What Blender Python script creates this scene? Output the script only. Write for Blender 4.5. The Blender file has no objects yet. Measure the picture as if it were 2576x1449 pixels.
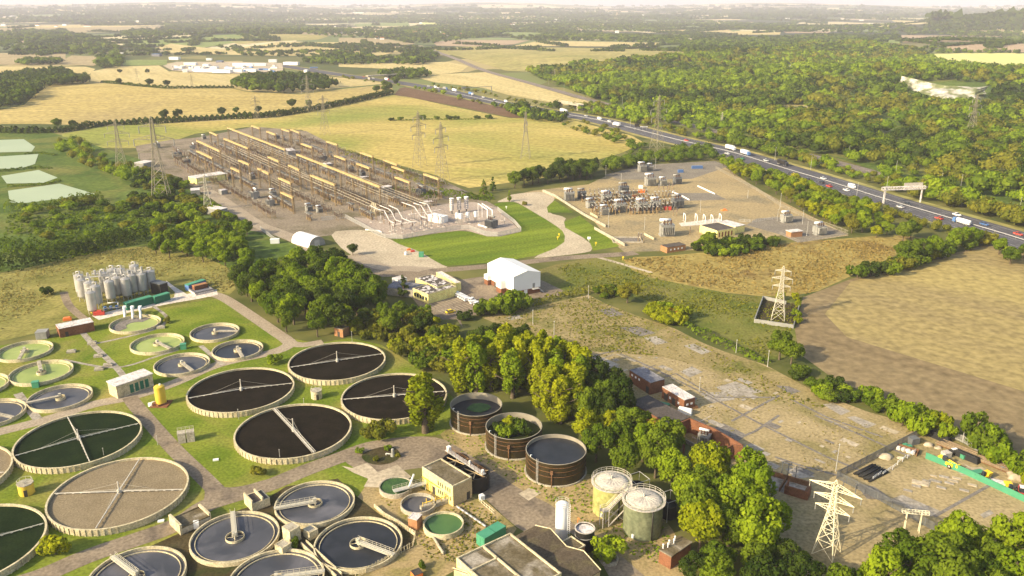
EXPO = 0.77
HAZE = 0.72e-4
import bpy, bmesh, math, random
import numpy as np
from mathutils import Vector, Matrix
from mathutils.geometry import tessellate_polygon
R = math.radians
rnd = random.Random(7)
sc = bpy.context.scene
COL = sc.collection
# ------------------------------------------------------------------ camera
CX, CY, F, Y0, HC = 1288.0, 724.5, 2080.0, 12.0, 120.0
PITCH = math.atan((CY - Y0) / F)
CPI, SPI = math.cos(PITCH), math.sin(PITCH)
def ray(px, py):
    x = (px - CX) / F; y = -(py - CY) / F
    return np.array([x, CPI + y * SPI, -SPI + y * CPI])
def G(px, py, z=0.0):
    d = ray(px, py); t = (z - HC) / d[2]
    return (d[0] * t, d[1] * t)
def PX(x, y, z=0.0):
    v = (x, y, z - HC); c = v[1] * CPI - v[2] * SPI; u = v[1] * SPI + v[2] * CPI
    return (CX + F * x / c, CY - F * u / c)
# ------------------------------------------------------------------ terrain
def _sn(x, y, s, seed):
    r = np.random.RandomState(seed); v = 0
    for k in range(5):
        a = r.uniform(0, 2 * math.pi); f = s * r.uniform(.6, 1.7); p = r.uniform(0, 6.28)
        v = v + np.sin((x * math.cos(a) + y * math.sin(a)) * f + p)
    return v / 5
HILLS = []
def hill(px, py, amp, sx, sy): x, y = G(px, py); HILLS.append((x, y, amp, sx, sy))
hill(430, 236, 11, 260, 170); hill(620, 95, 18, 600, 420); hill(2290, 215, 22, 300, 190); hill(2420, 130, 26, 380, 300)
hill(1700, 150, 14, 420, 300)
HILLS.append((2650, 4300, 78, 620, 420))
def H(x, y):
    x = np.asarray(x, float); y = np.asarray(y, float)
    r = np.hypot(x, y); z = np.zeros_like(r)
    for hx, hy, a, sx, sy in HILLS:
        z = z + a * np.exp(-((x - hx) / sx) ** 2 - ((y - hy) / sy) ** 2)
    s = np.clip((r - 1300) / 2500, 0, 1)
    z = z + s * 5 * (_sn(x, y, 1 / 260., 3) + .3)
    s2 = np.clip((r - 6000) / 9000, 0, 1) ** 1.3
    az = np.degrees(np.arctan2(x, y))
    rid = 118 + 30 * np.sin(az * .33 + 2.1) - .55 * az + 26 * _sn(x, y, 1 / 900., 11)
    z = z + s2 * rid
    near = np.clip((r - 650) / 350, 0, 1)
    return z * near * near * (3 - 2 * near)
_TS = np.geomspace(500, 24000, 900)
def GT(px, py):
    d = ray(px, py)
    if d[2] < -1e-4:
        t = -HC / d[2]
        if math.hypot(d[0], d[1]) * t < 640: return (d[0] * t, d[1] * t)
    g = HC + d[2] * _TS - H(d[0] * _TS, d[1] * _TS)
    k = np.nonzero(g < 0)[0]
    if len(k) == 0: return (d[0] * 20000., d[1] * 20000.)
    k = max(1, int(k[0])); u = g[k - 1] / (g[k - 1] - g[k] + 1e-9); t = _TS[k - 1] + (_TS[k] - _TS[k - 1]) * u
    return (float(d[0] * t), float(d[1] * t))
def GZ(px, py):
    x, y = GT(px, py); return x, y, float(H(x, y))
# ------------------------------------------------------------------ materials
def lin(c): return tuple(((v / 255) / 12.92 if v / 255 <= .04045 else ((v / 255 + .055) / 1.055) ** 2.4) for v in c)
MATS = {}
def mat(name, c1, c2=None, scale=.3, rough=.9, metal=0., c3=None, fine=None, bump=0., stripe=None, spec=.3, lo=.35, hi=.65, big=None, c3lo=.5):
    """principled material whose colour wanders between c1 and c2 (and patches of c3) with world-space noise"""
    if name in MATS: return MATS[name]
    m = bpy.data.materials.new(name); m.use_nodes = True; MATS[name] = m
    nt = m.node_tree; N = nt.nodes; L = nt.links; b = N['Principled BSDF']
    b.inputs['Roughness'].default_value = rough; b.inputs['Metallic'].default_value = metal
    b.inputs['Specular IOR Level'].default_value = spec if rough < .85 else .04
    geo = N.new('ShaderNodeNewGeometry'); pos = geo.outputs['Position']
    def noise(s, det=4, dist=0.):
        n = N.new('ShaderNodeTexNoise'); n.inputs['Scale'].default_value = s; n.inputs['Detail'].default_value = det
        n.inputs['Distortion'].default_value = dist; L.new(pos, n.inputs['Vector']); return n.outputs['Fac']
    def mr(v, a, bb, c=0., d=1.):
        n = N.new('ShaderNodeMapRange'); L.new(v, n.inputs[0]); n.inputs[1].default_value = a; n.inputs[2].default_value = bb
        n.inputs[3].default_value = c; n.inputs[4].default_value = d; return n.outputs[0]
    def mix(f, a, bb, mode='MIX'):
        n = N.new('ShaderNodeMix'); n.data_type = 'RGBA'; n.blend_type = mode
        if isinstance(f, float): n.inputs[0].default_value = f
        else: L.new(f, n.inputs[0])
        for i, v in ((6, a), (7, bb)):
            if isinstance(v, tuple): n.inputs[i].default_value = (*v, 1)
            else: L.new(v, n.inputs[i])
        return n.outputs[2]
    col = tuple(c1)
    if c2 is not None and stripe is not None:
        mp0 = N.new('ShaderNodeMapping'); mp0.inputs['Rotation'].default_value = (0, 0, stripe[0]); L.new(pos, mp0.inputs[0])
        mp1 = N.new('ShaderNodeMapping'); mp1.inputs['Scale'].default_value = (1, .16, 1); L.new(mp0.outputs[0], mp1.inputs[0])
        n0 = N.new('ShaderNodeTexNoise'); n0.inputs['Scale'].default_value = scale * 2.2; n0.inputs['Detail'].default_value = 5; L.new(mp1.outputs[0], n0.inputs['Vector'])
        col = mix(mr(n0.outputs['Fac'], lo, hi), col, tuple(c2))
    elif c2 is not None: col = mix(mr(noise(scale), lo, hi), col, tuple(c2))
    if c3 is not None: col = mix(mr(noise((big or scale * .33), 6, .6), c3lo, c3lo + .18), col, tuple(c3))
    if stripe is not None:
        ang, sp_, st = stripe
        mp = N.new('ShaderNodeMapping'); mp.inputs['Rotation'].default_value = (0, 0, ang); L.new(pos, mp.inputs[0])
        w = N.new('ShaderNodeTexWave'); w.inputs['Scale'].default_value = 6.2832 / sp_ / 20 * 1.0
        w.inputs['Distortion'].default_value = 3.; w.inputs['Detail'].default_value = 2; w.inputs['Detail Scale'].default_value = .6
        L.new(mp.outputs[0], w.inputs['Vector'])
        mp2 = N.new('ShaderNodeMapping'); mp2.inputs['Rotation'].default_value = (0, 0, 0); mp2.inputs['Scale'].default_value = (1., .05, 1); L.new(mp.outputs[0], mp2.inputs[0])
        n2 = N.new('ShaderNodeTexNoise'); n2.inputs['Scale'].default_value = 1.2 / sp_; n2.inputs['Detail'].default_value = 5; L.new(mp2.outputs[0], n2.inputs['Vector'])
        a = N.new('ShaderNodeMath'); a.operation = 'ADD'; L.new(mr(w.outputs['Fac'], 0, 1, 0, .45), a.inputs[0]); L.new(mr(n2.outputs['Fac'], .3, .7, 0, .9), a.inputs[1])
        v = mr(a.outputs[0], 0, 1.3, 1 - st, 1 + st * .7)
        h = N.new('ShaderNodeVectorMath'); h.operation = 'SCALE'
        cc = mix(0.0, col, col) if isinstance(col, tuple) else col
        L.new(cc, h.inputs[0]); L.new(v, h.inputs['Scale']); col = h.outputs[0]
    if fine:
        v = mr(noise(fine, 3), .3, .7, .72, 1.28)
        h = N.new('ShaderNodeVectorMath'); h.operation = 'SCALE'
        cc = mix(0.0, col, col) if isinstance(col, tuple) else col
        L.new(cc, h.inputs[0]); L.new(v, h.inputs['Scale']); col = h.outputs[0]
    if isinstance(col, tuple): b.inputs['Base Color'].default_value = (*col, 1)
    else: L.new(col, b.inputs['Base Color'])
    if bump:
        bp = N.new('ShaderNodeBump'); bp.inputs['Strength'].default_value = .6; bp.inputs['Distance'].default_value = bump
        L.new(noise(fine or scale * 3, 4), bp.inputs['Height']); L.new(bp.outputs[0], b.inputs['Normal'])
    return m
def leafmat(name, dark, light, attr=None, hue=.12):
    m = bpy.data.materials.new(name); m.use_nodes = True; nt = m.node_tree; N = nt.nodes; L = nt.links
    N.remove(N['Principled BSDF']); out = N['Material Output']
    if attr:
        a = N.new('ShaderNodeAttribute'); a.attribute_name = attr; rv = a.outputs['Fac']
    else:
        a = N.new('ShaderNodeObjectInfo'); rv = a.outputs['Random']
    t = N.new('ShaderNodeAttribute'); t.attribute_name = 'tone'
    ad = N.new('ShaderNodeMath'); ad.operation = 'MULTIPLY_ADD'; L.new(t.outputs['Fac'], ad.inputs[0]); ad.inputs[1].default_value = .55
    hf = N.new('ShaderNodeMath'); hf.operation = 'MULTIPLY'; L.new(rv, hf.inputs[0]); hf.inputs[1].default_value = .45
    L.new(hf.outputs[0], ad.inputs[2])
    mx = N.new('ShaderNodeMix'); mx.data_type = 'RGBA'; L.new(ad.outputs[0], mx.inputs[0])
    mx.inputs[6].default_value = (*dark, 1); mx.inputs[7].default_value = (*light, 1)
    d = N.new('ShaderNodeBsdfDiffuse'); tr = N.new('ShaderNodeBsdfTranslucent'); ms = N.new('ShaderNodeMixShader'); ms.inputs[0].default_value = .38
    L.new(mx.outputs[2], d.inputs[0]); L.new(mx.outputs[2], tr.inputs[0])
    L.new(d.outputs[0], ms.inputs[1]); L.new(tr.outputs[0], ms.inputs[2]); L.new(ms.outputs[0], out.inputs[0])
    MATS[name] = m; return m
# ------------------------------------------------------------------ object helpers
def tag(o, label=None, cat=None, group=None, kind=None):
    if label: o['label'] = label
    if cat: o['category'] = cat
    if group: o['group'] = group
    if kind: o['kind'] = kind
    return o
def thing(name, label, cat, x, y, z=0., rz=0., group=None):
    o = bpy.data.objects.new(name, None); COL.objects.link(o); o.empty_display_size = .5
    o.location = (x, y, z); o.rotation_euler = (0, 0, rz)
    return tag(o, label, cat, group)
def kids(o): return [c for c in COL.objects if c.parent == o]
CH = {}
def link(o, parent=None):
    COL.objects.link(o)
    if parent is not None: o.parent = parent; CH.setdefault(parent.name, []).append(o)
    return o
def dup(src, x, y, z=0., rz=0., label=None, group=None, s=None):
    r = src.copy(); COL.objects.link(r); r.location = (x, y, z); r.rotation_euler = (0, 0, rz)
    if label: r['label'] = label
    if group: r['group'] = group
    if s is not None: r.scale = (s, s, s) if not isinstance(s, tuple) else s
    for c in CH.get(src.name, []):
        k = link(c.copy(), r)
        for g in CH.get(c.name, []): link(g.copy(), k)
    return r
class MB:
    def __init__(s): s.v = []; s.f = []; s.sm = []; s.mi = []; s.m = 0
    def add(s, vs, fs, smooth=False):
        o = len(s.v); s.v += vs
        for f in fs: s.f.append(tuple(i + o for i in f)); s.sm.append(smooth); s.mi.append(s.m)
        return s
    def box(s, x, y, z0, sx, sy, sz, rz=0., top=1.):
        c, n = math.cos(rz), math.sin(rz); vs = []
        for z, k in ((z0, 1.), (z0 + sz, top)):
            for a, b in ((-1, -1), (1, -1), (1, 1), (-1, 1)):
                u, w = a * sx / 2 * k, b * sy / 2 * k; vs.append((x + u * c - w * n, y + u * n + w * c, z))
        return s.add(vs, [(3, 2, 1, 0), (4, 5, 6, 7), (0, 1, 5, 4), (1, 2, 6, 5), (2, 3, 7, 6), (3, 0, 4, 7)])
    def prism(s, poly, z0, z1):
        n = len(poly); A = sum(poly[i][0] * poly[(i + 1) % n][1] - poly[(i + 1) % n][0] * poly[i][1] for i in range(n))
        if A < 0: poly = poly[::-1]
        vs = [(p[0], p[1], z0) for p in poly] + [(p[0], p[1], z1) for p in poly]
        return s.add(vs, [tuple(range(n - 1, -1, -1)), tuple(range(n, 2 * n))] + [(i, (i + 1) % n, n + (i + 1) % n, n + i) for i in range(n)])
    def cyl(s, x, y, z0, z1, r0, r1=None, n=16, caps=(1, 1)):
        r1 = r0 if r1 is None else r1
        A = [(math.cos(2 * math.pi * i / n), math.sin(2 * math.pi * i / n)) for i in range(n)]
        s.add([(x + a * r0, y + b * r0, z0) for a, b in A] + [(x + a * r1, y + b * r1, z1) for a, b in A],
              [(i, (i + 1) % n, n + (i + 1) % n, n + i) for i in range(n)], True)
        if caps[0]: s.add([(x + a * r0, y + b * r0, z0) for a, b in A], [tuple(range(n - 1, -1, -1))])
        if caps[1] and r1 > 1e-4: s.add([(x + a * r1, y + b * r1, z1) for a, b in A], [tuple(range(n))])
        return s
    def disc(s, x, y, z, r, n=32):
        return s.add([(x + r * math.cos(6.28318 * i / n), y + r * math.sin(6.28318 * i / n), z) for i in range(n)], [tuple(range(n))])
    def ring(s, x, y, z0, z1, ri, ro, n=48, a0=0., a1=6.2831853):
        full = abs(a1 - a0) > 6.28; k = n if full else n + 1
        vs = []
        for i in range(k):
            a = a0 + (a1 - a0) * i / n; c, q = math.cos(a), math.sin(a)
            vs += [(x + ri * c, y + ri * q, z0), (x + ro * c, y + ro * q, z0), (x + ro * c, y + ro * q, z1), (x + ri * c, y + ri * q, z1)]
        fs = []
        for i in range(n):
            a = 4 * i; b = 4 * ((i + 1) % k)
            for j in range(4):
                q = (j + 1) % 4; fs.append((a + j, b + j, b + q, a + q) if False else (a + q, a + j, b + j, b + q))
        return s.add(vs, [f[::-1] for f in fs])
    def tube(s, p, q, r, n=5, r2=None):
        p, q = Vector(p), Vector(q); d = q - p
        if d.length < 1e-6: return s
        d.normalize(); u = d.orthogonal().normalized(); w = d.cross(u); r2 = r if r2 is None else r2; vs = []
        for c, rr in ((p, r), (q, r2)):
            for i in range(n):
                a = 2 * math.pi * (i + .5) / n; vs.append(tuple(c + (u * math.cos(a) + w * math.sin(a)) * rr))
        return s.add(vs, [(i, (i + 1) % n, n + (i + 1) % n, n + i) for i in range(n)] + [tuple(range(n - 1, -1, -1)), tuple(range(n, 2 * n))], n > 4)
    def bar(s, p, q, w): return s.tube(p, q, w * .707, 4)
    def dome(s, x, y, z, r, h, n=20, k=4):
        vs = []; fs = []
        for j in range(k):
            t = math.pi / 2 * j / k
            for i in range(n):
                a = 6.28318 * i / n; vs.append((x + r * math.cos(t) * math.cos(a), y + r * math.cos(t) * math.sin(a), z + h * math.sin(t)))
        vs.append((x, y, z + h)); top = len(vs) - 1
        for j in range(k - 1):
            for i in range(n): fs.append((j * n + i, j * n + (i + 1) % n, (j + 1) * n + (i + 1) % n, (j + 1) * n + i))
        for i in range(n): fs.append(((k - 1) * n + i, (k - 1) * n + (i + 1) % n, top))
        return s.add(vs, fs, True)
    def build(s, name, m, parent=None, loc=None):
        me = bpy.data.meshes.new(name); me.from_pydata(s.v, [], s.f)
        for q in (m if isinstance(m, (list, tuple)) else [m]): me.materials.append(q)
        me.polygons.foreach_set('use_smooth', s.sm); me.polygons.foreach_set('material_index', s.mi); me.update()
        o = bpy.data.objects.new(name, me)
        if loc: o.location = loc
        return link(o, parent)
def chaikin(p, it=2):
    for _ in range(it):
        q = []
        for i in range(len(p)):
            a, b = p[i], p[(i + 1) % len(p)]
            q += [(.75 * a[0] + .25 * b[0], .75 * a[1] + .25 * b[1]), (.25 * a[0] + .75 * b[0], .25 * a[1] + .75 * b[1])]
        p = q
    return p
def inpoly(x, y, poly):
    c = False; j = len(poly) - 1
    for i in range(len(poly)):
        a, b = poly[i], poly[j]
        if (a[1] > y) != (b[1] > y) and x < (b[0] - a[0]) * (y - a[1]) / (b[1] - a[1]) + a[0]: c = not c
        j = i
    return c
SHN = [0]
def sheet(name, poly, m, lev, label, cat, kind='structure', soft=0, world=False, group=None, cell=None):
    """a thin surface lying on the ground; poly is in picture pixels unless world"""
    if soft: poly = chaikin(poly, soft)
    P = poly if world else [GT(*p) for p in poly]
    far = max(math.hypot(*p) for p in P)
    SHN[0] += 1
    tri = tessellate_polygon([[Vector((p[0], p[1], 0)) for p in P]])
    bm = bmesh.new(); vs = [bm.verts.new((p[0], p[1], 0)) for p in P]
    for t in tri:
        try: bm.faces.new([vs[i] for i in t])
        except ValueError: pass
    if far > 640:
        cell = cell or max(28, far * .03)
        for _ in range(9):
            es = [e for e in bm.edges if e.calc_length() > cell]
            if not es or len(bm.faces) > 9000: break
            bmesh.ops.subdivide_edges(bm, edges=es, cuts=1); bmesh.ops.triangulate(bm, faces=[f for f in bm.faces if len(f.verts) > 3])
    co = np.array([v.co[:] for v in bm.verts]); rr = np.hypot(co[:, 0], co[:, 1]); z = H(co[:, 0], co[:, 1]) + lev * (.014 + .11 * np.clip((rr - 640) / 260, 0, 1) + .24 * np.clip((rr - 1000) / 400, 0, 1)) + SHN[0] * .00011
    for v, zz in zip(bm.verts, z): v.co.z = zz
    for f in bm.faces:
        f.normal_update()
        if f.normal.z < 0: f.normal_flip()
        f.smooth = True
    me = bpy.data.meshes.new(name); bm.to_mesh(me); bm.free(); me.materials.append(m)
    o = link(bpy.data.objects.new(name, me)); return tag(o, label, cat, group, kind)
def ribbon(pts, w):
    """polygon of a strip of width w metres along world points"""
    L_, R_ = [], []
    for i, p in enumerate(pts):
        a = pts[max(i - 1, 0)]; b = pts[min(i + 1, len(pts) - 1)]
        d = Vector((b[0] - a[0], b[1] - a[1])).normalized(); n = Vector((-d.y, d.x)) * w / 2
        L_.append((p[0] + n.x, p[1] + n.y)); R_.append((p[0] - n.x, p[1] - n.y))
    return L_ + R_[::-1]
def spline(pts, k=6):
    out = []
    P = [pts[0]] + list(pts) + [pts[-1]]
    for i in range(1, len(P) - 2):
        for j in range(k):
            t = j / k; q = []
            for d in range(2):
                a, b, c, e = P[i - 1][d], P[i][d], P[i + 1][d], P[i + 2][d]
                q.append(.5 * (2 * b + (c - a) * t + (2 * a - 5 * b + 4 * c - e) * t * t + (3 * b - a - 3 * c + e) * t ** 3))
            out.append(tuple(q))
    out.append(tuple(pts[-1])); return out
# ------------------------------------------------------------------ camera, light, air
cam = bpy.data.cameras.new('camera'); co = bpy.data.objects.new('camera', cam); COL.objects.link(co); sc.camera = co
co.location = (0, 0, HC); co.rotation_euler = (math.pi / 2 - PITCH, 0, 0)
cam.sensor_width = 36; cam.lens = 36 * F / 2576; cam.clip_start = 1; cam.clip_end = 60000
SAZ, SEL = R(180 + 60), R(27)          # compass-like: angle from +y clockwise
sd = Vector((math.sin(SAZ) * math.cos(SEL), math.cos(SAZ) * math.cos(SEL), math.sin(SEL)))
sun = bpy.data.lights.new('sun', 'SUN'); sun.energy = 4.7; sun.angle = R(.6); sun.color = (1, .85, .58)
so = bpy.data.objects.new('sun', sun); COL.objects.link(so); so.rotation_euler = (-sd).to_track_quat('-Z', 'Y').to_euler(); so.location = (0, 0, 400)
w = bpy.data.worlds.new('World'); sc.world = w; w.use_nodes = True; nt = w.node_tree
sky = nt.nodes.new('ShaderNodeTexSky'); sky.sky_type = 'NISHITA'; sky.sun_disc = False; sky.sun_elevation = SEL; sky.sun_rotation = SAZ
sky.air_density = 1.2; sky.dust_density = 3.; sky.ozone_density = 1.
nt.links.new(sky.outputs[0], nt.nodes['Background'].inputs[0]); nt.nodes['Background'].inputs[1].default_value = .14
sc.view_settings.view_transform = 'Standard'; sc.view_settings.look = 'None'; sc.view_settings.exposure = EXPO; sc.view_settings.gamma = 1
sc.cycles.use_denoising = True; sc.cycles.max_bounces = 5; sc.cycles.diffuse_bounces = 3; sc.cycles.transparent_max_bounces = 6
sc.cycles.volume_bounces = 1; sc.cycles.use_adaptive_sampling = True; sc.cycles.adaptive_threshold = .02
if HAZE:
    mh = bpy.data.materials.new('haze_air'); mh.use_nodes = True; n = mh.node_tree; n.nodes.remove(n.nodes['Principled BSDF'])
    pv = n.nodes.new('ShaderNodeVolumePrincipled'); pv.inputs['Density'].default_value = HAZE; pv.inputs['Color'].default_value = (.87, .85, 1., 1)
    pv.inputs['Anisotropy'].default_value = .0
    n.links.new(pv.outputs[0], n.nodes['Material Output'].inputs['Volume'])
    b = MB().box(0, 7000, -2, 46000, 46000, 402); hz = b.build('haze', mh)
    tag(hz, 'pale summer haze in the air over the whole countryside', 'haze', kind='stuff')
# ------------------------------------------------------------------ materials for the ground
K = {}
def SA(p, q): a = GT(*p); b = GT(*q); return math.pi / 2 - math.atan2(b[1] - a[1], b[0] - a[0])
K['rough'] = mat('rough_grass', (.095, .12, .02), (.18, .17, .045), .05, fine=.9, c3=(.20, .155, .06), big=.02)
K['lawn'] = mat('mown_lawn', (.10, .15, .012), (.185, .215, .028), .06, fine=1.2, c3=(.25, .22, .06), big=.035)
K['lawn2'] = mat('bright_lawn', (.10, .15, .014), (.18, .225, .024), .03, fine=.8, stripe=(SA((960, 560), (1350, 510)), 9, .2))
K['dry'] = mat('dry_grass', (.195, .185, .05), (.28, .245, .075), .07, fine=.7, c3=(.13, .13, .03), big=.04)
K['brown'] = mat('brown_rough_grass', (.27, .205, .06), (.33, .26, .085), .05, fine=.35, c3=(.19, .13, .045), big=.05, bump=.6)
K['stub'] = mat('stubble', (.38, .29, .11), (.45, .36, .15), .012, fine=.25, stripe=(SA((700, 300), (1300, 320)), 9, .13), c3=(.36, .29, .11), big=.006)
K['stub2'] = mat('pale_stubble', (.47, .375, .16), (.53, .43, .2), .01, fine=.2, stripe=(SA((1100, 190), (1500, 260)), 14, .12))
K['stub3'] = mat('greened_stubble', (.39, .305, .09), (.47, .37, .12), .01, fine=.25, stripe=(SA((760, 318), (1400, 352)), 12, .16), c3=(.24, .255, .055), big=.0042, c3lo=.46)
K['hillf'] = mat('hill_stubble', (.39, .30, .105), (.45, .35, .13), .01, fine=.2, stripe=(SA((100, 290), (700, 275)), 16, .14), c3=(.35, .27, .115), big=.004)
K['tan'] = mat('tan_field', (.33, .26, .14), (.39, .31, .17), .01, fine=.2, stripe=(R(40), 15, .08))
K['pink'] = mat('bare_pinkish_field', (.36, .26, .165), (.42, .31, .2), .01, fine=.2)
K['green'] = mat('green_field', (.17, .22, .055), (.22, .26, .08), .01, fine=.2, stripe=(R(30), 14, .10))
K['lime'] = mat('yellow_green_field', (.56, .55, .20), (.62, .58, .22), .01, stripe=(R(10), 20, .05))
K['meadow'] = mat('dry_meadow', (.30, .26, .09), (.38, .32, .12), .012, fine=.1, c3=(.24, .23, .075), big=.006)
K['plough'] = mat('ploughed_soil', (.14, .085, .05), (.17, .105, .06), .05, fine=.5)
K['field'] = mat('harrowed_field', (.215, .16, .085), (.25, .19, .10), .012, fine=.3, stripe=(SA((2080, 830), (2560, 960)), 8, .09), lo=.44, hi=.6)
K['straw'] = mat('straw_field', (.35, .275, .105), (.235, .18, .09), .009, fine=.3, stripe=(SA((2080, 830), (2560, 960)), 8, .08), lo=.38, hi=.66)
K['derelict'] = mat('derelict_gravel', (.365, .285, .15), (.30, .235, .12), .06, fine=1.1, c3=(.22, .185, .075), big=.06)
K['weedy'] = mat('weedy_gravel', (.24, .19, .08), (.31, .245, .115), .09, fine=1.0, c3=(.14, .14, .035), big=.07)
K['sand'] = mat('sandy_soil', (.36, .27, .13), (.30, .225, .11), .1, fine=1.5, c3=(.19, .17, .05), big=.1)
K['tarmac'] = mat('worn_tarmac', (.22, .172, .12), (.27, .215, .15), .09, fine=1.2, c3=(.15, .12, .09), big=.12)
K['road'] = mat('pale_road', (.31, .25, .18), (.36, .295, .215), .15, fine=1.5)
K['conc'] = mat('beige_concrete', (.43, .355, .25), (.49, .41, .29), .06, fine=.9, c3=(.36, .30, .21), big=.05)
K['white_conc'] = mat('white_concrete', (.58, .50, .42), (.66, .58, .49), .1, fine=1.)
K['gravel'] = mat('brown_gravel', (.21, .17, .12), (.27, .22, .16), .07, fine=.8, c3=(.14, .12, .07), big=.05)
K['gravel2'] = mat('pinkish_gravel', (.36, .29, .235), (.40, .325, .26), .1, fine=.9)
K['yard2'] = mat('sandy_yard', (.38, .29, .15), (.31, .24, .13), .045, fine=.7, c3=(.22, .185, .115), big=.035)
K['dkyard'] = mat('dark_gravel', (.19, .165, .13), (.235, .205, .16), .1, fine=.9)
K['moss'] = mat('mossy_soil', (.055, .042, .02), (.075, .06, .03), .2, fine=1.6, c3=(.04, .05, .015), big=.12)
K['scrubg'] = mat('scrub_ground', (.065, .105, .02), (.11, .15, .03), .03, fine=.3, c3=(.17, .17, .045), big=.02)
K['wood'] = mat('wood_floor', (.03, .04, .012), (.045, .055, .015), .05)
K['mway'] = mat('motorway_asphalt', (.078, .073, .078), (.10, .094, .096), .03, fine=.5, rough=.8)
K['rail'] = mat('railway_ballast', (.21, .17, .135), (.26, .22, .18), .1, fine=.8)
K['slab'] = mat('grey_slab', (.30, .265, .22), (.38, .335, .27), .25, fine=1.2, c3=(.22, .19, .14), big=.3)
K['dslab'] = mat('dark_slab', (.17, .15, .13), (.22, .195, .165), .3, fine=1.2)
K['pond'] = mat('pale_green_water', (.34, .40, .25), (.38, .44, .28), .02, rough=.55)
K['paint'] = mat('white_road_paint', (.5, .5, .48))
K['chalk'] = mat('bare_chalk', (.46, .43, .37), (.15, .165, .07), .07, fine=.2, c3=(.10, .12, .04), big=.03, lo=.42, hi=.56, c3lo=.52)
# ------------------------------------------------------------------ the ground
def ground():
    rs = [0, 60, 120, 200, 300, 420, 560, 700] + list(np.exp(np.linspace(math.log(740), math.log(21000), 190)))
    az = list(np.radians(np.concatenate([np.arange(-44, 44.01, .55), np.arange(48, 312, 6)])))
    v = []; n = len(az)
    for r in rs:
        for a in az: v.append((r * math.sin(a), r * math.cos(a)))
    xy = np.array(v); z = H(xy[:, 0], xy[:, 1])
    f = []
    for i in range(len(rs) - 1):
        for j in range(n):
            k = (j + 1) % n; f.append((i * n + j, i * n + k, (i + 1) * n + k, (i + 1) * n + j))
    me = bpy.data.meshes.new('ground'); me.from_pydata([(a[0], a[1], b) for a, b in zip(v, z)], [], [q[::-1] for q in f]); me.update()
    me.polygons.foreach_set('use_smooth', [True] * len(f))
    m = bpy.data.materials.new('countryside'); m.use_nodes = True; nt = m.node_tree; N = nt.nodes; L = nt.links; b = N['Principled BSDF']
    b.inputs['Roughness'].default_value = .95; b.inputs['Specular IOR Level'].default_value = .1
    g = N.new('ShaderNodeNewGeometry')
    ln = N.new('ShaderNodeVectorMath'); ln.operation = 'LENGTH'; L.new(g.outputs['Position'], ln.inputs[0])
    def patch(sx, ang, stops):
        mp = N.new('ShaderNodeMapping'); mp.inputs['Scale'].default_value = (sx, sx * .8, 0); mp.inputs['Rotation'].default_value = (0, 0, ang); L.new(g.outputs['Position'], mp.inputs[0])
        vo = N.new('ShaderNodeTexVoronoi'); vo.inputs['Scale'].default_value = 1; vo.distance = 'MANHATTAN'; vo.inputs['Randomness'].default_value = .85; L.new(mp.outputs[0], vo.inputs['Vector'])
        sep = N.new('ShaderNodeSeparateColor'); L.new(vo.outputs['Color'], sep.inputs[0])
        cr = N.new('ShaderNodeValToRGB'); cr.color_ramp.interpolation = 'CONSTANT'; e = cr.color_ramp.elements
        e[0].position = 0; e[0].color = (*stops[0][1], 1); e[1].position = stops[1][0]; e[1].color = (*stops[1][1], 1)
        for p, c in stops[2:]: q = e.new(p); q.color = (*c, 1)
        L.new(sep.outputs[0], cr.inputs[0]); return cr.outputs[0]
    near = patch(1 / 170., .35, [(0, (.13, .13, .04)), (.3, (.22, .2, .07)), (.5, (.36, .29, .13)), (.7, (.085, .1, .028)), (.85, (.17, .19, .06))])
    far = patch(1 / 420., .5, [(0, (.05, .065, .03)), (.18, (.52, .42, .23)), (.36, (.14, .17, .06)), (.48, (.40, .31, .19)), (.62, (.055, .07, .033)), (.72, (.60, .51, .31)), (.9, (.20, .24, .09))])
    mr = N.new('ShaderNodeMapRange'); L.new(ln.outputs['Value'], mr.inputs[0]); mr.inputs[1].default_value = 2300; mr.inputs[2].default_value = 2600
    mx = N.new('ShaderNodeMix'); mx.data_type = 'RGBA'; L.new(mr.outputs[0], mx.inputs[0]); L.new(near, mx.inputs[6]); L.new(far, mx.inputs[7])
    # woods on the far ground
    nz = N.new('ShaderNodeTexNoise'); nz.inputs['Scale'].default_value = 1 / 700.; nz.inputs['Detail'].default_value = 7; nz.inputs['Roughness'].default_value = .62; L.new(g.outputs['Position'], nz.inputs['Vector'])
    mw = N.new('ShaderNodeMapRange'); L.new(nz.outputs['Fac'], mw.inputs[0]); mw.inputs[1].default_value = .54; mw.inputs[2].default_value = .57
    ml = N.new('ShaderNodeMath'); ml.operation = 'MULTIPLY'; L.new(mw.outputs[0], ml.inputs[0]); L.new(mr.outputs[0], ml.inputs[1])
    m2 = N.new('ShaderNodeMix'); m2.data_type = 'RGBA'; L.new(ml.outputs[0], m2.inputs[0]); L.new(mx.outputs[2], m2.inputs[6]); m2.inputs[7].default_value = (.05, .062, .022, 1)
    # close to the works: rough grass
    mr3 = N.new('ShaderNodeMapRange'); L.new(ln.outputs['Value'], mr3.inputs[0]); mr3.inputs[1].default_value = 800; mr3.inputs[2].default_value = 900
    n3 = N.new('ShaderNodeTexNoise'); n3.inputs['Scale'].default_value = .05; n3.inputs['Detail'].default_value = 8; L.new(g.outputs['Position'], n3.inputs['Vector'])
    c3 = N.new('ShaderNodeValToRGB'); L.new(n3.outputs['Fac'], c3.inputs[0]); e = c3.color_ramp.elements
    e[0].position = .35; e[0].color = (.07, .085, .02, 1); e[1].position = .65; e[1].color = (.16, .15, .045, 1)
    m3 = N.new('ShaderNodeMix'); m3.data_type = 'RGBA'; L.new(mr3.outputs[0], m3.inputs[0]); L.new(c3.outputs[0], m3.inputs[6]); L.new(m2.outputs[2], m3.inputs[7])
    L.new(m3.outputs[2], b.inputs['Base Color'])
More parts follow.
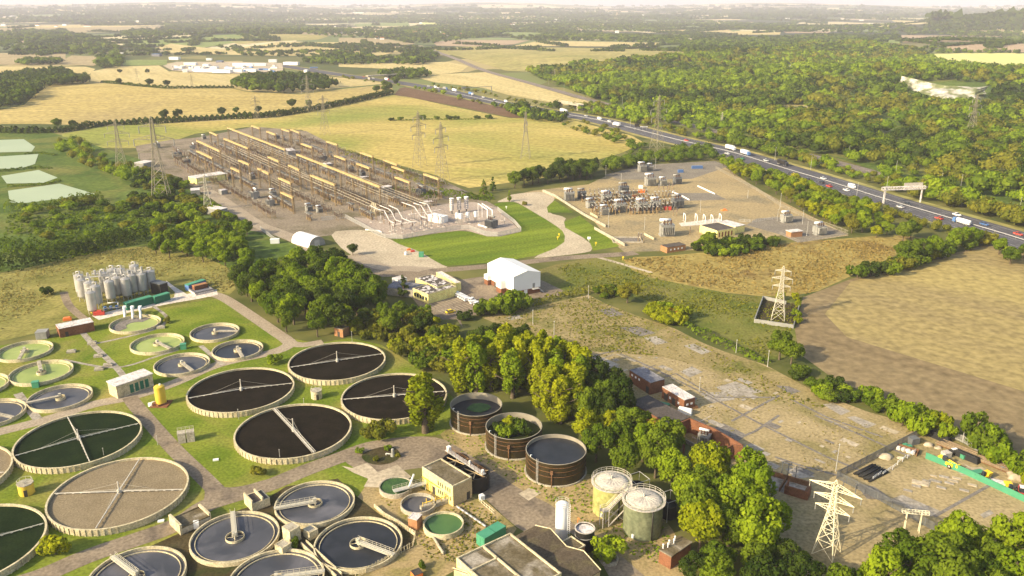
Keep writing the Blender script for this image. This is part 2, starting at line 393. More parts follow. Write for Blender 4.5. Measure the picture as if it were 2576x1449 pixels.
    me.materials.append(m); o = link(bpy.data.objects.new('ground', me)); tag(o, 'rolling countryside of fields and woods reaching the hazy horizon', 'ground', kind='structure')
ground()
C5 = lambda p: [(x / 3 + 858.7, y / 3 + 483) for x, y in p]      # points read off enlarged pieces of the picture
C0 = lambda p: [(x / 3, y / 3) for x, y in p]
C1 = lambda p: [(x / 3 + 858.7, y / 3) for x, y in p]
C2 = lambda p: [(x / 3 + 1717.3, y / 3) for x, y in p]
C6 = lambda p: [(x / 3 + 1717.3, y / 3 + 483) for x, y in p]
# --- far fields
def fld(poly, k, lev, label, name='field', soft=0): sheet(name, poly, K[k], lev, label, 'field', soft=soft)
fld([(-80, 285), (0, 277), (60, 265), (130, 215), (220, 207), (333, 217), (413, 224), (583, 223), (620, 232), (757, 238), (850, 226), (980, 212), (992, 232), (960, 243), (850, 264), (700, 290), (560, 299), (330, 311), (240, 316), (100, 312), (-80, 312)], 'hillf', 1, 'golden stubble field rising to a rounded crest left of the motorway')
fld([(222, 203), (230, 180), (290, 168), (400, 165), (425, 180), (560, 187), (720, 182), (850, 195), (960, 204), (985, 209), (850, 222), (757, 235), (620, 229), (583, 220), (413, 221), (333, 214)], 'stub2', 1, 'pale golden field in front of the white industrial estate')
fld([(-60, 168), (215, 168), (240, 174), (222, 190), (-60, 192)], 'stub2', 1, 'narrow golden field behind the dark wood at the left edge')
fld([(-60, 136), (165, 135), (165, 158), (100, 162), (-60, 164)], 'tan', 1, 'tan field beyond the small hedge at the far left')
fld([(152, 154), (180, 140), (270, 143), (268, 152), (235, 166), (160, 162)], 'tan', 1, 'small tan field between two hedges on the left')
fld([(305, 151), (420, 151), (420, 164), (310, 166)], 'green', 1, 'small pale green field beside the industrial estate')
fld([(390, 121), (430, 110), (560, 125), (700, 106), (850, 107), (985, 113), (1010, 128), (960, 140), (700, 141), (560, 138), (430, 133)], 'stub2', 2, 'broad golden field behind the industrial estate')
fld([(270, 108), (390, 96), (560, 88), (680, 84), (640, 100), (560, 112), (480, 125), (400, 116)], 'green', 1, 'green field on the rise behind the golden field')
fld([(560, 92), (700, 84), (830, 90), (800, 100), (700, 104), (600, 112)], 'meadow', 1, 'rough scrubby pasture on the low hill')
fld([(-60, 72), (300, 66), (420, 70), (400, 80), (120, 82), (-60, 84)], 'tan', 1, 'far tan field at the upper left')
fld([(30, 66), (350, 61), (400, 66), (180, 70), (30, 70)], 'stub2', 2, 'thin bright strip of far stubble')
fld([(140, 24), (260, 23), (255, 35), (140, 34)], 'stub2', 1, 'far bright field under the hazy ridge')
fld([(-40, 22), (60, 22), (55, 29), (-40, 29)], 'stub2', 1, 'far pale field at the left end of the ridge')
fld(C1([(-20, 480), (330, 478), (800, 468), (960, 500), (900, 545), (620, 575), (330, 520), (-20, 505)]), 'stub2', 1, 'golden field between the motorway and the railway cutting')
fld(C1([(-20, 335), (340, 360), (270, 410), (100, 420), (-20, 410)]), 'stub2', 1, 'golden field left of the small copse and pond')
fld(C1([(-20, 285), (300, 288), (560, 330), (340, 358), (-20, 330)]), 'tan', 1, 'brownish field in front of the far village')
fld(C1([(590, 592), (760, 560), (1100, 545), (1290, 600), (1760, 740), (1990, 790), (1900, 812), (1700, 795), (1250, 715), (1070, 665), (700, 622)]), 'stub2', 1, 'striped golden field between the motorway and the railway')
fld(C1([(690, 372), (1000, 348), (1300, 352), (2576, 372), (2990, 395), (2800, 430), (2576, 445), (2330, 485), (1680, 505), (1420, 545), (1240, 535), (1000, 462)]), 'meadow', 1, 'wide dry meadow right of the railway')
fld(C1([(1290, 350), (1500, 308), (2400, 325), (2390, 357), (1700, 350)]), 'stub2', 2, 'pale stubble strip at the back of the dry meadow')
fld(C1([(690, 320), (860, 300), (1420, 305), (1300, 335), (1000, 352), (720, 345)]), 'pink', 1, 'brownish strip field below the far village')
fld(C1([(1200, 212), (1560, 200), (1880, 240), (1700, 262), (1560, 282), (1240, 250)]), 'green', 1, 'dull green field right of the far village')
fld(C1([(90, 180), (500, 165), (520, 195), (120, 200)]), 'green', 1, 'pale green field left behind the village')
fld(C1([(590, 165), (1190, 172), (1180, 188), (600, 186)]), 'lime', 1, 'thin yellow green field behind the village')
fld(C1([(560, 120), (930, 118), (900, 135), (620, 135)]), 'pink', 1, 'far reddish field beyond the village')
fld(C1([(990, 135), (1380, 132), (1200, 152), (1000, 150)]), 'stub2', 1, 'far pale field right of the white shed')
fld(C1([(2320, 228), (2600, 224), (2600, 246), (2330, 242)]), 'stub2', 1, 'far bright field left of the green rise')
fld(C2([(1850, 410), (2100, 404), (2640, 404), (2640, 512), (2150, 517), (1990, 482), (1880, 442)]), 'lime', 2, 'bright yellow green field on the right above the wood')
fld(C2([(1000, 320), (1200, 282), (1610, 262), (1640, 332), (1250, 328)]), 'green', 2, 'light green field sloping on the hill right of centre')
fld(C2([(1650, 266), (2640, 274), (2640, 330), (1660, 322)]), 'pink', 2, 'reddish tan field behind a row of round trees at right')
fld(C2([(2000, 342), (2640, 338), (2640, 398), (1990, 390)]), 'pink', 2, 'reddish tan strip between two tree rows at right')
fld(C2([(300, 262), (400, 235), (740, 240), (735, 262)]), 'stub2', 1, 'far bright stubble field in the middle distance right')
fld(C2([(760, 236), (1120, 238), (1100, 250), (780, 250)]), 'pink', 1, 'far thin reddish field')
for i, p in enumerate([[(1590, 140), (1950, 145), (1900, 165), (1580, 160)], [(1290, 128), (1500, 126), (1490, 142), (1300, 140)], [(1200, 190), (1300, 188), (1290, 206), (1190, 204)], [(1440, 196), (1560, 194), (1550, 208), (1430, 208)], [(2040, 152), (2150, 152), (2140, 172), (2040, 170)], [(50, 172), (300, 166), (280, 182), (40, 184)], [(210, 225), (340, 222), (380, 240), (200, 240)]]):
    fld(C2(p), 'stub2', 1, 'far pale stubble field among the hazy woods at right')
# --- the big field behind the substation
fld([(155, 338), (240, 319), (560, 304), (700, 296), (860, 263), (985, 239), (1040, 247), (1280, 297), (1440, 302), (1590, 342), (1622, 360), (1560, 386), (1470, 411), (1400, 442), (1290, 458), (1180, 473), (1130, 457), (1100, 442), (850, 372), (760, 327), (620, 320), (490, 337), (430, 357), (360, 372), (170, 372)], 'stub3', 1, 'large golden and green stubble field behind the substation')
fld([(992, 240), (1005, 223), (1018, 220), (1275, 273), (1310, 297), (1285, 296), (1150, 268), (1020, 243)], 'plough', 2, 'narrow strip of dark ploughed soil beside the motorway')
# --- near ground
sheet('scrub_ground', [(-90, 322), (100, 325), (170, 345), (350, 400), (480, 480), (640, 580), (760, 622), (640, 690), (560, 670), (370, 615), (150, 660), (-90, 700)], K['scrubg'], 1, 'damp green scrubland around the pale lagoons', 'ground')
sheet('dry_grass', [(-120, 705), (0, 690), (150, 655), (260, 628), (370, 618), (560, 655), (600, 720), (570, 748), (240, 806), (0, 858), (-120, 890)], K['dry'], 2, 'dry yellow rough grass around the silver silos', 'ground', soft=1)
sheet('lawn', [(-160, 905), (0, 870), (150, 845), (240, 803), (560, 748), (640, 795), (735, 852), (800, 864), (880, 850), (960, 868), (1060, 930), (1140, 1000), (1135, 1090), (1010, 1105), (925, 1115), (880, 1150), (960, 1225), (900, 1252), (700, 1250), (540, 1310), (330, 1420), (200, 1500), (-200, 1560)], K['lawn'], 2, 'mown green lawn around the round filter beds', 'ground')
sheet('mossy_soil', [(330, 1412), (377, 1375), (533, 1305), (650, 1268), (720, 1224), (850, 1204), (902, 1253), (956, 1296), (1046, 1349), (1041, 1376), (892, 1449), (800, 1520), (230, 1520)], K['moss'], 3, 'dark mossy soil between the concrete settling tanks', 'ground')
sheet('sandy_soil', [(1100, 1098), (1130, 1075), (1220, 1060), (1340, 1190), (1490, 1190), (1560, 1215), (1680, 1300), (1740, 1449), (1760, 1520), (1660, 1520), (1500, 1380), (1380, 1290), (1270, 1225), (1180, 1150)], K['sand'], 2, 'bare sandy soil around the rusty steel tanks', 'ground', soft=1)
sheet('sandy_soil', [(940, 1195), (1000, 1180), (1060, 1230), (1130, 1260), (1200, 1240), (1300, 1330), (1290, 1345), (1170, 1420), (1120, 1449), (1100, 1520), (880, 1520), (900, 1449), (1050, 1370), (1040, 1340), (950, 1290), (900, 1250)], K['sand'], 2, 'weedy waste ground between the small round tanks', 'ground')
sheet('derelict_yard', [(1215, 800), (1340, 772), (1480, 742), (1540, 772), (1700, 828), (1790, 874), (1925, 918), (2050, 985), (2180, 1035), (2290, 1066), (2400, 1105), (2600, 1200), (2800, 1300), (2800, 1600), (2000, 1560), (1960, 1400), (1880, 1210), (1780, 1140), (1640, 1050), (1540, 980), (1480, 900), (1330, 850)], K['derelict'], 2, 'bare tan yard of a cleared site with weeds and slabs', 'ground')
sheet('weedy_yard', [(1215, 802), (1340, 772), (1480, 742), (1540, 772), (1700, 828), (1790, 874), (1925, 918), (2050, 985), (2110, 1030), (1960, 1010), (1850, 960), (1700, 900), (1560, 890), (1440, 880), (1330, 850)], K['weedy'], 3, 'weed covered back part of the cleared yard', 'ground', soft=1)
sheet('ploughed_field', [(2020, 748), (2140, 702), (2500, 612), (2600, 622), (2900, 690), (3300, 1150), (2900, 1330), (2600, 1200), (2440, 1095), (2260, 1015), (2110, 962), (2010, 890), (2000, 830)], K['field'], 2, 'harrowed brown and straw coloured field at right', 'field')
sheet('straw_field', [(2140, 709), (2500, 617), (2600, 627), (2900, 700), (3100, 930), (2800, 1055), (2576, 985), (2130, 848), (2075, 790)], K['straw'], 3, 'straw coloured stubble on the upper part of the harrowed field', 'field')
sheet('brown_grass', [(1560, 648), (1717, 642), (1960, 612), (2100, 602), (2250, 590), (2345, 600), (2140, 695), (2030, 745), (1870, 745), (1700, 712), (1600, 690)], K['brown'], 2, 'tussocky brown rough grass right of the white building', 'ground', soft=1)
sheet('rough_grass', [(1320, 690), (1400, 665), (1490, 648), (1560, 648), (1620, 690), (1700, 712), (1870, 745), (2030, 745), (2000, 830), (2010, 900), (1930, 905), (1830, 848), (1700, 795), (1560, 730), (1420, 745), (1350, 735)], K['rough'], 1, 'olive rough grass between the white building and the field', 'ground')
sheet('lawn', C5([(370, 360), (470, 352), (720, 312), (930, 287), (1100, 337), (1200, 337), (1358, 302), (1350, 270), (1180, 110), (1140, 92), (1240, 75), (1320, 75), (1600, 240), (1690, 310), (1680, 400), (1420, 502), (800, 562), (740, 542), (580, 442), (450, 402)]), K['lawn2'], 3, 'bright green lawn in front of the substation', 'ground', soft=1)
sheet('lawn', C5([(1550, 115), (1610, 65), (1750, 155), (1560, 157)]), K['lawn2'], 4, 'small triangle of bright lawn beside the yard fence', 'ground')
sheet('lawn', C5([(1680, 225), (1800, 180), (2100, 410), (1900, 442), (1870, 370), (1690, 270)]), K['lawn2'], 4, 'bright green verge between the pale road and the yard wall', 'ground')
sheet('yard', [(340, 368), (430, 352), (500, 346), (640, 319), (770, 330), (860, 376), (1000, 422), (1110, 452), (1215, 500), (1300, 548), (1310, 577), (1180, 596), (1015, 600), (930, 580), (830, 592), (770, 600), (700, 590), (630, 580), (560, 505), (490, 475), (450, 445), (360, 420)], K['gravel'], 2, 'brown gravel of the main substation compound', 'ground')
sheet('yard', C5([(90, 190), (200, 200), (600, 120), (800, 90), (1000, 75), (1180, 120), (1357, 300), (1200, 336), (1100, 336), (930, 286), (720, 310), (470, 350), (370, 352), (180, 270)]), K['gravel2'], 3, 'clean pinkish gravel of the newer substation bay', 'ground')
sheet('yard', [(1290, 492), (1340, 480), (1480, 464), (1530, 440), (1800, 405), (1830, 425), (1900, 472), (2135, 592), (2020, 610), (1975, 590), (1800, 628), (1570, 634), (1530, 600), (1480, 540), (1400, 500)], K['yard2'], 2, 'sandy ground of the second substation yard', 'ground')
sheet('yard', C6([(730, 320), (480, 250), (560, 200), (900, 180), (1245, 320), (870, 383)]), K['dkyard'], 3, 'dark gravel corner of the second yard', 'ground')
sheet('yard', [(1520, 440), (1620, 415), (1800, 405), (1830, 420), (1740, 450), (1560, 452)], K['dkyard'], 3, 'grey stony ground at the back of the second yard', 'ground')
sheet('yard', C5([(-90, 300), (100, 285), (190, 290), (360, 352), (450, 402), (580, 442), (740, 542), (820, 572), (700, 577), (230, 547), (80, 482), (-30, 400)]), K['conc'], 3, 'bare beige gravel yard in front of the curved barn', 'ground', soft=1)
sheet('forecourt', C5([(20, 470), (230, 552), (460, 575), (700, 582), (730, 590), (900, 662), (1050, 640), (1500, 660), (1672, 742), (1640, 785), (1400, 810), (1200, 900), (1040, 925), (890, 940), (920, 1030), (870, 960), (770, 965), (600, 880), (500, 760), (410, 640), (260, 640), (100, 560)]), K['tarmac'], 2, 'worn tarmac around the offices and white building', 'ground')
sheet('road', C5([(1290, 15), (1540, -5), (1600, 28), (1612, 62), (1550, 112), (1560, 158), (1700, 192), (1680, 225), (1690, 270), (1870, 370), (1902, 442), (1820, 462), (1560, 492), (1420, 502), (1680, 400), (1690, 310), (1600, 240), (1380, 110), (1320, 75), (1240, 75), (1160, 78), (1250, 40)]), K['conc'], 3, 'pale concrete road between the two substation yards', 'road', soft=1)
def rib(name, px, w, k, lev, label, cat='road', world=False, sp=True):
    P = px if world else [GT(*p) for p in px]
    if sp: P = spline(P)
    return sheet(name, ribbon(P, w), K[k], lev, label, cat, world=True)
rib('road', [(1060, 690), (1100, 681), (1250, 668), (1400, 651), (1560, 640), (1600, 636)], 7, 'tarmac', 4, 'tarmac lane running behind the white building')
rib('road', [(520, 480), (560, 505), (640, 560), (700, 585), (760, 610), (830, 655), (900, 690)], 9, 'road', 3, 'access road along the near side of the main substation')
rib('road', [(890, 640), (960, 672), (1040, 676), (1100, 682)], 8, 'road', 3, 'beige lane curving past the gravel yard to the offices')
rib('footpath', [(1478, 640), (1560, 663), (1639, 686)], 2.4, 'conc', 3, 'pale straight footpath across the rough grass', 'path')
rib('road', [(240, 800), (333, 777), (430, 757), (500, 742), (540, 740)], 7, 'white_conc', 4, 'white concrete road beside the silos')
sheet('road', [(418, 706), (440, 722), (470, 740), (545, 728), (548, 742), (500, 752), (440, 762), (400, 762), (438, 748), (440, 735), (420, 716)], K['white_conc'], 5, 'white concrete turning area by the containers', 'road')
rib('road', [(530, 738), (567, 752), (633, 795), (690, 834), (722, 856), (727, 868), (683, 887), (550, 917), (430, 967), (327, 999), (233, 1018), (117, 1056), (0, 1086), (-120, 1118)], 5.2, 'road', 4, 'narrow lane winding past the wood and filter beds')
rib('road', [(724, 862), (760, 868), (812, 860)], 4.5, 'road', 4, 'short spur of lane beside the wood')
rib('road', [(327, 999), (345, 1025), (433, 1125), (505, 1195), (545, 1235)], 4.6, 'tarmac', 4, 'straight lane between two rows of filter beds')
rib('road', [(40, 1470), (110, 1447), (233, 1395), (433, 1325), (520, 1272), (600, 1245), (680, 1220), (767, 1184), (859, 1150), (930, 1125), (1000, 1115)], 6.0, 'tarmac', 5, 'lane along the lower edge of the lawn')
sheet('road', [(500, 1190), (540, 1225), (600, 1228), (690, 1200), (690, 1222), (560, 1275), (500, 1290), (520, 1240)], K['tarmac'], 6, 'tarmac junction between filter beds and settling tanks', 'road', soft=2)
sheet('service_yard', [(859, 1152), (925, 1113), (1009, 1099), (1085, 1098), (1130, 1110), (1225, 1173), (1309, 1233), (1399, 1276), (1459, 1333), (1525, 1366), (1680, 1500), (1560, 1500), (1470, 1340), (1330, 1345), (1290, 1320), (1215, 1250), (1160, 1200), (1020, 1170), (985, 1225), (925, 1225), (925, 1195), (880, 1172)], K['tarmac'], 4, 'wide worn tarmac yard between the tanks and yellow building', 'ground', soft=1)
sheet('concrete_apron', [(859, 1172), (885, 1178), (925, 1165), (950, 1188), (1000, 1170), (1035, 1200), (985, 1228), (915, 1225), (927, 1205), (890, 1190)], K['conc'], 5, 'pale concrete apron beside the lawn', 'ground')
sheet('concrete_apron', C5([]) if 0 else [(1304, 1243), (1332, 1227), (1362, 1240), (1330, 1260)], K['conc'], 5, 'square concrete slab at the edge of the service yard', 'ground')
sheet('planted_island', [(905, 1145), (935, 1130), (985, 1120), (1010, 1140), (1000, 1160), (960, 1172), (920, 1165)], K['moss'], 5, 'oval weedy island in the service yard', 'ground', soft=2)
rib('footpath', [(207, 836), (233, 866), (262, 895), (293, 925), (312, 948)], 2.2, 'slab', 4, 'concrete path with pipes between the small round tanks', 'path')
rib('footpath', [(233, 866), (300, 852), (390, 828), (420, 800), (385, 770)], 1.4, 'slab', 4, 'thin concrete path past the overgrown tank', 'path')
rib('footpath', [(160, 905), (290, 925), (400, 895), (450, 880)], 1.2, 'slab', 4, 'thin concrete path between the two rows of round tanks', 'path')
rib('footpath', [(505, 870), (560, 918)], 1.8, 'slab', 4, 'short concrete path beside the right hand round tanks', 'path')
rib('footpath', [(45, 990), (75, 1030), (95, 1055)], 2.6, 'slab', 4, 'concrete path beside the left round tanks', 'path')
rib('track', [(160, 735), (175, 770), (215, 805)], 3.2, 'tarmac', 3, 'grey track left of the silos', 'path')
for i, p in enumerate(([(0, 353), (60, 351), (88, 370), (80, 382), (-70, 386)], [(-60, 398), (97, 388), (88, 413), (50, 425), (-60, 424)], [(3, 443), (97, 428), (145, 447), (110, 460), (17, 462)], [(20, 480), (150, 462), (240, 488), (150, 500), (60, 511), (25, 510)])):
    sheet('lagoon', p, K['pond'], 3, ['pale green lagoon farthest back at the left edge', 'pale green lagoon second from the back at the left edge', 'pale green lagoon with a rounded right end, third from the back', 'largest and nearest pale green lagoon'][i], 'water')
# slabs and stains of the cleared site
for p, k in (([(1711, 935), (1740, 922), (1768, 936), (1735, 950)], 'slab'), ([(1800, 975), (1850, 960), (1920, 985), (1850, 1000)], 'slab'), ([(1760, 990), (1820, 985), (1850, 1005), (1790, 1015)], 'slab'), ([(2070, 1018), (2095, 1014), (2140, 1035), (2115, 1045)], 'slab'), ([(2130, 1050), (2150, 1047), (2205, 1068), (2180, 1078)], 'slab'), ([(1950, 970), (1985, 972), (2015, 985), (1990, 992)], 'dslab'), ([(1790, 1080), (1820, 1065), (1880, 1095), (1850, 1115)], 'dslab'), ([(1860, 1125), (1890, 1115), (1925, 1130), (1900, 1145)], 'slab'), ([(1975, 1180), (2010, 1175), (2050, 1200), (2000, 1205)], 'slab'), ([(2230, 1260), (2270, 1245), (2375, 1290), (2340, 1300)], 'slab'), ([(2330, 1210), (2345, 1203), (2338, 1222), (2306, 1222)], 'slab'), ([(2465, 1295), (2490, 1282), (2500, 1292), (2475, 1305)], 'slab'), ([(1620, 850), (1650, 846), (1680, 862), (1650, 868)], 'slab'), ([(1720, 870), (1745, 865), (1790, 885), (1765, 892)], 'slab'), ([(1560, 825), (1600, 820), (1650, 838), (1610, 846)], 'dslab'), ([(1500, 780), (1540, 775), (1570, 792), (1535, 797)], 'dslab'), ([(1270, 800), (1305, 792), (1315, 800), (1285, 806)], 'slab'), ([(1500, 915), (1520, 905), (1560, 925), (1540, 935)], 'slab'), ([(2150, 1215), (2200, 1225), (2250, 1260), (2180, 1255)], 'dslab'), ([(1480, 900), (1500, 893), (1560, 918), (1540, 928)], 'slab'), ([(2400, 1180), (2470, 1175), (2490, 1190), (2420, 1198)], 'conc'), ([(2420, 1165), (2500, 1200), (2560, 1225), (2540, 1235), (2470, 1205)], 'conc')):
    sheet('concrete_slab', p, K[k], 4, 'cracked grey concrete slab left on the cleared tan site', 'slab', kind='structure', group='slabs on the cleared site')
for p in ([(1560, 890), (1640, 925), (1760, 985), (1900, 1060), (2080, 1150), (2180, 1190)], [(1640, 960), (1700, 940), (1800, 1000), (1950, 1000)], [(1830, 1115), (1900, 1085), (1960, 1045)], [(2050, 1045), (2200, 1110), (2290, 1150)], [(1990, 1005), (2080, 1050), (2220, 1100)], [(1840, 1060), (1960, 995)], [(1400, 870), (1470, 900), (1560, 880)], [(1950, 1150), (2010, 1170), (2120, 1200)], [(2350, 1300), (2500, 1215)]):
    rib('cable_trench', p, .9, 'dslab', 5, 'dark narrow cable trench line across the cleared site', 'trench', sp=False)
# ------------------------------------------------------------------ motorway and railway
MW = [(700, 165), (860, 190), (1000, 209), (1100, 226), (1240, 256), (1330, 273), (1420, 288), (1500, 302), (1580, 321), (1700, 352), (1840, 384), (1960, 421), (2100, 463), (2230, 504), (2380, 548), (2530, 592), (2640, 628), (2760, 668)]
MWW = spline([GT(*p) for p in MW], 5)
sheet('motorway', ribbon(MWW, 31), K['mway'], 3, 'grey dual carriageway motorway crossing the picture to the right', 'road', world=True)
sheet('motorway_verge', ribbon(MWW, 42), K['meadow'], 2, 'dry grass verge along the motorway', 'ground', world=True)
def offset(P, d):
    o = []
    for i, p in enumerate(P):
        a = P[max(i - 1, 0)]; b = P[min(i + 1, len(P) - 1)]; t = Vector((b[0] - a[0], b[1] - a[1])).normalized(); o.append((p[0] - t.y * d, p[1] + t.x * d))
    return o
rm = MB(); dl = MB()
def along(P, step):
    out = []; acc = 0
    for i in range(len(P) - 1):
        a = Vector(P[i]); b = Vector(P[i + 1]); l = (b - a).length; t = acc
        while t < l: q = a + (b - a) * (t / l); out.append((q.x, q.y, math.atan2(b.y - a.y, b.x - a.x))); t += step
        acc = t - l
    return out
for d, step, ln_ in ((-5.1, 18, 5), (-8.5, 18, 5), (5.1, 18, 5), (8.5, 18, 5), (-12, 6, 6.05), (12, 6, 6.05), (-1.9, 6, 6.05), (1.9, 6, 6.05)):
    for x, y, a in along(offset(MWW, d), step):
        if math.hypot(x, y) > 1100: continue
        z = float(H(x, y)) + (.036 if math.hypot(x, y) < 700 else .5) + .02; c, s = math.cos(a), math.sin(a)
        q = [(x + u * c - v * s, y + u * s + v * c, z) for u, v in ((-ln_ / 2, -.1), (ln_ / 2, -.1), (ln_ / 2, .1), (-ln_ / 2, .1))]; rm.add(q, [(0, 1, 2, 3)])
tag(rm.build('lane_markings', K['paint']), 'white lane lines painted on the motorway', 'road marking', kind='structure')
cb = MB(); P0 = [p for p in MWW]
for i in range(len(P0) - 1):
    (x0, y0), (x1, y1) = P0[i], P0[i + 1]; z0 = float(H(x0, y0)); z1 = float(H(x1, y1))
    if math.hypot(x0, y0) > 1500: continue
    for zz in (.75,): cb.tube((x0, y0, z0 + zz), (x1, y1, z1 + zz), .2, 4)
    k = max(1, int(math.hypot(x1 - x0, y1 - y0) / 6))
    for j in range(k):
        t = j / k; cb.box(x0 + (x1 - x0) * t, y0 + (y1 - y0) * t, z0 + (z1 - z0) * t, .15, .15, .75)
tag(cb.build('crash_barrier', mat('galvanised', (.45, .44, .42), rough=.5)), 'metal crash barrier along the middle of the motorway', 'barrier')
RW = [(1030, 112), (1075, 122), (1150, 150), (1212, 176), (1300, 201), (1440, 240), (1560, 272), (1700, 306), (1960, 372), (2300, 462), (2464, 506), (2576, 545), (2680, 580)]
RWW = spline([GT(*p) for p in RW], 4)
sheet('railway', ribbon(RWW, 15), K['rail'], 2, 'double track railway on brown ballast beside the wood', 'railway', world=True)
rl = MB()
for d in (-4.2, -2.77, 2.77, 4.2):
    P = offset(RWW, d)
    for i in range(len(P) - 1):
        o = .3 if math.hypot(*P[i]) < 700 else .9
        rl.bar((*P[i], float(H(*P[i])) + o), (*P[i + 1], float(H(*P[i + 1])) + o), .12)
tag(rl.build('rails', mat('rail_steel', (.25, .22, .2), rough=.4, metal=.6)), 'steel rails of the double track railway', 'rails', kind='structure')
# ------------------------------------------------------------------ trees
PAL = {'mid': ((.055, .105, .009), (.19, .245, .018)), 'dark': ((.024, .05, .009), (.10, .135, .018)), 'yellow': ((.15, .20, .008), (.40, .40, .014)),
       'olive': ((.085, .115, .012), (.28, .255, .028)), 'light': ((.10, .175, .009), (.31, .38, .018)), 'rust': ((.20, .10, .015), (.38, .22, .03))}
for k, (a, b) in PAL.items(): leafmat('leaf_' + k, a, b); leafmat('mass_' + k, a, b, 'tint')
BARK = mat('bark', (.10, .075, .05), (.14, .11, .075), 2., fine=8.)
TONE = {'mid': 'green', 'dark': 'dark green', 'yellow': 'yellow green', 'olive': 'olive', 'light': 'bright green', 'rust': 'rusty'}
def ico(sub):
    bm = bmesh.new(); bmesh.ops.create_icosphere(bm, subdivisions=sub, radius=1.); v = np.array([q.co[:] for q in bm.verts]); f = np.array([[q.index for q in p.verts] for p in bm.faces]); bm.free(); return v, f
ICO1, ICO2 = ico(1), ico(2)
def quads(rs, c, n, s):
    """leaf clumps: irregular quads centred on c facing n"""
    k = len(c); n = n / np.linalg.norm(n, axis=1, keepdims=True)
    t = rs.normal(size=(k, 3)); t -= n * (t * n).sum(1, keepdims=True); t /= np.linalg.norm(t, axis=1, keepdims=True); b = np.cross(n, t)
    s = np.broadcast_to(np.asarray(s, float), (k,))[:, None]; o = []
    for a, e in ((-1, -.2), (-.1, -1), (1, .15), (.2, 1)):
        j = rs.uniform(.65, 1.2, (k, 2)); o.append(c + t * (a * s * j[:, :1]) + b * (e * s * j[:, 1:]) + n * rs.uniform(-.25, .25, (k, 1)) * s)
    return np.stack(o, 1)                     # k,4,3
def crown_arrays(seed, shape='round', n=1100, s=.62, R_=5.2, Hh=12., base=.2):
    rs = np.random.RandomState(seed); L_ = []
    if shape == 'round':
        nl = 26; zc = Hh * (base + 1) / 2; rz = Hh * (1 - base) / 2
        for i in range(nl):
            d = rs.normal(size=3); d /= np.linalg.norm(d); d[2] = d[2] * .9 + .12; q = rs.uniform(.5, .78)
            L_.append((np.array([d[0] * R_ * q, d[1] * R_ * q, zc + d[2] * rz * q]), R_ * rs.uniform(.27, .44), rs.uniform(.8, 1.)))
    elif shape == 'poplar':
        for i in range(20):
            h = rs.uniform(.14, .9); a = rs.uniform(0, 6.28); w = R_ * (.75 * math.sin(math.pi * min(1, .2 + h * .72)) ** .8); q = rs.uniform(.3, .85)
            L_.append((np.array([math.cos(a) * w * q, math.sin(a) * w * q, Hh * h]), R_ * rs.uniform(.30, .42), rs.uniform(1.7, 2.6)))
        L_.append((np.array([0, 0, Hh * .86]), R_ * .33, 2.6))
    elif shape == 'cone':
        for i in range(22):
            h = rs.uniform(.08, .95); a = rs.uniform(0, 6.28); w = R_ * (1.05 - h) * .8
            L_.append((np.array([math.cos(a) * w, math.sin(a) * w, Hh * h]), R_ * .35 * (1.15 - h * .8), 1.4))
    else:                                      # bush
        for i in range(13):
            a = rs.uniform(0, 6.28); q = rs.uniform(.1, .75)
            L_.append((np.array([math.cos(a) * R_ * q, math.sin(a) * R_ * q, Hh * rs.uniform(.3, .62)]), R_ * rs.uniform(.3, .46), rs.uniform(.75, 1.1)))
    wt = np.array([l[1] ** 2 * l[2] for l in L_]); pick = rs.choice(len(L_), n, p=wt / wt.sum())
    cen = np.array([l[0] for l in L_])[pick]; rad = np.array([l[1] for l in L_])[pick]; st = np.array([l[2] for l in L_])[pick]; lt = rs.uniform(0, 1, len(L_))[pick]
    d = rs.normal(size=(n, 3)); mid = np.array([0, 0, Hh * .5]); out = cen - mid; out[:, 2] *= R_ / Hh
    d += .55 * out / (np.linalg.norm(out, axis=1, keepdims=True) + 1e-6); d[:, 2] += .25; d /= np.linalg.norm(d, axis=1, keepdims=True)
    sc3 = np.stack([rad, rad, rad * st], 1); c = cen + d * sc3 * rs.uniform(.72, 1.06, (n, 1)); c[:, 2] = np.maximum(c[:, 2], .15)
    nn = d / np.stack([np.ones(n), np.ones(n), st], 1) + rs.normal(size=(n, 3)) * .38
    q = quads(rs, c, nn, s * rs.uniform(.7, 1.25, n)); tone = np.clip(.55 * lt + .45 * rs.uniform(0, 1, n), 0, 1)
    return q, tone
def mesh_np(name, verts, faces4, tone, m, tint=None, tris=None):
    """fast mesh from arrays: quads first then triangles"""
    me = bpy.data.meshes.new(name); nq = len(faces4); nt_ = 0 if tris is None else len(tris)
    me.vertices.add(len(verts)); me.vertices.foreach_set('co', np.ascontiguousarray(verts, np.float32).ravel())
    li = faces4.ravel() if nt_ == 0 else np.concatenate([faces4.ravel(), tris.ravel()])
    me.loops.add(len(li)); me.loops.foreach_set('vertex_index', li.astype(np.int32)); me.polygons.add(nq + nt_)
    ls = np.concatenate([np.arange(nq) * 4, nq * 4 + np.arange(nt_) * 3]); me.polygons.foreach_set('loop_start', ls.astype(np.int32))
    try: me.polygons.foreach_set('loop_total', np.concatenate([np.full(nq, 4), np.full(nt_, 3)]).astype(np.int32))
    except Exception: pass
    a = me.attributes.new('tone', 'FLOAT', 'FACE'); a.data.foreach_set('value', np.asarray(tone, np.float32))
    if tint is not None: a = me.attributes.new('tint', 'FLOAT', 'FACE'); a.data.foreach_set('value', np.asarray(tint, np.float32))
    me.materials.append(m); me.update(calc_edges=True); me.validate(); return me
CROWN = {}
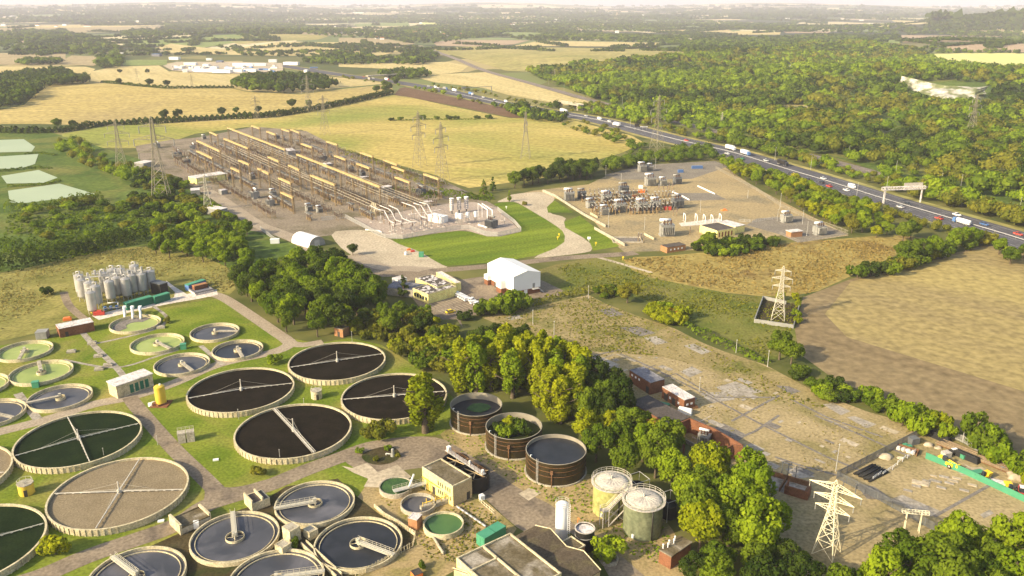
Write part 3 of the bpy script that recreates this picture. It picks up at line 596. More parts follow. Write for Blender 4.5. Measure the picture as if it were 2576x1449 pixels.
def crown_mesh(kind, var, pal):
    k = (kind, var, pal)
    if k in CROWN: return CROWN[k]
    b = (kind, var, None)
    if b not in CROWN:
        A = {'tree': dict(shape='round', n=2700, s=.40, R_=5.2, Hh=12.), 'poplar': dict(shape='poplar', n=2700, s=.38, R_=3.4, Hh=18.), 'bush': dict(shape='bush', n=950, s=.30, R_=2.6, Hh=4.), 'cypress': dict(shape='cone', n=700, s=.4, R_=2., Hh=12.)}[kind]
        q, t = crown_arrays(hash((kind, var)) % 9999 if 0 else 17 + var * 31 + len(kind) * 7, **A); CROWN[b] = (q, t)
    q, t = CROWN[b]
    CROWN[k] = mesh_np('crown', q.reshape(-1, 3), np.arange(len(q) * 4).reshape(-1, 4), t, MATS['leaf_' + pal]); return CROWN[k]
TRUNK = {}
def trunk_mesh(kind):
    if kind in TRUNK: return TRUNK[kind]
    b = MB(); rs = random.Random(5)
    h = {'tree': 12., 'poplar': 18., 'bush': 4., 'cypress': 12.}[kind]; r = h * .028
    b.cyl(0, 0, -.3, h * .38, r * 1.3, r * .8, 8); b.cyl(0, 0, h * .38, h * .8, r * .8, r * .25, 8)
    for i in range(5 if kind != 'bush' else 4):
        a = i * 1.9 + .4; z = h * (.28 + .1 * i); l = h * .24; b.tube((0, 0, z), (math.cos(a) * l, math.sin(a) * l, z + l * .8), r * .45, 5, r * .15)
    o = b.build('trunk', BARK); TRUNK[kind] = o.data; bpy.data.objects.remove(o); return TRUNK[kind]
NAME = {'tree': 'broadleaf_tree', 'poplar': 'poplar_tree', 'bush': 'bush', 'cypress': 'cypress_tree'}
WORD = {'tree': 'broadleaf tree', 'poplar': 'poplar tree', 'bush': 'bush', 'cypress': 'slim conifer'}
NOM = {'tree': (5.2, 12.), 'poplar': (3.4, 18.), 'bush': (2.6, 4.), 'cypress': (2., 12.)}
CNT = {}
def tree(kind, x, y, h, pal, label=None, group=None, wf=1.):
    z = float(H(x, y)); CNT[kind] = CNT.get(kind, 0) + 1
    r0, h0 = NOM[kind]; sz = h / h0; sx = sz * wf
    o = thing(NAME[kind], label, {'bush': 'bush'}.get(kind, 'tree'), x, y, z, rnd.uniform(0, 6.28), group); o.scale = (sx, sx * rnd.uniform(.9, 1.1), sz)
    link(bpy.data.objects.new('trunk', trunk_mesh(kind)), o); link(bpy.data.objects.new('crown', crown_mesh(kind, rnd.randrange(4), pal)), o)
    return o
def scatter(poly, d, world=False, seed=1, maxn=4000, tries=40):
    P = poly if world else [GT(*p) for p in poly]
    xs = [p[0] for p in P]; ys = [p[1] for p in P]; rs = random.Random(seed); g = {}; out = []
    A = abs(sum(P[i][0] * P[i - 1][1] - P[i - 1][0] * P[i][1] for i in range(len(P)))) / 2
    for _ in range(int(A / d / d * tries / 6) + 50):
        x = rs.uniform(min(xs), max(xs)); y = rs.uniform(min(ys), max(ys))
        if not inpoly(x, y, P): continue
        c = (int(x // d), int(y // d))
        if any((x - q[0]) ** 2 + (y - q[1]) ** 2 < d * d for i in (-1, 0, 1) for j in (-1, 0, 1) for q in g.get((c[0] + i, c[1] + j), ())): continue
        g.setdefault(c, []).append((x, y)); out.append((x, y))
        if len(out) >= maxn: break
    return out
COLS_ = {1: [''], 2: ['left', 'right'], 3: ['left', 'middle', 'right'], 5: ['far left', 'left', 'centre', 'right', 'far right'], 4: ['far left', 'left', 'right', 'far right']}
ROWS_ = {1: [''], 2: ['back', 'front'], 3: ['back', 'middle', 'front']}
def grove(area, pts, kind, hs, pals, wf=1., group=None, hmap=None):
    """individual trees; the label says where in its own wood each one stands and how it looks"""
    n = len(pts)
    if not n: return
    pix = [PX(x, y, float(H(x, y))) for x, y in pts]
    x0, x1 = min(p[0] for p in pix), max(p[0] for p in pix) + 1; y0, y1 = min(p[1] for p in pix), max(p[1] for p in pix) + 1
    nr = 1 if (y1 - y0) * 3 < (x1 - x0) or n < 5 else 2 if n < 14 else 3; nc = 5 if n >= 10 else 4 if n >= 6 else min(n, 3)
    for (x, y), p in zip(pts, pix):
        pal = rnd.choice(pals); t = rnd.random(); h = hs[0] + (hs[1] - hs[0]) * t
        c = COLS_[nc][min(nc - 1, int((p[0] - x0) / (x1 - x0) * nc))]; r = ROWS_[nr][min(nr - 1, int((p[1] - y0) / (y1 - y0) * nr))]
        size = 'tall ' if t > .66 else 'low ' if t < .33 else ''
        pos = ' '.join(q for q in (r, c) if q)
        lab = f"{size}{TONE[pal]} {WORD[kind]} {('at the ' + pos + ' of') if pos else 'in'} {area}"
        tree(kind, x, y, h, pal, lab, group or f"{WORD[kind]}s of {area}", wf * rnd.uniform(.88, 1.12))
# --- masses of trees nobody could count
class Mass:
    def __init__(s): s.V = []; s.F = []; s.T = []; s.tone = []; s.tint = []; s.tt = []; s.ti = []; s.n = 0; s.rs = np.random.RandomState(3)
    def add(s, x, y, z, h, r, nq, base=.12):
        rs = s.rs; tint = rs.uniform(0, 1)
        sub = ICO1; v = sub[0].copy(); v *= (1 + .22 * np.sin(v[:, :1] * 3.1 + rs.uniform(0, 6)) * np.cos(v[:, 1:2] * 2.7 + rs.uniform(0, 6)) + rs.uniform(-.1, .1, (len(v), 1)))
        cz = h * (base + 1) / 2; rz = h * (1 - base) / 2
        vv = v * np.array([r * .86, r * .86, rz * .9]) + np.array([x, y, z + cz])
        k = len(vv); s.V.append(vv); s.T.append(sub[1] + s.n); s.n += k; s.tt.append(rs.uniform(.1, .5, len(sub[1]))); s.ti.append(np.full(len(sub[1]), tint))
        if nq:
            d = rs.normal(size=(nq, 3)); d[:, 2] = np.abs(d[:, 2]) * 1.1 - .35; d /= np.linalg.norm(d, axis=1, keepdims=True)
            lump = 1 + .16 * np.sin(d[:, :1] * 5 + rs.uniform(0, 6)) * np.sin(d[:, 1:2] * 5 + rs.uniform(0, 6)) + .1 * np.sin(d[:, 2:] * 7)
            c = d * lump * np.array([r, r, rz]) * rs.uniform(.9, 1.08, (nq, 1)) + np.array([x, y, z + cz])
            q = quads(rs, c, d + rs.normal(size=(nq, 3)) * .45, 1.35 * r / math.sqrt(nq) * rs.uniform(.8, 1.3, nq) * 1.1)
            s.V.append(q.reshape(-1, 3)); s.F.append(np.arange(nq * 4).reshape(-1, 4) + s.n); s.n += nq * 4
            s.tone.append(rs.uniform(0, 1, nq)); s.tint.append(np.full(nq, tint))
    def build(s, name, pal, label, cat):
        if not s.V: return
        V = np.concatenate(s.V); F_ = np.concatenate(s.F) if s.F else np.zeros((0, 4), int); T = np.concatenate(s.T)
        tone = np.concatenate(s.tone + s.tt); tint = np.concatenate(s.tint + s.ti)
        me = mesh_np(name, V, F_, tone, MATS['mass_' + pal], tint, T)
        o = link(bpy.data.objects.new(name, me)); return tag(o, label, cat, kind='stuff')
MASS = {}
def mass(kind_pal): return MASS.setdefault(kind_pal, Mass())
AVOID = [(MWW, 20), (RWW, 7)]
def near_mask(X, Y):
    m = np.zeros(len(X), bool)
    for P, d in AVOID:
        for i in range(len(P) - 1):
            ax, ay = P[i]; dx, dy = P[i + 1][0] - ax, P[i + 1][1] - ay; t = np.clip(((X - ax) * dx + (Y - ay) * dy) / (dx * dx + dy * dy), 0, 1)
            m |= (X - ax - t * dx) ** 2 + (Y - ay - t * dy) ** 2 < d * d
    return m
def near_line(x, y):
    for P, d in AVOID:
        for i in range(len(P) - 1):
            ax, ay = P[i]; bx, by = P[i + 1]; dx, dy = bx - ax, by - ay; l = dx * dx + dy * dy
            t = max(0, min(1, ((x - ax) * dx + (y - ay) * dy) / l))
            if (x - ax - t * dx) ** 2 + (y - ay - t * dy) ** 2 < d * d: return True
    return False
def woods(poly, d, hs, pals, seed=1, wf=.46, nq=90, skip=(), group=None, world=False, gaps=0):
    S = scatter(poly, d, seed=seed, maxn=9000, world=world)
    if not S: return
    X, Y = np.array(S).T; nm = near_mask(X, Y); U = _sn(X, Y, 1 / 38., 21) * .8 + _sn(X, Y, 1 / 90., 22); KK = _sn(X, Y, 1 / 60., 23); VV = _sn(X, Y, 1 / 30., 25); ZZ = H(X, Y)
    for (x, y), nl, u, k_, v_, zz in zip(S, nm, U, KK, VV, ZZ):
        if nl: continue
        if any(inpoly(x, y, q) for q in skip): continue
        if gaps and k_ > gaps: continue
        r_ = math.hypot(x, y); h = rnd.uniform(*hs) * (1 + .35 * v_); n = nq if r_ < 900 else nq // 2 if r_ < 1500 else nq // 4
        pk = pals[int(min(.999, max(0, u * .55 + .5 + rnd.gauss(0, .16))) * len(pals))]
        mass(group or pk + '|' + 'wood').add(x, y, zz, h, h * wf * rnd.uniform(.85, 1.25), n)
def hedge(px, wd, ht, pal, label, world=False, dens=1.5, s=.55):
    P = spline([GT(*p) for p in px] if not world else px, 5); rs = np.random.RandomState(len(label)); C = []; D = []
    for i in range(len(P) - 1):
        a = np.array(P[i]); b = np.array(P[i + 1]); l = np.linalg.norm(b - a); k = max(1, int(l * (wd + 2 * ht) * dens)); t = rs.uniform(0, 1, k)
        th = rs.uniform(0, math.pi, k); nrm = np.array([-(b - a)[1], (b - a)[0]]) / (l + 1e-6); pos = a + (b - a) * t[:, None]
        lump = 1 + .25 * np.sin(pos[:, 0] * .9 + pos[:, 1] * .7) + .18 * np.sin(pos[:, 0] * .31 - pos[:, 1] * .5)
        off = np.cos(th) * wd / 2 * lump; z = np.sin(th) ** .6 * ht * lump * rs.uniform(.85, 1.1, k)
        xy = pos + nrm * off[:, None]; C.append(np.column_stack([xy, z + H(xy[:, 0], xy[:, 1])])); D.append(np.column_stack([nrm[0] * np.cos(th), nrm[1] * np.cos(th), np.sin(th)]))
    C = np.concatenate(C); D = np.concatenate(D) + rs.normal(size=(len(C), 3)) * .4
    q = quads(rs, C, D, s * rs.uniform(.7, 1.3, len(C)))
    me = mesh_np('hedge', q.reshape(-1, 3), np.arange(len(q) * 4).reshape(-1, 4), rs.uniform(0, 1, len(q)), MATS['leaf_' + pal])
    return tag(link(bpy.data.objects.new('hedge', me)), label, 'hedge')
# ------------------------------------------------------------------ the woods and single trees of this place
g = grove
g('the wood beside the lane', scatter([(592, 722), (640, 782), (735, 848), (800, 858), (872, 842), (890, 805), (950, 800), (985, 790), (955, 762), (905, 728), (855, 690), (800, 668), (720, 690), (640, 702)], 6.4, seed=4, maxn=90), 'tree', (9, 13.5), ['mid', 'mid', 'dark', 'mid', 'light'], .95)
g('the slope above the filters', scatter([(885, 842), (905, 815), (1000, 800), (1090, 812), (1150, 850), (1120, 890), (1125, 955), (1060, 925), (960, 868)], 4.6, seed=5, maxn=60), 'bush', (4.5, 8), ['olive', 'light', 'yellow', 'mid', 'olive'], 1.)
g('the trees below the offices', scatter([(900, 815), (1000, 800), (1060, 818), (1130, 858), (1100, 872), (1000, 850)], 7, seed=6, maxn=18), 'tree', (7, 11), ['mid', 'light', 'dark'], .95)
pp = scatter([(1135, 1000), (1150, 950), (1240, 930), (1330, 935), (1420, 965), (1480, 1015), (1450, 1065), (1395, 1082), (1330, 1015), (1240, 985)], 4.3, seed=8, maxn=46)
g('the stand behind steel tanks', pp, 'poplar', (15.5, 19), ['yellow', 'yellow', 'yellow', 'light'], 1.38)
g('the belt behind the poplars', scatter([(1170, 905), (1230, 880), (1320, 880), (1390, 920), (1470, 980), (1440, 985), (1330, 930), (1240, 925)], 6.5, seed=9, maxn=16), 'tree', (10, 13), ['dark', 'mid'], .9)
tree('poplar', *G(1070, 1088), 19, 'yellow', 'large full yellow green tree standing alone beside the first steel tank', 'trees by the steel tanks', 1.6)
g('the clump beside the poplars', scatter([(1465, 1075), (1530, 1090), (1570, 1060), (1545, 1010), (1490, 1000)], 5, seed=10, maxn=12), 'tree', (11, 15), ['dark', 'dark', 'mid'], .75)
g('the trees behind the digesters', scatter([(1450, 1115), (1520, 1190), (1600, 1225), (1660, 1250), (1710, 1230), (1680, 1160), (1610, 1110), (1540, 1090)], 6, seed=11, maxn=26), 'tree', (9, 14), ['light', 'mid', 'yellow', 'mid'], .85)
g('the near pylon group', scatter([(1690, 1255), (1735, 1310), (1760, 1400), (1860, 1440), (1930, 1420), (1940, 1330), (1880, 1265), (1790, 1235)], 6.2, seed=12, maxn=24), 'tree', (11, 16), ['light', 'mid', 'light', 'yellow'], .9)
g('the thicket below the near pylon', scatter([(1720, 1420), (1850, 1440), (1950, 1400), (2030, 1440), (2040, 1500), (1750, 1530)], 5.5, seed=13, maxn=26), 'tree', (7, 10), ['dark', 'mid'], 1.05)
g('the nearest bottom corner trees', scatter([(2070, 1540), (2170, 1500), (2240, 1455), (2330, 1440), (2450, 1425), (2640, 1440), (2740, 1560), (2200, 1590), (2040, 1580)], 6.0, seed=14, maxn=46), 'tree', (11, 14.5), ['light', 'mid', 'mid', 'light'], .95)
tree('tree', *G(1960, 905), 10.5, 'mid', 'round green tree at the top end of the hedge by the harrowed field', None, 1.15)
tree('tree', *G(1990, 915), 8.5, 'mid', 'second round green tree beside the first at the hedge end', None, 1.1)
g('the cleared site hedge', scatter([(2010, 935), (2100, 975), (2180, 1000), (2260, 1030), (2260, 1055), (2170, 1035), (2080, 1010), (2000, 965)], 3.2, seed=15, maxn=60), 'bush', (3, 5), ['mid', 'dark', 'light'], 1.1)
g('the hedge beside the compound', scatter([(2240, 1035), (2330, 1065), (2440, 1105), (2560, 1175), (2680, 1250), (2660, 1275), (2520, 1195), (2420, 1135), (2310, 1095), (2240, 1060)], 4.2, seed=16, maxn=50), 'bush', (6.5, 9.5), ['light', 'yellow', 'mid', 'light'], .75)
g('the cleared site top corner', scatter([(1490, 735), (1540, 728), (1560, 745), (1520, 752)], 3.4, seed=17, maxn=7), 'bush', (3, 4.5), ['olive', 'mid'], 1.1)
tree('tree', *G(1578, 762), 9, 'olive', 'big rounded olive green tree above the cleared site', None, 1.2)
g('the cleared site side bushes', scatter([(1620, 780), (1660, 785), (1715, 800), (1705, 825), (1650, 806)], 3.2, seed=18, maxn=14), 'bush', (4.5, 6.5), ['yellow', 'light', 'yellow'], 1.)
g('the cleared site edge', [G(1690, 806), G(1700, 800)], 'bush', (4, 5), ['rust'], .9)
g('the harrowed field upper hedge', scatter([(2145, 700), (2250, 668), (2380, 628), (2480, 600), (2490, 612), (2380, 648), (2250, 690), (2160, 712)], 4.4, seed=19, maxn=40), 'bush', (5, 8), ['dark', 'mid', 'mid', 'olive'], 1.)
g('the motorway field corner', [G(2275, 665), G(2315, 660), G(2345, 650), G(2400, 632), (G(2440, 620)), G(2290, 600), G(2270, 610)], 'tree', (10, 13), ['mid', 'dark', 'light'], 1.05)
g('the belt along the motorway', scatter([(1810, 415), (1900, 438), (1990, 465), (2120, 512), (2225, 545), (2250, 585), (2200, 600), (2130, 590), (2020, 535), (1910, 470), (1840, 440)], 6.6, seed=20, maxn=75), 'tree', (6.5, 9.5), ['light', 'light', 'olive', 'yellow', 'mid'], 1.1)
g('the corner below the motorway', scatter([(2500, 640), (2560, 620), (2640, 640), (2640, 690), (2540, 668)], 6, seed=21, maxn=9), 'tree', (6, 9), ['light', 'mid'], 1.1)
g('the thicket by the control house', scatter([(1745, 632), (1760, 612), (1850, 615), (1950, 600), (1960, 615), (1900, 635), (1800, 650)], 3.2, seed=22, maxn=34), 'bush', (3.5, 6), ['mid', 'dark', 'light'], 1.05)
tree('tree', *G(1785, 628), 9.5, 'mid', 'rounded willow like green tree in front of the brick control house', None, 1.05)
g('the dark belt behind the yard', scatter([(1275, 478), (1330, 468), (1490, 452), (1500, 432), (1400, 440), (1300, 462)], 6, seed=23, maxn=30), 'tree', (9.5, 13), ['dark', 'dark', 'mid'], .95)
woods([(1500, 432), (1560, 410), (1680, 385), (1780, 380), (1800, 405), (1650, 412), (1540, 436)], 7, (7, 10.5), ['mid', 'dark', 'light'], 24, .5, 150)
g('the corner behind the lawn', [G(1217, 488), G(1240, 480)], 'cypress', (9, 10.5), ['mid'], 1.5)
tree('cypress', *G(1281, 507), 7.5, 'light', 'bright green columnar tree standing on the bright lawn corner', None, 1.5)
tree('bush', *G(1320, 517), 3, 'olive', 'low olive bush at the edge of the concrete road', None, 1.)
tree('cypress', *G(1016, 745), 10, 'dark', 'dark pointed conifer beside the flat roofed offices', None, 1.75)
tree('tree', *G(888, 642), 6, 'dark', 'small round dark tree beside the gravel yard', None, 1.)
g('the hedge beside the vans', scatter([(1210, 790), (1240, 778), (1320, 765), (1335, 780), (1270, 798), (1215, 802)], 4, seed=25, maxn=16), 'bush', (6, 8.5), ['light', 'mid'], .85)
tree('bush', *G(1170, 805), 4.2, 'dark', 'clipped dark round shrub at the corner of the vehicle park', None, 1.2)
for px, py, h, pal, lab in ((140, 1395, 5.5, 'yellow', 'round golden bush between two filter beds'), (650, 1195, 3.2, 'olive', 'low brown bush beside the lane junction'), (960, 1100, 6, 'olive', 'small thin yellow tree at the edge of the service yard'), (930, 1100, 4, 'olive', 'small pale shrub next to the thin yellow tree'), (690, 915, 4.6, 'light', 'light green bush beside the winding lane'), (422, 812, 2.8, 'olive', 'olive shrub near the overgrown round tank'), (122, 742, 4.2, 'dark', 'dark bush in the dry grass left of the silos'), (1525, 1405, 6, 'light', 'loose green sapling in a concrete planter ring'), (300, 213, 9, 'dark', 'round dark tree at the end of the field hedge'), (377, 217, 10.5, 'dark', 'broad dark tree on the field hedge, middle of three'), (420, 218, 9, 'dark', 'dark tree on the field hedge nearest the copse'), (302, 185, 8, 'dark', 'lone dark tree in the pale golden field, the left one'), (371, 186, 9, 'dark', 'lone dark tree in the pale golden field, the taller one')):
    x, y = GT(px, py); tree('bush' if h < 7 else 'tree', x, y, h, pal, lab, None, 1.25 if h > 7 else 1.)
g('the hill field hedgerow', [GT(*p) for p in ((145, 325), (185, 322), (415, 302), (448, 300), (560, 293), (595, 287), (650, 285), (735, 272), (778, 270))], 'tree', (8, 12), ['dark', 'mid'], 1.15)
g('the broken hedge in the stubble', [GT(*p) for p in ((984, 304), (1007, 303), (1062, 301), (1100, 301), (1130, 301), (1148, 301), (1200, 300), (1230, 299))], 'bush', (4, 6), ['dark', 'mid'], 1.2)
g('the ploughed strip corner', scatter([(940, 238), (985, 208), (1005, 205), (1005, 222), (975, 240)], 8, seed=28, maxn=9), 'tree', (8, 11), ['dark', 'mid'], 1.1)
# left scrub
g('the trees behind the silos', scatter([(380, 645), (470, 655), (560, 668), (640, 690), (620, 640), (560, 600), (480, 595), (400, 610)], 6.4, seed=30, maxn=48), 'tree', (7.5, 10.5), ['light', 'mid', 'light', 'olive'], 1.05)
g('the scrub below the substation', scatter([(340, 470), (360, 430), (450, 460), (560, 540), (640, 590), (600, 610), (500, 585), (400, 560), (330, 520)], 6.2, seed=31, maxn=62), 'bush', (4.5, 7.5), ['mid', 'light', 'olive', 'dark'], 1.15)
woods([(130, 360), (190, 360), (300, 420), (355, 440), (330, 470), (250, 440), (160, 390)], 7, (6.5, 9), ['mid', 'light', 'olive'], 32, .55, 150)
woods([(20, 545), (140, 520), (250, 505), (330, 520), (400, 570), (360, 605), (200, 600), (60, 610)], 10, (3.5, 6), ['mid', 'olive', 'light', 'mid'], 33, .7, 150)
g('the substation road side', [G(600, 590), G(622, 592)], 'tree', (7, 9), ['light'], .9)
hedge([(-40, 688), (60, 672), (150, 652), (260, 622), (375, 606)], 9, 7, 'dark', 'long dark overgrown hedge above the dry grass')
hedge([(-40, 620), (60, 628), (150, 632), (240, 612), (330, 600)], 7, 4.5, 'mid', 'shorter scrub hedge in the middle of the scrubland')
hedge([(20, 530), (90, 530), (180, 515), (258, 503)], 7, 5, 'mid', 'thick hedge in front of the nearest lagoon')
hedge([(-40, 332), (60, 335), (160, 332), (250, 318), (400, 310), (560, 300), (700, 292), (860, 264), (985, 236)], 8, 5, 'dark', 'long dark hedgerow dividing the golden fields', dens=1.3, s=1.)
hedge([(255, 208), (330, 215), (420, 222), (500, 222), (590, 221)], 4, 3, 'dark', 'low dark hedge along the crest of the hill field', dens=1.2, s=.8)
hedge([(60, 389), (100, 386), (140, 392)], 3, 1.5, 'mid', 'green bank between the first two lagoons')
hedge([(0, 433), (80, 424), (130, 425)], 3, 1.5, 'mid', 'green bank between the middle lagoons')
hedge([(20, 470), (110, 466), (150, 455)], 3, 1.5, 'mid', 'green bank behind the nearest lagoon')
hedge([(1340, 772), (1400, 752), (1480, 738)], 3, 2.2, 'olive', 'rough low hedge below the white building', dens=1.)
hedge([(1720, 815), (1780, 850), (1850, 880), (1930, 915)], 4, 2., 'mid', 'low bramble hedge along the cleared site fence', dens=1.)
hedge([(1060, 500), (1120, 490), (1180, 500), (1240, 497)], 9, 3, 'mid', 'low shrubs along the back fence of the substation', dens=.9)
hedge([(870, 385), (960, 415), (1060, 455), (1120, 470)], 10, 2, 'olive', 'low brambles beside the field behind the substation', dens=.6)
hedge(C1([(360, 905), (470, 912), (600, 906), (760, 905), (960, 905), (1120, 898)]), 3, 1.6, 'mid', 'thin hedge line across the large stubble field', dens=.7)
# --- uncountable woodland
WSKIP = []
sheet('woodland_floor', [(1340, 190), (1440, 172), (1717, 150), (2050, 116), (2300, 130), (2390, 167), (2480, 175), (2700, 178), (2900, 330), (2800, 640), (2560, 540), (2330, 470), (2100, 395), (1750, 318), (1560, 270), (1400, 215)], K['scrubg'], 1, 'green scrubby ground under the woodland beyond the motorway', 'ground')
for q in ([(700, 795), (960, 790), (1110, 805), (1100, 840), (940, 838), (750, 880)], [(2340, 1090), (2620, 1125), (2620, 1190), (2400, 1150)]): sheet('clearing', C2(q), K['meadow'], 3, 'pale grassy clearing in the woodland beyond the motorway', 'ground')
woods([(1330, 186), (1440, 168), (1560, 152), (1717, 146), (1900, 131), (2050, 112), (2180, 112), (2300, 128), (2340, 150), (2390, 164), (2480, 173), (2700, 175), (2900, 330), (2800, 640), (2560, 556), (2420, 515), (2330, 490), (2100, 412), (1900, 362), (1750, 330), (1640, 305), (1560, 275), (1480, 248), (1400, 215)], 10.5, (6, 14), ['dark', 'mid', 'olive', 'light', 'mid', 'light'], 41, .6, 120, skip=[[GT(*p) for p in q] for q in (C2([(1620, 630), (1900, 610), (2290, 630), (2330, 700), (2260, 800), (1960, 800), (1680, 720)]), C2([(720, 800), (950, 800), (940, 830), (760, 870)]), C2([(2350, 1100), (2576, 1130), (2576, 1180), (2400, 1140)]), C2([(1480, 490), (1590, 490), (1580, 525), (1490, 520)]), C2([(740, 490), (860, 490), (860, 550), (750, 530)]), [(2180, 305), (2220, 300), (2300, 330), (2250, 345)])])
woods([(-60, 200), (60, 188), (160, 185), (222, 205), (215, 212), (130, 220), (60, 268), (0, 278), (-60, 282)], 11, (10, 14), ['dark', 'dark', 'mid'], 42, .5, 60)
woods([(582, 218), (620, 200), (720, 190), (800, 200), (846, 218), (820, 230), (700, 236), (620, 234)], 11, (9, 13), ['dark', 'dark', 'mid'], 43, .5, 60)
woods([(960, 192), (1000, 180), (1060, 180), (1085, 192), (1040, 200), (980, 200)], 11, (9, 12), ['dark', 'mid'], 44, .5, 50)
woods([(1275, 285), (1330, 272), (1400, 275), (1430, 300), (1410, 312), (1330, 305)], 8, (7, 11), ['mid', 'dark', 'light'], 45, .5, 70)
woods([(1040, 222), (1060, 216), (1290, 264), (1420, 310), (1560, 345), (1620, 372), (1640, 392), (1600, 395), (1500, 345), (1310, 288)], 8, (3.5, 6.5), ['mid', 'olive', 'light'], 46, .6, 50)
woods([(1080, 212), (1160, 225), (1330, 258), (1420, 275), (1460, 285), (1420, 282), (1240, 248), (1100, 220)], 9, (3.5, 6), ['mid', 'olive'], 47, .6, 40)
woods([(1420, 268), (1500, 262), (1580, 285), (1640, 310), (1740, 340), (1700, 345), (1560, 308)], 8, (5, 9), ['mid', 'olive', 'light'], 48, .55, 70)
def strip(i0, i1, a, b, d, hs, pals, sd): woods([q for q in offset(MWW, a)[i0:i1]] + [q for q in offset(MWW, b)[i0:i1]][::-1], d, hs, pals, sd, .55, 130, world=True)
strip(45, 90, 21, 40, 5.5, (5, 9), ['mid', 'olive', 'light', 'olive'], 51); strip(50, 76, -34, -21, 5, (3.5, 5.5), ['light', 'mid', 'olive'], 52); strip(6, 44, -33, -21, 7, (3.5, 6), ['mid', 'olive', 'light'], 54); strip(30, 46, 21, 34, 6, (3, 6), ['mid', 'olive', 'light'], 53)
for i, (p, d, hs) in enumerate((([(-60, 84), (80, 76), (170, 82), (245, 104), (300, 118), (295, 146), (180, 138), (-60, 128)], 24, (8, 13)), ([(40, 160), (60, 152), (150, 150), (160, 162), (60, 165)], 14, (7, 10)), ([(240, 172), (250, 150), (300, 142), (310, 165), (270, 176)], 14, (8, 12)), ([(300, 82), (360, 76), (470, 84), (430, 96), (330, 96)], 22, (8, 12)), ([(400, 60), (700, 58), (985, 82), (980, 100), (850, 95), (700, 82), (450, 76)], 26, (8, 13)), ([(790, 150), (850, 138), (930, 145), (985, 152), (975, 162), (850, 164), (760, 160)], 16, (8, 12)), ([(540, 118), (700, 135), (860, 132), (850, 146), (620, 144)], 22, (6, 9)), ([(985, 155), (1080, 130), (1100, 145), (1060, 165), (985, 162)], 16, (7, 12)), ([(930, 96), (985, 72), (1060, 66), (1280, 62), (1290, 80), (1200, 96), (1080, 112), (985, 100)], 24, (7, 12)), ([(1280, 96), (1400, 88), (1576, 90), (1717, 95), (1800, 100), (1717, 112), (1500, 104), (1340, 104)], 22, (8, 12)), ([(1717, 112), (1850, 98), (2040, 92), (2260, 92), (2260, 100), (2040, 110), (1900, 128), (1717, 140)], 18, (8, 12)), ([(2310, 103), (2400, 96), (2590, 96), (2590, 106), (2350, 110)], 20, (7, 10)), ([(2290, 128), (2350, 118), (2380, 130), (2590, 132), (2590, 136), (2340, 136)], 16, (6, 9)), ([(2380, 82), (2590, 80), (2590, 92), (2390, 92)], 26, (8, 12)), ([(1640, 48), (1800, 55), (2100, 66), (2380, 78), (2300, 90), (2000, 80), (1700, 66)], 40, (9, 13)), ([(985, 46), (1300, 42), (1640, 46), (1600, 58), (1200, 54), (985, 60)], 45, (9, 13)), ([(-60, 46), (400, 38), (985, 42), (985, 56), (500, 54), (-60, 60)], 45, (9, 13)), ([(1300, 60), (1640, 58), (1717, 70), (1600, 80), (1300, 74)], 36, (8, 12)))):
    woods(p, d, hs, ['dark', 'mid', 'dark'], 60 + i, .75, 60)
# far hedges and clumps
rs = random.Random(99)
for _ in range(330):
    px = rs.uniform(-40, 2620); py = 26 + 115 * rs.random() ** 1.6
    if py > 100 and 1000 < px < 2000 and rs.random() < .7: continue
    x, y = GT(px, py); a = rs.choice([.3, 1.9, .5, 2.1]) + rs.gauss(0, .15); r_ = math.hypot(x, y); l = rs.uniform(.04, .16) * r_; st = max(10, r_ * .006)
    for k in range(int(l / st)):
        t = k * st; qx = x + math.cos(a) * t + rs.gauss(0, st * .25); qy = y + math.sin(a) * t + rs.gauss(0, st * .25)
        if near_line(qx, qy): continue
        h = rs.uniform(4, 9); mass('dark|wood').add(qx, qy, float(H(qx, qy)), h, max(h * .6, st * .62), 10)
for _ in range(240):
    px = rs.uniform(-60, 2640); py = 14 + 34 * rs.random(); x, y = GT(px, py); r_ = math.hypot(x, y)
    if r_ < 3200: continue
    for k in range(rs.randint(3, 9)):
        mass('dark|wood').add(x + rs.gauss(0, r_ * .022), y + rs.gauss(0, r_ * .012), float(H(x, y)) - 2, rs.uniform(10, 16), rs.uniform(18, 55), 12)
for x, y in scatter([(1900, 3850), (2600, 3700), (3300, 3900), (3300, 4900), (2300, 4900)], 38, world=True, seed=77, maxn=900):
    mass('dark|wood').add(x, y, float(H(x, y)), rs.uniform(10, 15), rs.uniform(20, 30), 20)
for k, mm in MASS.items():
    mm.build('woodland', k.split('|')[0], {'dark': 'dark green trees of the far woods and hedges', 'mid': 'mid green trees of the woodland beyond the motorway', 'olive': 'olive brown trees of the woodland beyond the motorway', 'light': 'light green trees of the woodland beyond the motorway'}[k.split('|')[0]], 'woodland')
print('TREES', CNT, {k: m.n for k, m in MASS.items()})
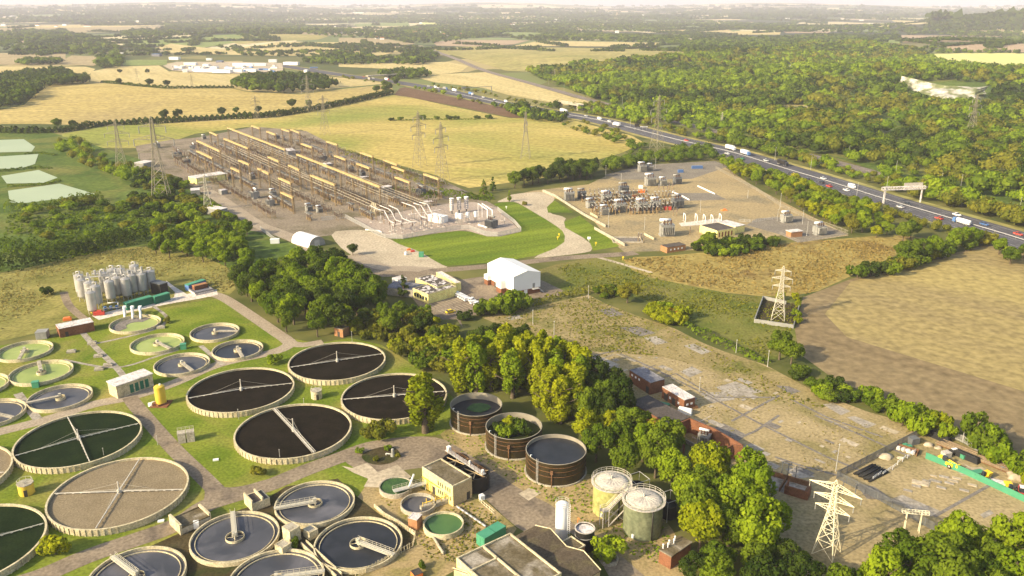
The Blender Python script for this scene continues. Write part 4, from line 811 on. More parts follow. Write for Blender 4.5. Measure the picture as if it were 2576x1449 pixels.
# ------------------------------------------------------------------ materials of built things
B = {}
B['cream'] = mat('cream_concrete', (.50, .43, .27), (.58, .50, .33), .6, fine=2.5, c3=(.36, .31, .2), big=.4)
B['grey'] = mat('grey_concrete', (.36, .32, .25), (.43, .385, .3), .7, fine=3., c3=(.27, .235, .17), big=.5)
B['media_black'] = mat('black_filter_stone', (.010, .008, .0045), (.017, .013, .008), .25, fine=2.2, rough=.95)
B['media_green'] = mat('mossy_filter_stone', (.008, .017, .005), (.014, .025, .007), .2, fine=2.2, rough=.95)
B['media_tan'] = mat('tan_filter_stone', (.205, .16, .098), (.24, .19, .118), .3, fine=2.4, rough=.95)
B['arm'] = mat('weathered_pipe', (.50, .46, .38), (.58, .54, .46), .8, rough=.6)
B['water'] = mat('dark_tank_water', (.045, .047, .055), (.08, .08, .09), .12, rough=.4, spec=.3, c3=(.13, .125, .135), big=.1)
B['water2'] = mat('blue_tank_water', (.02, .022, .025), (.03, .032, .038), .3, rough=.3, spec=.22)
B['scum'] = mat('pale_green_scum', (.27, .33, .085), (.33, .38, .12), .15, rough=.6, c3=(.20, .26, .07), big=.1)
B['greenw'] = mat('deep_green_water', (.05, .12, .035), (.07, .15, .04), .3, rough=.35)
B['weed'] = mat('floating_weed', (.03, .075, .02), (.05, .11, .025), .5, rough=.8, fine=2.)
B['brick'] = mat('red_brick', (.20, .09, .048), (.245, .11, .06), 1.2, fine=6., c3=(.16, .075, .043), big=.6)
B['brickl'] = mat('orange_brick', (.33, .165, .08), (.385, .195, .095), 1.2, fine=6.)
B['yellow'] = mat('yellow_render', (.78, .70, .25), (.84, .76, .30), .6, fine=3., c3=(.70, .56, .2), big=.5)
B['buff'] = mat('buff_brick', (.50, .37, .2), (.56, .42, .235), 1., fine=5., c3=(.44, .32, .18), big=.5)
B['roofm'] = mat('mossy_flat_roof', (.105, .083, .045), (.17, .14, .09), .35, fine=2.2, c3=(.35, .31, .25), big=.18)
B['roofd'] = mat('dark_felt_roof', (.085, .072, .065), (.115, .098, .085), .3, fine=2.)
B['roofb'] = mat('blue_grey_roof', (.16, .16, .18), (.21, .205, .22), .3, fine=1.5)
B['roofw'] = mat('pale_roof', (.58, .53, .5), (.66, .61, .57), .5, fine=2., c3=(.42, .38, .35), big=.4)
B['tile'] = mat('brown_sheet_roof', (.085, .065, .045), (.115, .09, .06), .3, fine=2.4, c3=(.14, .115, .06), big=.25)
B['white'] = mat('white_cladding', (.80, .78, .74), (.84, .82, .78), .2, rough=.6)
B['whitep'] = mat('white_paint', (.80, .79, .76), rough=.5)
B['steel'] = mat('stainless_steel', (.45, .43, .41), (.53, .51, .48), .4, rough=.42, metal=.35)
B['galv'] = mat('galvanised_steel', (.40, .385, .35), (.48, .46, .42), .7, rough=.55)
B['rail'] = mat('handrail_steel', (.50, .46, .36), rough=.55)
B['dkst'] = mat('brown_enamel_steel', (.022, .0145, .005), (.036, .025, .008), .35, rough=.38, spec=.45, c3=(.018, .014, .008), big=.2)
B['inner'] = mat('grey_inner_steel', (.25, .22, .165), (.31, .275, .21), .4, rough=.6)
B['black'] = mat('black_steel', (.022, .02, .018), (.03, .027, .023), .4, rough=.45)
B['digest'] = mat('cream_green_steel', (.31, .30, .10), (.35, .335, .12), .25, rough=.5, fine=1.)  # pale green steel with the sunlight on the farther digester put into its colour
B['digest2'] = mat('grey_green_steel', (.15, .165, .095), (.18, .19, .11), .25, rough=.5, fine=1.)  # same steel for the nearer digester, darkened to carry the shadow on it
B['lid'] = mat('grey_tank_lid', (.45, .40, .34), (.52, .47, .40), .6, fine=2.5)
B['gcont'] = mat('green_container_paint', (.06, .25, .14), (.075, .285, .165), .4, rough=.5)
B['gcont2'] = mat('dark_green_cladding', (.02, .13, .075), (.028, .155, .09), .4, rough=.55)
B['glass'] = mat('dark_glass', (.03, .035, .04), rough=.15, spec=.6)
B['door'] = mat('dark_door', (.06, .05, .04), rough=.6)
B['orange'] = mat('orange_paint', (.75, .20, .04), rough=.5)
B['yellowp'] = mat('yellow_paint', (.80, .56, .03), rough=.45)
B['ochre'] = mat('ochre_tank_paint', (.62, .42, .045), (.68, .47, .06), .5, rough=.5)
B['redp'] = mat('red_paint', (.50, .06, .04), rough=.5)
B['blue'] = mat('blue_paint', (.10, .2, .42), rough=.5)
B['rubber'] = mat('black_rubber', (.02, .02, .02), rough=.8)
B['rust'] = mat('rusty_steel', (.16, .085, .045), (.21, .115, .06), .8, fine=4.)
B['insul'] = mat('brown_porcelain', (.10, .05, .03), rough=.3, spec=.5)
B['trafo'] = mat('pale_grey_transformer_paint', (.24, .235, .21), (.31, .30, .27), .6, rough=.5)
B['trafod'] = mat('dark_grey_transformer_paint', (.10, .105, .11), (.15, .155, .155), .6, rough=.5)
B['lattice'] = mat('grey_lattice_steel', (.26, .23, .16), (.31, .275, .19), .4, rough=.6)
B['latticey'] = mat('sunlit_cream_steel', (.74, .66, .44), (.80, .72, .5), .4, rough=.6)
B['beam'] = mat('weathered_steel_beam', (.42, .305, .13), (.48, .36, .165), .3, rough=.7)
B['post'] = mat('weathered_steel_post', (.25, .175, .085), (.31, .22, .11), .3, rough=.7)
B['bus'] = mat('aluminium_tube', (.42, .36, .25), (.49, .43, .31), .3, rough=.5)
B['wood'] = mat('weathered_timber', (.22, .16, .1), (.28, .21, .13), .8, fine=4.)
def ang(p, q, z=1.5):
    a = G(*p, z); b = G(*q, z); return math.atan2(b[1] - a[1], b[0] - a[0])
def cb_(p, off): return (p[0] / 3 + off[0], p[1] / 3 + off[1])
BL = lambda x, y: cb_((x, y), (0, 966)); BM = lambda x, y: cb_((x, y), (858.7, 966)); BR = lambda x, y: cb_((x, y), (1717.3, 966))
ML = lambda x, y: cb_((x, y), (0, 483)); MM = lambda x, y: cb_((x, y), (858.7, 483)); MR = lambda x, y: cb_((x, y), (1717.3, 483))
# ------------------------------------------------------------------ filter beds
def filter_bed(c, ends, media, label, r=16.4, mast=3.4, wide=False):
    x, y = G(*c, 1.5); t = thing('filter_bed', label, 'filter bed', x, y, group='round filter beds on the lawn')
    w = MB().ring(0, 0, -.2, 1.75, r, r + .32, 72); w.ring(0, 0, 1.75, 1.83, r - .05, r + .42, 72)
    for i in range(72):
        a = 6.28318 * (i + .5) / 72; w.box(math.cos(a) * (r + .40), math.sin(a) * (r + .40), -.2, .22, .30, 1.9, a)
    wo = w.build('wall', B['cream'], t)
    MB().cyl(0, 0, 0, 1.25, r + .02, r + .02, 72, caps=(0, 1)).build('stone_media', B['media_' + media], t)
    col = MB().cyl(0, 0, 1.2, 2.3, .5, .5, 12).cyl(0, 0, 2.3, 2.3 + mast * .6, .2, .12, 8); col.dome(0, 0, 2.3 + mast * .6, .22, .3, 8, 2); col.build('centre_column', B['arm'], t)
    for e in ends:
        a = ang(c, e); ca, sa = math.cos(a), math.sin(a); L_ = r - .35; m = MB(); w_ = .36 if wide else .19
        m.box(ca * L_ / 2, sa * L_ / 2, 1.72, L_, w_, w_ * .8, a)
        if wide:
            for s_ in (-.55, .55): m.tube((-sa * s_, ca * s_, 2.0), (ca * L_ - sa * s_, sa * L_ + ca * s_, 2.0), .07, 5)
            for k in range(9): u = L_ * (k + .5) / 9; m.bar((ca * u + sa * .55, sa * u - ca * .55, 2.0), (ca * u - sa * .55, sa * u + ca * .55, 2.0), .07)
        else:
            m.tube((0, 0, 2.35), (ca * L_ * .55, sa * L_ * .55, 1.95), .035, 4); m.tube((-sa * .3, ca * .3, 1.75), (ca * L_ * .95, sa * L_ * .95, 1.8), .06, 5)
            for k in range(8): u = L_ * (k + .7) / 8; m.box(ca * u, sa * u, 1.6, .5, .34, .1, a)
        m.tube((0, 0, 2.2 + mast * .55), (ca * L_ * .6, sa * L_ * .6, 1.95), .022, 4)
        m.build('distributor_arm', B['arm'], t)
    return t
filter_bed(BL(900, 815), [BL(422, 833), BL(1385, 802), BL(722, 1098), BL(1052, 573)], 'tan', 'tan coloured round filter bed with four arms beside the lane junction')
filter_bed(BL(595, 412), [BL(125, 545), BL(1045, 303), BL(683, 603), BL(513, 258)], 'green', 'dark green round filter bed with four pale arms below the lane')
filter_bed(BL(1820, 42), [BL(1435, 110), BL(2195, 0)], 'black', 'black filter bed with two arms nearest the yellow silo', mast=4.5)
filter_bed(BL(2215, 350), [BL(2070, 195), BL(2375, 530)], 'black', 'black filter bed with one broad double beam arm across it', mast=4.8, wide=True)
filter_bed(ML(2545, 1275), [ML(2205, 1325), MM(310, 1225)], 'black', 'black filter bed farthest back beside the bushy slope', mast=4.5)
filter_bed(BM(400, 90), [BM(25, 120), (1117, 986)], 'black', 'black filter bed partly hidden behind the lone yellow green tree', mast=4.5)
filter_bed((-88, 1374), [(95, 1323), (-271, 1425), (-120, 1290), (-60, 1470)], 'green', 'dark green filter bed cut off by the lower left edge', mast=2.)
filter_bed((-150, 1198), [(-100, 1130), (10, 1190), (-300, 1210), (-190, 1280)], 'tan', 'tan filter bed of which only the rim shows at the left edge')
# ------------------------------------------------------------------ settling tanks
def round_tank(name, cat, c, r, label, group, wall, water, hw=1.15, lev=.45, lip=.34, launder=True, bridge=None, well=None, blen=1., rail=True, bm_='rail', zc=None, extra=None):
    x, y = G(*c, hw if zc is None else zc); t = thing(name, label, cat, x, y, group=group)
    w = MB().ring(0, 0, -.1, hw, r, r + lip, 64); w.build('wall', B[wall], t)
    if launder: MB().ring(0, 0, lev - .3, lev + .28, r - 1.0, r - .85, 56).build('launder', B[wall], t)
    MB().disc(0, 0, lev, r + .02, 56).build('water', B[water], t)
    if bridge is not None:
        a = ang(c, bridge, hw); ca, sa = math.cos(a), math.sin(a); L_ = r * blen
        P = lambda u, v, z: (ca * u - sa * v, sa * u + ca * v, z)
        m = MB(); m.box(ca * (L_ + .2) / 2, sa * (L_ + .2) / 2, hw + .12, L_ + .6, 1.15, .16, a)
        for s_ in (-.55, .55): m.bar(P(-.4, s_, hw - .1), P(L_ + .3, s_, hw - .1), .12)
        b = m.build('bridge', B['grey' if bm_ == 'grey' else 'rail'], t)
        if rail:
            m = MB()
            for s_ in (-.55, .55):
                for z in (hw + .75, hw + 1.25): m.tube(P(-.4, s_, z), P(L_, s_, z), .04, 4)
                for k in range(9): m.tube(P(L_ * k / 8, s_, hw + .2), P(L_ * k / 8, s_, hw + 1.25), .04, 4)
            m.build('handrail', B['rail'], b)
        m = MB(); m.cyl(*P(0, 0, 0)[:2], 0, hw + .12, .3, .3, 8); m.box(*P(0, 0, 0)[:2], hw + .28, .8, .8, .7, a); m.build('drive_unit', B['rail'], t)
    if well:
        m = MB().ring(0, 0, lev - .2, hw - .1, well, well + .12, 24)
        for k in range(4): q = k * math.pi / 2 + .3; m.bar((0, 0, hw - .25), (math.cos(q) * well, math.sin(q) * well, hw - .25), .1)
        m.build('centre_ring', B['cream'], t)
    return t
gs = 'concrete settling tanks on mossy ground'
def st_(*a, **k): return round_tank('settling_tank', 'settling tank', *a, **k)
st_(BL(1772, 1145), 9.9, 'settling tank whose bridge points away from the camera', gs, 'cream', 'water', bridge=BL(1755, 955), well=2.1)
st_(BL(2376, 888), 9.6, 'settling tank beside the bright grass strip, its bridge pointing left', gs, 'cream', 'water', bridge=BL(2105, 935), well=1.7)
st_(BM(128, 1192), 9.9, 'settling tank with blue water and a railed bridge pointing at the brown roof', gs, 'cream', 'water2', bridge=BM(350, 1275), well=1.9)
st_(BL(1030, 1440), 10.0, 'settling tank cut by the lower edge, nearest the lane', gs, 'cream', 'water', bridge=BL(850, 1305), well=1.6)
st_(BL(2085, 1462), 10.0, 'settling tank cut by the lower edge between the two other tanks', gs, 'cream', 'water', bridge=BL(2400, 1420), well=1.6)
gh = 'small round tanks in the upper lawn'
def hu_(*a, **k): return round_tank('humus_tank', 'settling tank', *a, group=gh, wall='cream', hw=1.2, lev=.2, lip=.3, bm_='grey', rail=False, **k)
hu_(ML(185, 1190), 9.0, 'pale green small tank with a short bridge, below the grey hut', water='scum', bridge=ML(150, 1250), well=1.3)
hu_(ML(310, 1352), 9.6, 'pale green small tank whose bridge points away, second at the left', water='scum', bridge=ML(290, 1265), well=1.4)
hu_(ML(1187, 1135), 9.2, 'pale green small tank in the middle of the upper lawn', water='scum', bridge=ML(1275, 1178), well=1.4)
hu_(ML(1620, 1050), 8.8, 'dark watered small tank with a weedy rim nearest the wood', water='water', bridge=ML(1790, 1050), well=1.0)
hu_(ML(1372, 1290), 9.0, 'dark watered small tank close beside the white roofed pump house', water='water', bridge=ML(1440, 1340), well=1.2)
hu_(ML(1793, 1182), 8.7, 'dark watered small tank between the lane and the weedy tank', water='water2', bridge=ML(1822, 1232), well=1.3)
hu_(BL(452, 92), 9.2, 'dark watered small tank beside the lane at the left', water='water', bridge=BL(270, 130), well=1.4)
hu_((-24, 1037), 9.4, 'dark small tank half cut by the left edge above the lane', water='water', bridge=(15, 1046), well=1.3)
hu_((-60, 968), 9.3, 'small tank just showing its rim at the left edge', water='scum', bridge=(-40, 985), well=1.3)
t = hu_((340, 812), 9.2, 'overgrown small tank of green scum crossed by white pipes', water='scum')
MB().ring(0, 0, .22, .3, 3.5, 8.6, 32, 1.2, 4.2).build('sludge_bank', K['dslab'], t)  # flat dark half ring lying over the scum
for i, dx in enumerate((-5., -1.8, 1.4)):
    p = G(336, 800, 0); m = MB(); q = [(dx, 3.6, 3.1), (dx + .7, 2., 3.0), (dx + 1.9, -.6, 2.2), (dx + 2.4, -2., .3)]
    for a_, b_ in zip(q, q[1:]): m.tube(a_, b_, .42, 8)
    m.cyl(dx, 3.6, 0, 3.3, .55, .55, 10); m.box(dx - .2, 4.4, 2.6, 1.2, 1., 1.)
    o = m.build('white_pipe', B['whitep'], loc=(p[0], p[1], 0)); tag(o, ['white bent pipe over the overgrown tank, the left one', 'white bent pipe over the overgrown tank, the middle one', 'white bent pipe over the overgrown tank, the right one'][i], 'pipe', 'white pipes over the overgrown tank')
gt = 'small sludge tanks beside the yellow building'
def sl_(*a, **k): return round_tank('sludge_tank', 'tank', *a, group=gt, lip=.3, launder=False, **k)
sl_(BM(412, 765), 4.1, 'small round tank full of green weed beside the apron', wall='grey', water='weed', hw=1.3, lev=1.0)
sl_(BM(580, 895), 4.2, 'small round tank of black water between two others', wall='grey', water='water', hw=1.2, lev=.3)
sl_(BM(770, 1048), 4.6, 'small round tank of bright green water near the green container', wall='cream', water='greenw', hw=1.5, lev=.9)
# --- bolted steel tanks
def steel_tank(c, R_, h, label, fill):
    x, y = G(*c, h); t = thing('steel_tank', label, 'tank', x, y, group='rusty brown steel tanks below the poplars')
    m = MB().cyl(0, 0, 0, h, R_, R_, 56, caps=(0, 0)); m.m = 1; m.cyl(0, 0, .2, h - .01, R_ - .1, R_ - .1, 56, caps=(0, 0)); m.ring(0, 0, h, h + .1, R_ - .12, R_ + .1, 56); m.build('shell', [B['dkst'], B['inner']], t)
    m = MB()
    for z in (h * .42, h * .64, h * .83): m.ring(0, 0, z, z + .1, R_ + .0, R_ + .07, 56)
    m.build('stiffener_ring', B['rust'], t)
    MB().ring(0, 0, -.1, .4, R_ + .01, R_ + .4, 56).build('base_kerb', B['grey'], t)
    MB().disc(0, 0, h - (1.0 if fill == 'full' else 2.1), R_ - .05, 48).build('water', B['water2'] if fill != 'bush' else K['wood'], t)
    m = MB(); a = -2.25
    for s_ in (-.25, .25): m.tube((math.cos(a) * (R_ + .25) - math.sin(a) * s_, math.sin(a) * (R_ + .25) + math.cos(a) * s_, 0), (math.cos(a) * (R_ + .25) - math.sin(a) * s_, math.sin(a) * (R_ + .25) + math.cos(a) * s_, h + .9), .06, 4)
    for k in range(16): z = .4 + k * h / 16; m.bar((math.cos(a) * (R_ + .25) + math.sin(a) * .25, math.sin(a) * (R_ + .25) - math.cos(a) * .25, z), (math.cos(a) * (R_ + .25) - math.sin(a) * .25, math.sin(a) * (R_ + .25) + math.cos(a) * .25, z), .05)
    m.build('ladder', B['galv'], t)
    m = MB(); a = -1.75; m.tube((math.cos(a) * (R_ + .35), math.sin(a) * (R_ + .35), 0), (math.cos(a) * (R_ + .35), math.sin(a) * (R_ + .35), h * .6), .14, 6); m.box(math.cos(a) * (R_ + .4), math.sin(a) * (R_ + .4), h * .6, .7, .7, .8, a); m.build('outlet_pipe', B['rust'], t)
    m = MB(); a = -2.6; q = (math.cos(a), math.sin(a)); m.tube((q[0] * R_, q[1] * R_, h), (q[0] * R_, q[1] * R_, h + .7), .1, 6); m.tube((q[0] * R_, q[1] * R_, h + .7), (q[0] * (R_ - .5), q[1] * (R_ - .5), h + .55), .1, 6); m.build('vent_pipe', B['whitep'], t)
    return x, y, h
steel_tank(BM(1017, 153), 7.75, 6.2, 'rusty steel tank with green weed floating in it, farthest of three', 'water')
x1, y1 = G(*BM(1040, 160), 5); bb = [(x1 + math.cos(k * .7) * 3.6 * (1 + .2 * math.sin(k * 3)), y1 + math.sin(k * .7) * 3.0) for k in range(9)]
o = MB().prism([(p[0] - x1, p[1] - y1) for p in bb], 4.0, 4.25).build('floating_weed', B['weed'], loc=(x1, y1, 0)); tag(o, 'raft of green weed floating in the farthest steel tank', 'weed')
x2, y2, h2 = steel_tank(BM(1302, 315), 8.0, 6.4, 'rusty steel tank overgrown with bushes, the middle of three', 'bush')
for dx, dy, hh, pal in ((-1.6, 2.6, 4.6, 'yellow'), (1.8, 1.5, 4.2, 'mid'), (-2.4, -3.0, 4.4, 'light'), (3.2, -1.5, 3.6, 'dark'), (.2, -.6, 4., 'mid'), (-4., .6, 3.6, 'dark')):
    q = tree('bush', x2 + dx, y2 + dy, hh, pal, f'{TONE[pal]} bush growing inside the middle steel tank', 'bushes inside the steel tank', .85); q.location.z = 4.0
steel_tank(BM(1620, 492), 8.1, 6.6, 'rusty steel tank filled with dark water, nearest of three', 'full')
# --- digesters
def digester(c, R_, h, label, m_):
    x, y = G(*c, h); t = thing('digester_tank', label, 'tank', x, y, group='pale green sludge digesters')
    MB().cyl(0, 0, 0, h, R_, R_, 48, caps=(0, 1)).build('shell', B[m_], t)
    m = MB(); n = 48; m.dome(0, 0, h + .05, R_ - .35, .75, 40, 4); l = m.build('lid', B['lid'], t)
    m = MB()
    for k in range(20):
        a = k * 6.28318 / 20; m.bar((math.cos(a) * .4, math.sin(a) * .4, h + .85), (math.cos(a) * (R_ * .55), math.sin(a) * R_ * .55, h + .70), .09); m.bar((math.cos(a) * R_ * .55, math.sin(a) * R_ * .55, h + .70), (math.cos(a) * (R_ - .4), math.sin(a) * (R_ - .4), h + .2), .09)
    m.cyl(0, 0, h + .7, h + 1.7, .18, .18, 8); m.build('lid_rib', B['arm'], l)
    m = MB().ring(0, 0, h - .15, h + .02, R_ - .05, R_ + .55, 48); m.build('walkway', B['lid'], t)
    m = MB()
    for z in (h + .55, h + 1.1): m.ring(0, 0, z, z + .07, R_ + .46, R_ + .53, 32)
    for k in range(22): a = k * 6.28318 / 22; m.tube((math.cos(a) * (R_ + .5), math.sin(a) * (R_ + .5), h), (math.cos(a) * (R_ + .5), math.sin(a) * (R_ + .5), h + 1.1), .045, 4)
    m.build('handrail', B['rail'], t)
    m = MB(); a = -1.25; m.tube((math.cos(a) * (R_ + .15), math.sin(a) * (R_ + .15), 0), (math.cos(a) * (R_ + .15), math.sin(a) * (R_ + .15), h), .16, 6); m.build('drain_pipe', B['black'], t)
    m = MB(); a = -2.2; m.cyl(math.cos(a) * (R_ + .1), math.sin(a) * (R_ + .1), .6, 1.4, .35, .35, 8); m.build('manhole_cover', B['whitep'], t)
    return x, y
d1 = digester(BM(2040, 735), 4.5, 8.2, 'cream sunlit digester tank with a ribbed lid, the farther one', 'digest')
d2 = digester(BM(2283, 872), 4.65, 8.5, 'grey green digester tank with a ribbed lid, the nearer one', 'digest2')
a_ = np.array(G(*BM(2010, 945), 4.5)); b_ = np.array(G(*BM(2150, 800), 8.7)); d = b_ - a_; l = float(np.linalg.norm(d)); t = thing('stair_tower', 'grey steel stair tower between the two digester tanks', 'stair', *a_, 0, math.atan2(d[1], d[0]))
m = MB()
for x_, z_ in ((-1.6, 5.6), (0, 4.5), (l, 8.7), (l + 2, 9.7)):
    for y_ in (-.8, .8): m.bar((x_, y_, 0), (x_, y_, z_), .2)
for y_ in (-.8, .8): m.bar((0, y_, .3), (l, y_, 4.4), .22); m.bar((l, y_, .3), (0, y_, 4.4), .16); m.bar((l, y_, 4.4), (l + 2, y_, 8.6), .16)
m.build('frame', B['lid'], t); MB().box(-.8, 0, 4.4, 1.9, 1.7, .14).build('platform', B['lid'], t); MB().box(l + 1, 0, 8.6, 2.4, 2.6, .14).build('platform', B['lid'], t); m = MB()
for y_ in (-.6, .6): m.bar((0, y_, 4.5), (l, y_, 8.7), .3)
for k in range(12): u = (k + .5) / 12; m.box(l * u, 0, 4.5 + 4.2 * u, .4, 1.2, .08)
m.build('stair_flight', B['lid'], t); m = MB()
for y_ in (-.75, .75):
    for z in (.6, 1.1): m.bar((0, y_, 4.5 + z), (l, y_, 8.7 + z), .08); m.bar((-1.7, y_, 4.5 + z), (0, y_, 4.5 + z), .08); m.bar((l, y_ * 1.6, 8.7 + z), (l + 2.2, y_ * 1.6, 8.7 + z), .08)
m.build('handrail', B['latticey'], t)
def open_tank(c, r, h, label):
    x, y = G(*c, h); t = thing('open_tank', label, 'tank', x, y, rz=.5); m = MB().cyl(0, 0, 0, h, r, r, 24, caps=(0, 0)).cyl(0, 0, .1, h, r - .08, r - .08, 24, caps=(0, 0)).ring(0, 0, h, h + .1, r - .1, r + .1, 24); m.build('shell', B['black'], t)
    MB().disc(0, 0, h - .6, r - .05, 24).build('water', B['water2'], t); m = MB(); s_ = r + .15
    for i, j in ((-1, -1), (1, -1), (1, 1), (-1, 1)): m.bar((i * s_, j * s_, 0), (i * s_, j * s_, h + 2.2), .12)
    for i in range(4): p = [(-1, -1), (1, -1), (1, 1), (-1, 1)]; a_, b_ = p[i], p[(i + 1) % 4]; m.bar((a_[0] * s_, a_[1] * s_, h + 2.2), (b_[0] * s_, b_[1] * s_, h + 2.2), .12)
    m.build('frame', B['galv'], t)
open_tank(BM(2472, 905), 2.0, 3.4, 'small black open tank in a square steel frame beside the near digester')
open_tank(BM(2235, 762), 2.0, 3.2, 'small black open tank in a square frame half hidden behind the far digester')
x, y = G(*BM(1665, 1192), 0); t = thing('white_silo', 'tall slim white silo with a caged ladder beside the brown roof', 'silo', x, y + 1.4)
MB().cyl(0, 0, 0, 9.3, 1.55, 1.55, 28).dome(0, 0, 9.3, 1.55, .7, 28, 4).build('shell', B['whitep'], t); m = MB()
for z in (9.9, 10.4): m.ring(0, 0, z, z + .06, 1.6, 1.66, 24)
for k in range(12): a = k * .5236; m.tube((math.cos(a) * 1.63, math.sin(a) * 1.63, 9.2), (math.cos(a) * 1.63, math.sin(a) * 1.63, 10.4), .04, 4)
m.build('handrail', B['rail'], t); m = MB()
for s_ in (-.25, .25): m.tube((1.5 + s_, -1.1, 0), (1.5 + s_, -1.1, 10.2), .06, 4)
for k in range(14): m.ring(1.5, -1.1, 2.4 + k * .55, 2.46 + k * .55, .36, .41, 10)
m.build('caged_ladder', B['whitep'], t)
x, y = G(*BM(1838, 1088), 5.2); t = thing('black_tank', 'black round tank with a pale crusted top beside the white silo', 'tank', x, y)
MB().cyl(0, 0, 0, 5.2, 2.25, 2.25, 32, caps=(0, 0)).cyl(0, 0, 3., 5.2, 2.17, 2.17, 32, caps=(0, 0)).build('shell', B['black'], t)
MB().ring(0, 0, 5.2, 5.32, 2.1, 2.4, 32).build('rim', B['lid'], t); MB().ring(0, 0, 3.5, 3.62, 2.24, 2.32, 32).build('stiffener_ring', B['galv'], t)
MB().disc(0, 0, 4.85, 2.18, 32).build('crust', B['roofw'], t)
m = MB().tube((-1.5, 2, 5.2), (-1.5, 2, 6.6), .1, 6).tube((-1.5, 2, 6.6), (-1.0, 1.6, 6.5), .1, 6); m.build('pipe', B['orange'], t)
# ------------------------------------------------------------------ boxy buildings
def building(name, cat, label, left, front, right, h, wall, roof, parapet=.35, base=None, group=None, overhang=0., zc=None):
    """left/front/right: picture points of three roof corners (or ground corners with zc=0)"""
    z = h if zc is None else zc
    f = np.array(G(*front, z)); r_ = np.array(G(*right, z)); l_ = np.array(G(*left, z)); u = r_ - f; a = np.linalg.norm(u); u /= a; v = np.array([-u[1], u[0]]); b = float((l_ - f) @ v)
    c = f + u * a / 2 + v * b / 2; t = thing(name, label, cat, c[0], c[1], 0, math.atan2(u[1], u[0]), group); b = abs(b)
    MB().box(0, 0, -.2, a, b, h + .2).build('wall', B[wall], t)
    m = MB()
    if parapet:
        m.m = 0; m.box(0, 0, h + .005, a - .5, b - .5, .05); m.m = 1
        m.box(0, -b / 2 + .12, h + .003, a + .1, .3, parapet); m.box(0, b / 2 - .12, h + .003, a + .1, .3, parapet); m.box(-a / 2 + .12, 0, h + .003, .3, b - .36, parapet); m.box(a / 2 - .12, 0, h + .003, .3, b - .36, parapet)
    else: m.box(0, 0, h + .004, a + overhang, b + overhang, .28)
    m.build('roof', [B[roof], B['cream' if wall in ('yellow', 'buff', 'cream') else roof]], t)
    return t, a, b
def opening(t, a, b, face, u, z, w_, h_, name='window', m_='glass'):
    x, y, rz = (u, -b / 2, 0) if face == 'F' else (-a / 2, u, math.pi / 2) if face == 'L' else (a / 2, u, math.pi / 2)
    mb = MB().box(x, y, z, w_, .12, h_, rz); return mb.build(name, B[m_], t)
t, a, b = building('yellow_building', 'building', 'yellow rendered flat roofed building beside two dark tanks', BM(615, 630), BM(840, 780), BM(985, 710), 5.6, 'yellow', 'roofm')
for k in range(6): opening(t, a, b, 'L', -b / 2 + 1.1 + k * .85 + (.5 if k > 2 else 0), 3.5, .38, 1.2)
for k in range(6): opening(t, a, b, 'L', -b / 2 + 1.1 + k * .85 + (.5 if k > 2 else 0), 1.2, .38, 1.2)
opening(t, a, b, 'F', a / 2 - 1.3, 0, 1.1, 2.2, 'door', 'door'); opening(t, a, b, 'L', b * .12, 0, 1.2, 2.2, 'door', 'door')
m = MB().box(0, -b / 2 - .02, -.1, a - .1, .06, 5.65); m.build('gable_wall', B['buff'], t)  # buff skin over the yellow render: the gable's weaker light painted as colour
m = MB()
for k in range(3): m.tube((-a / 2 - .35, b * .32 - k * .9, 0), (-a / 2 - .35, b * .32 - k * .9, 3.4), .1, 6)
m.tube((-a / 2 - .35, b * .48, 3.2), (-a / 2 - .35, -b * .1, 3.2), .12, 6); m.build('wall_pipe', B['ochre'], t)
for c, r_, lab in ((BM(865, 572), 3.6, 'dark round tank under the far end of the walkway'), (BM(1010, 662), 3.75, 'dark round tank under the near end of the walkway')):
    x, y = G(*c, 4.3); t = thing('dark_tank', lab, 'tank', x, y, group='two dark round tanks behind the yellow building')
    MB().cyl(0, 0, 0, 4.3, r_, r_, 36, caps=(0, 0)).cyl(0, 0, .2, 4.3, r_ - .1, r_ - .1, 36, caps=(0, 0)).ring(0, 0, 4.3, 4.4, r_ - .12, r_ + .1, 36).build('shell', B['black'], t)
    MB().disc(0, 0, 2.9, r_ - .05, 32).build('sludge', B['media_black'], t)
    m = MB()
    for k in range(3): q = k * 1.047 + .4; m.bar((math.cos(q) * r_, math.sin(q) * r_, 3.9), (-math.cos(q) * r_, -math.sin(q) * r_, 3.9), .22)
    m.build('cross_beam', B['buff'], t)
A_ = np.array(G(*BM(795, 492), 4.8)); C_ = np.array(G(*BM(1078, 680), 4.8)); d = C_ - A_; L_ = float(np.linalg.norm(d)); t = thing('walkway', 'railed steel walkway laid over the two dark tanks', 'walkway', *((A_ + C_) / 2), 0, math.atan2(d[1], d[0]))
MB().box(0, 0, 4.6, L_, 1.3, .18).build('deck', B['galv'], t); m = MB()
for s_ in (-.62, .62):
    for z in (5.3, 5.8): m.tube((-L_ / 2, s_, z), (L_ / 2, s_, z), .05, 4)
    for k in range(11): m.tube((-L_ / 2 + L_ * k / 10, s_, 4.7), (-L_ / 2 + L_ * k / 10, s_, 5.8), .05, 4)
m.build('handrail', B['rust'], t); m = MB().box(-L_ / 2 + .8, .2, 4.78, 1., .9, 1.2).box(L_ * .12, .1, 4.78, .4, .4, 1.1).box(L_ / 2 - .9, .2, 4.78, .6, .6, .8); m.build('drive_unit', B['whitep'], t)
for e in (-1, 1):
    m = MB().bar((e * (L_ / 2 - .3), -.4, 0), (e * (L_ / 2 - .3), -.4, 4.6), .18).bar((e * (L_ / 2 - .3), .4, 0), (e * (L_ / 2 - .3), .4, 4.6), .18); m.build('leg', B['rust'], t)
t, a, b = building('green_container', 'container', 'green metal container standing beside the mossy flat roof', BM(1018, 1135), BM(1080, 1175), BM(1243, 1080), 2.7, 'gcont', 'gcont', parapet=0)
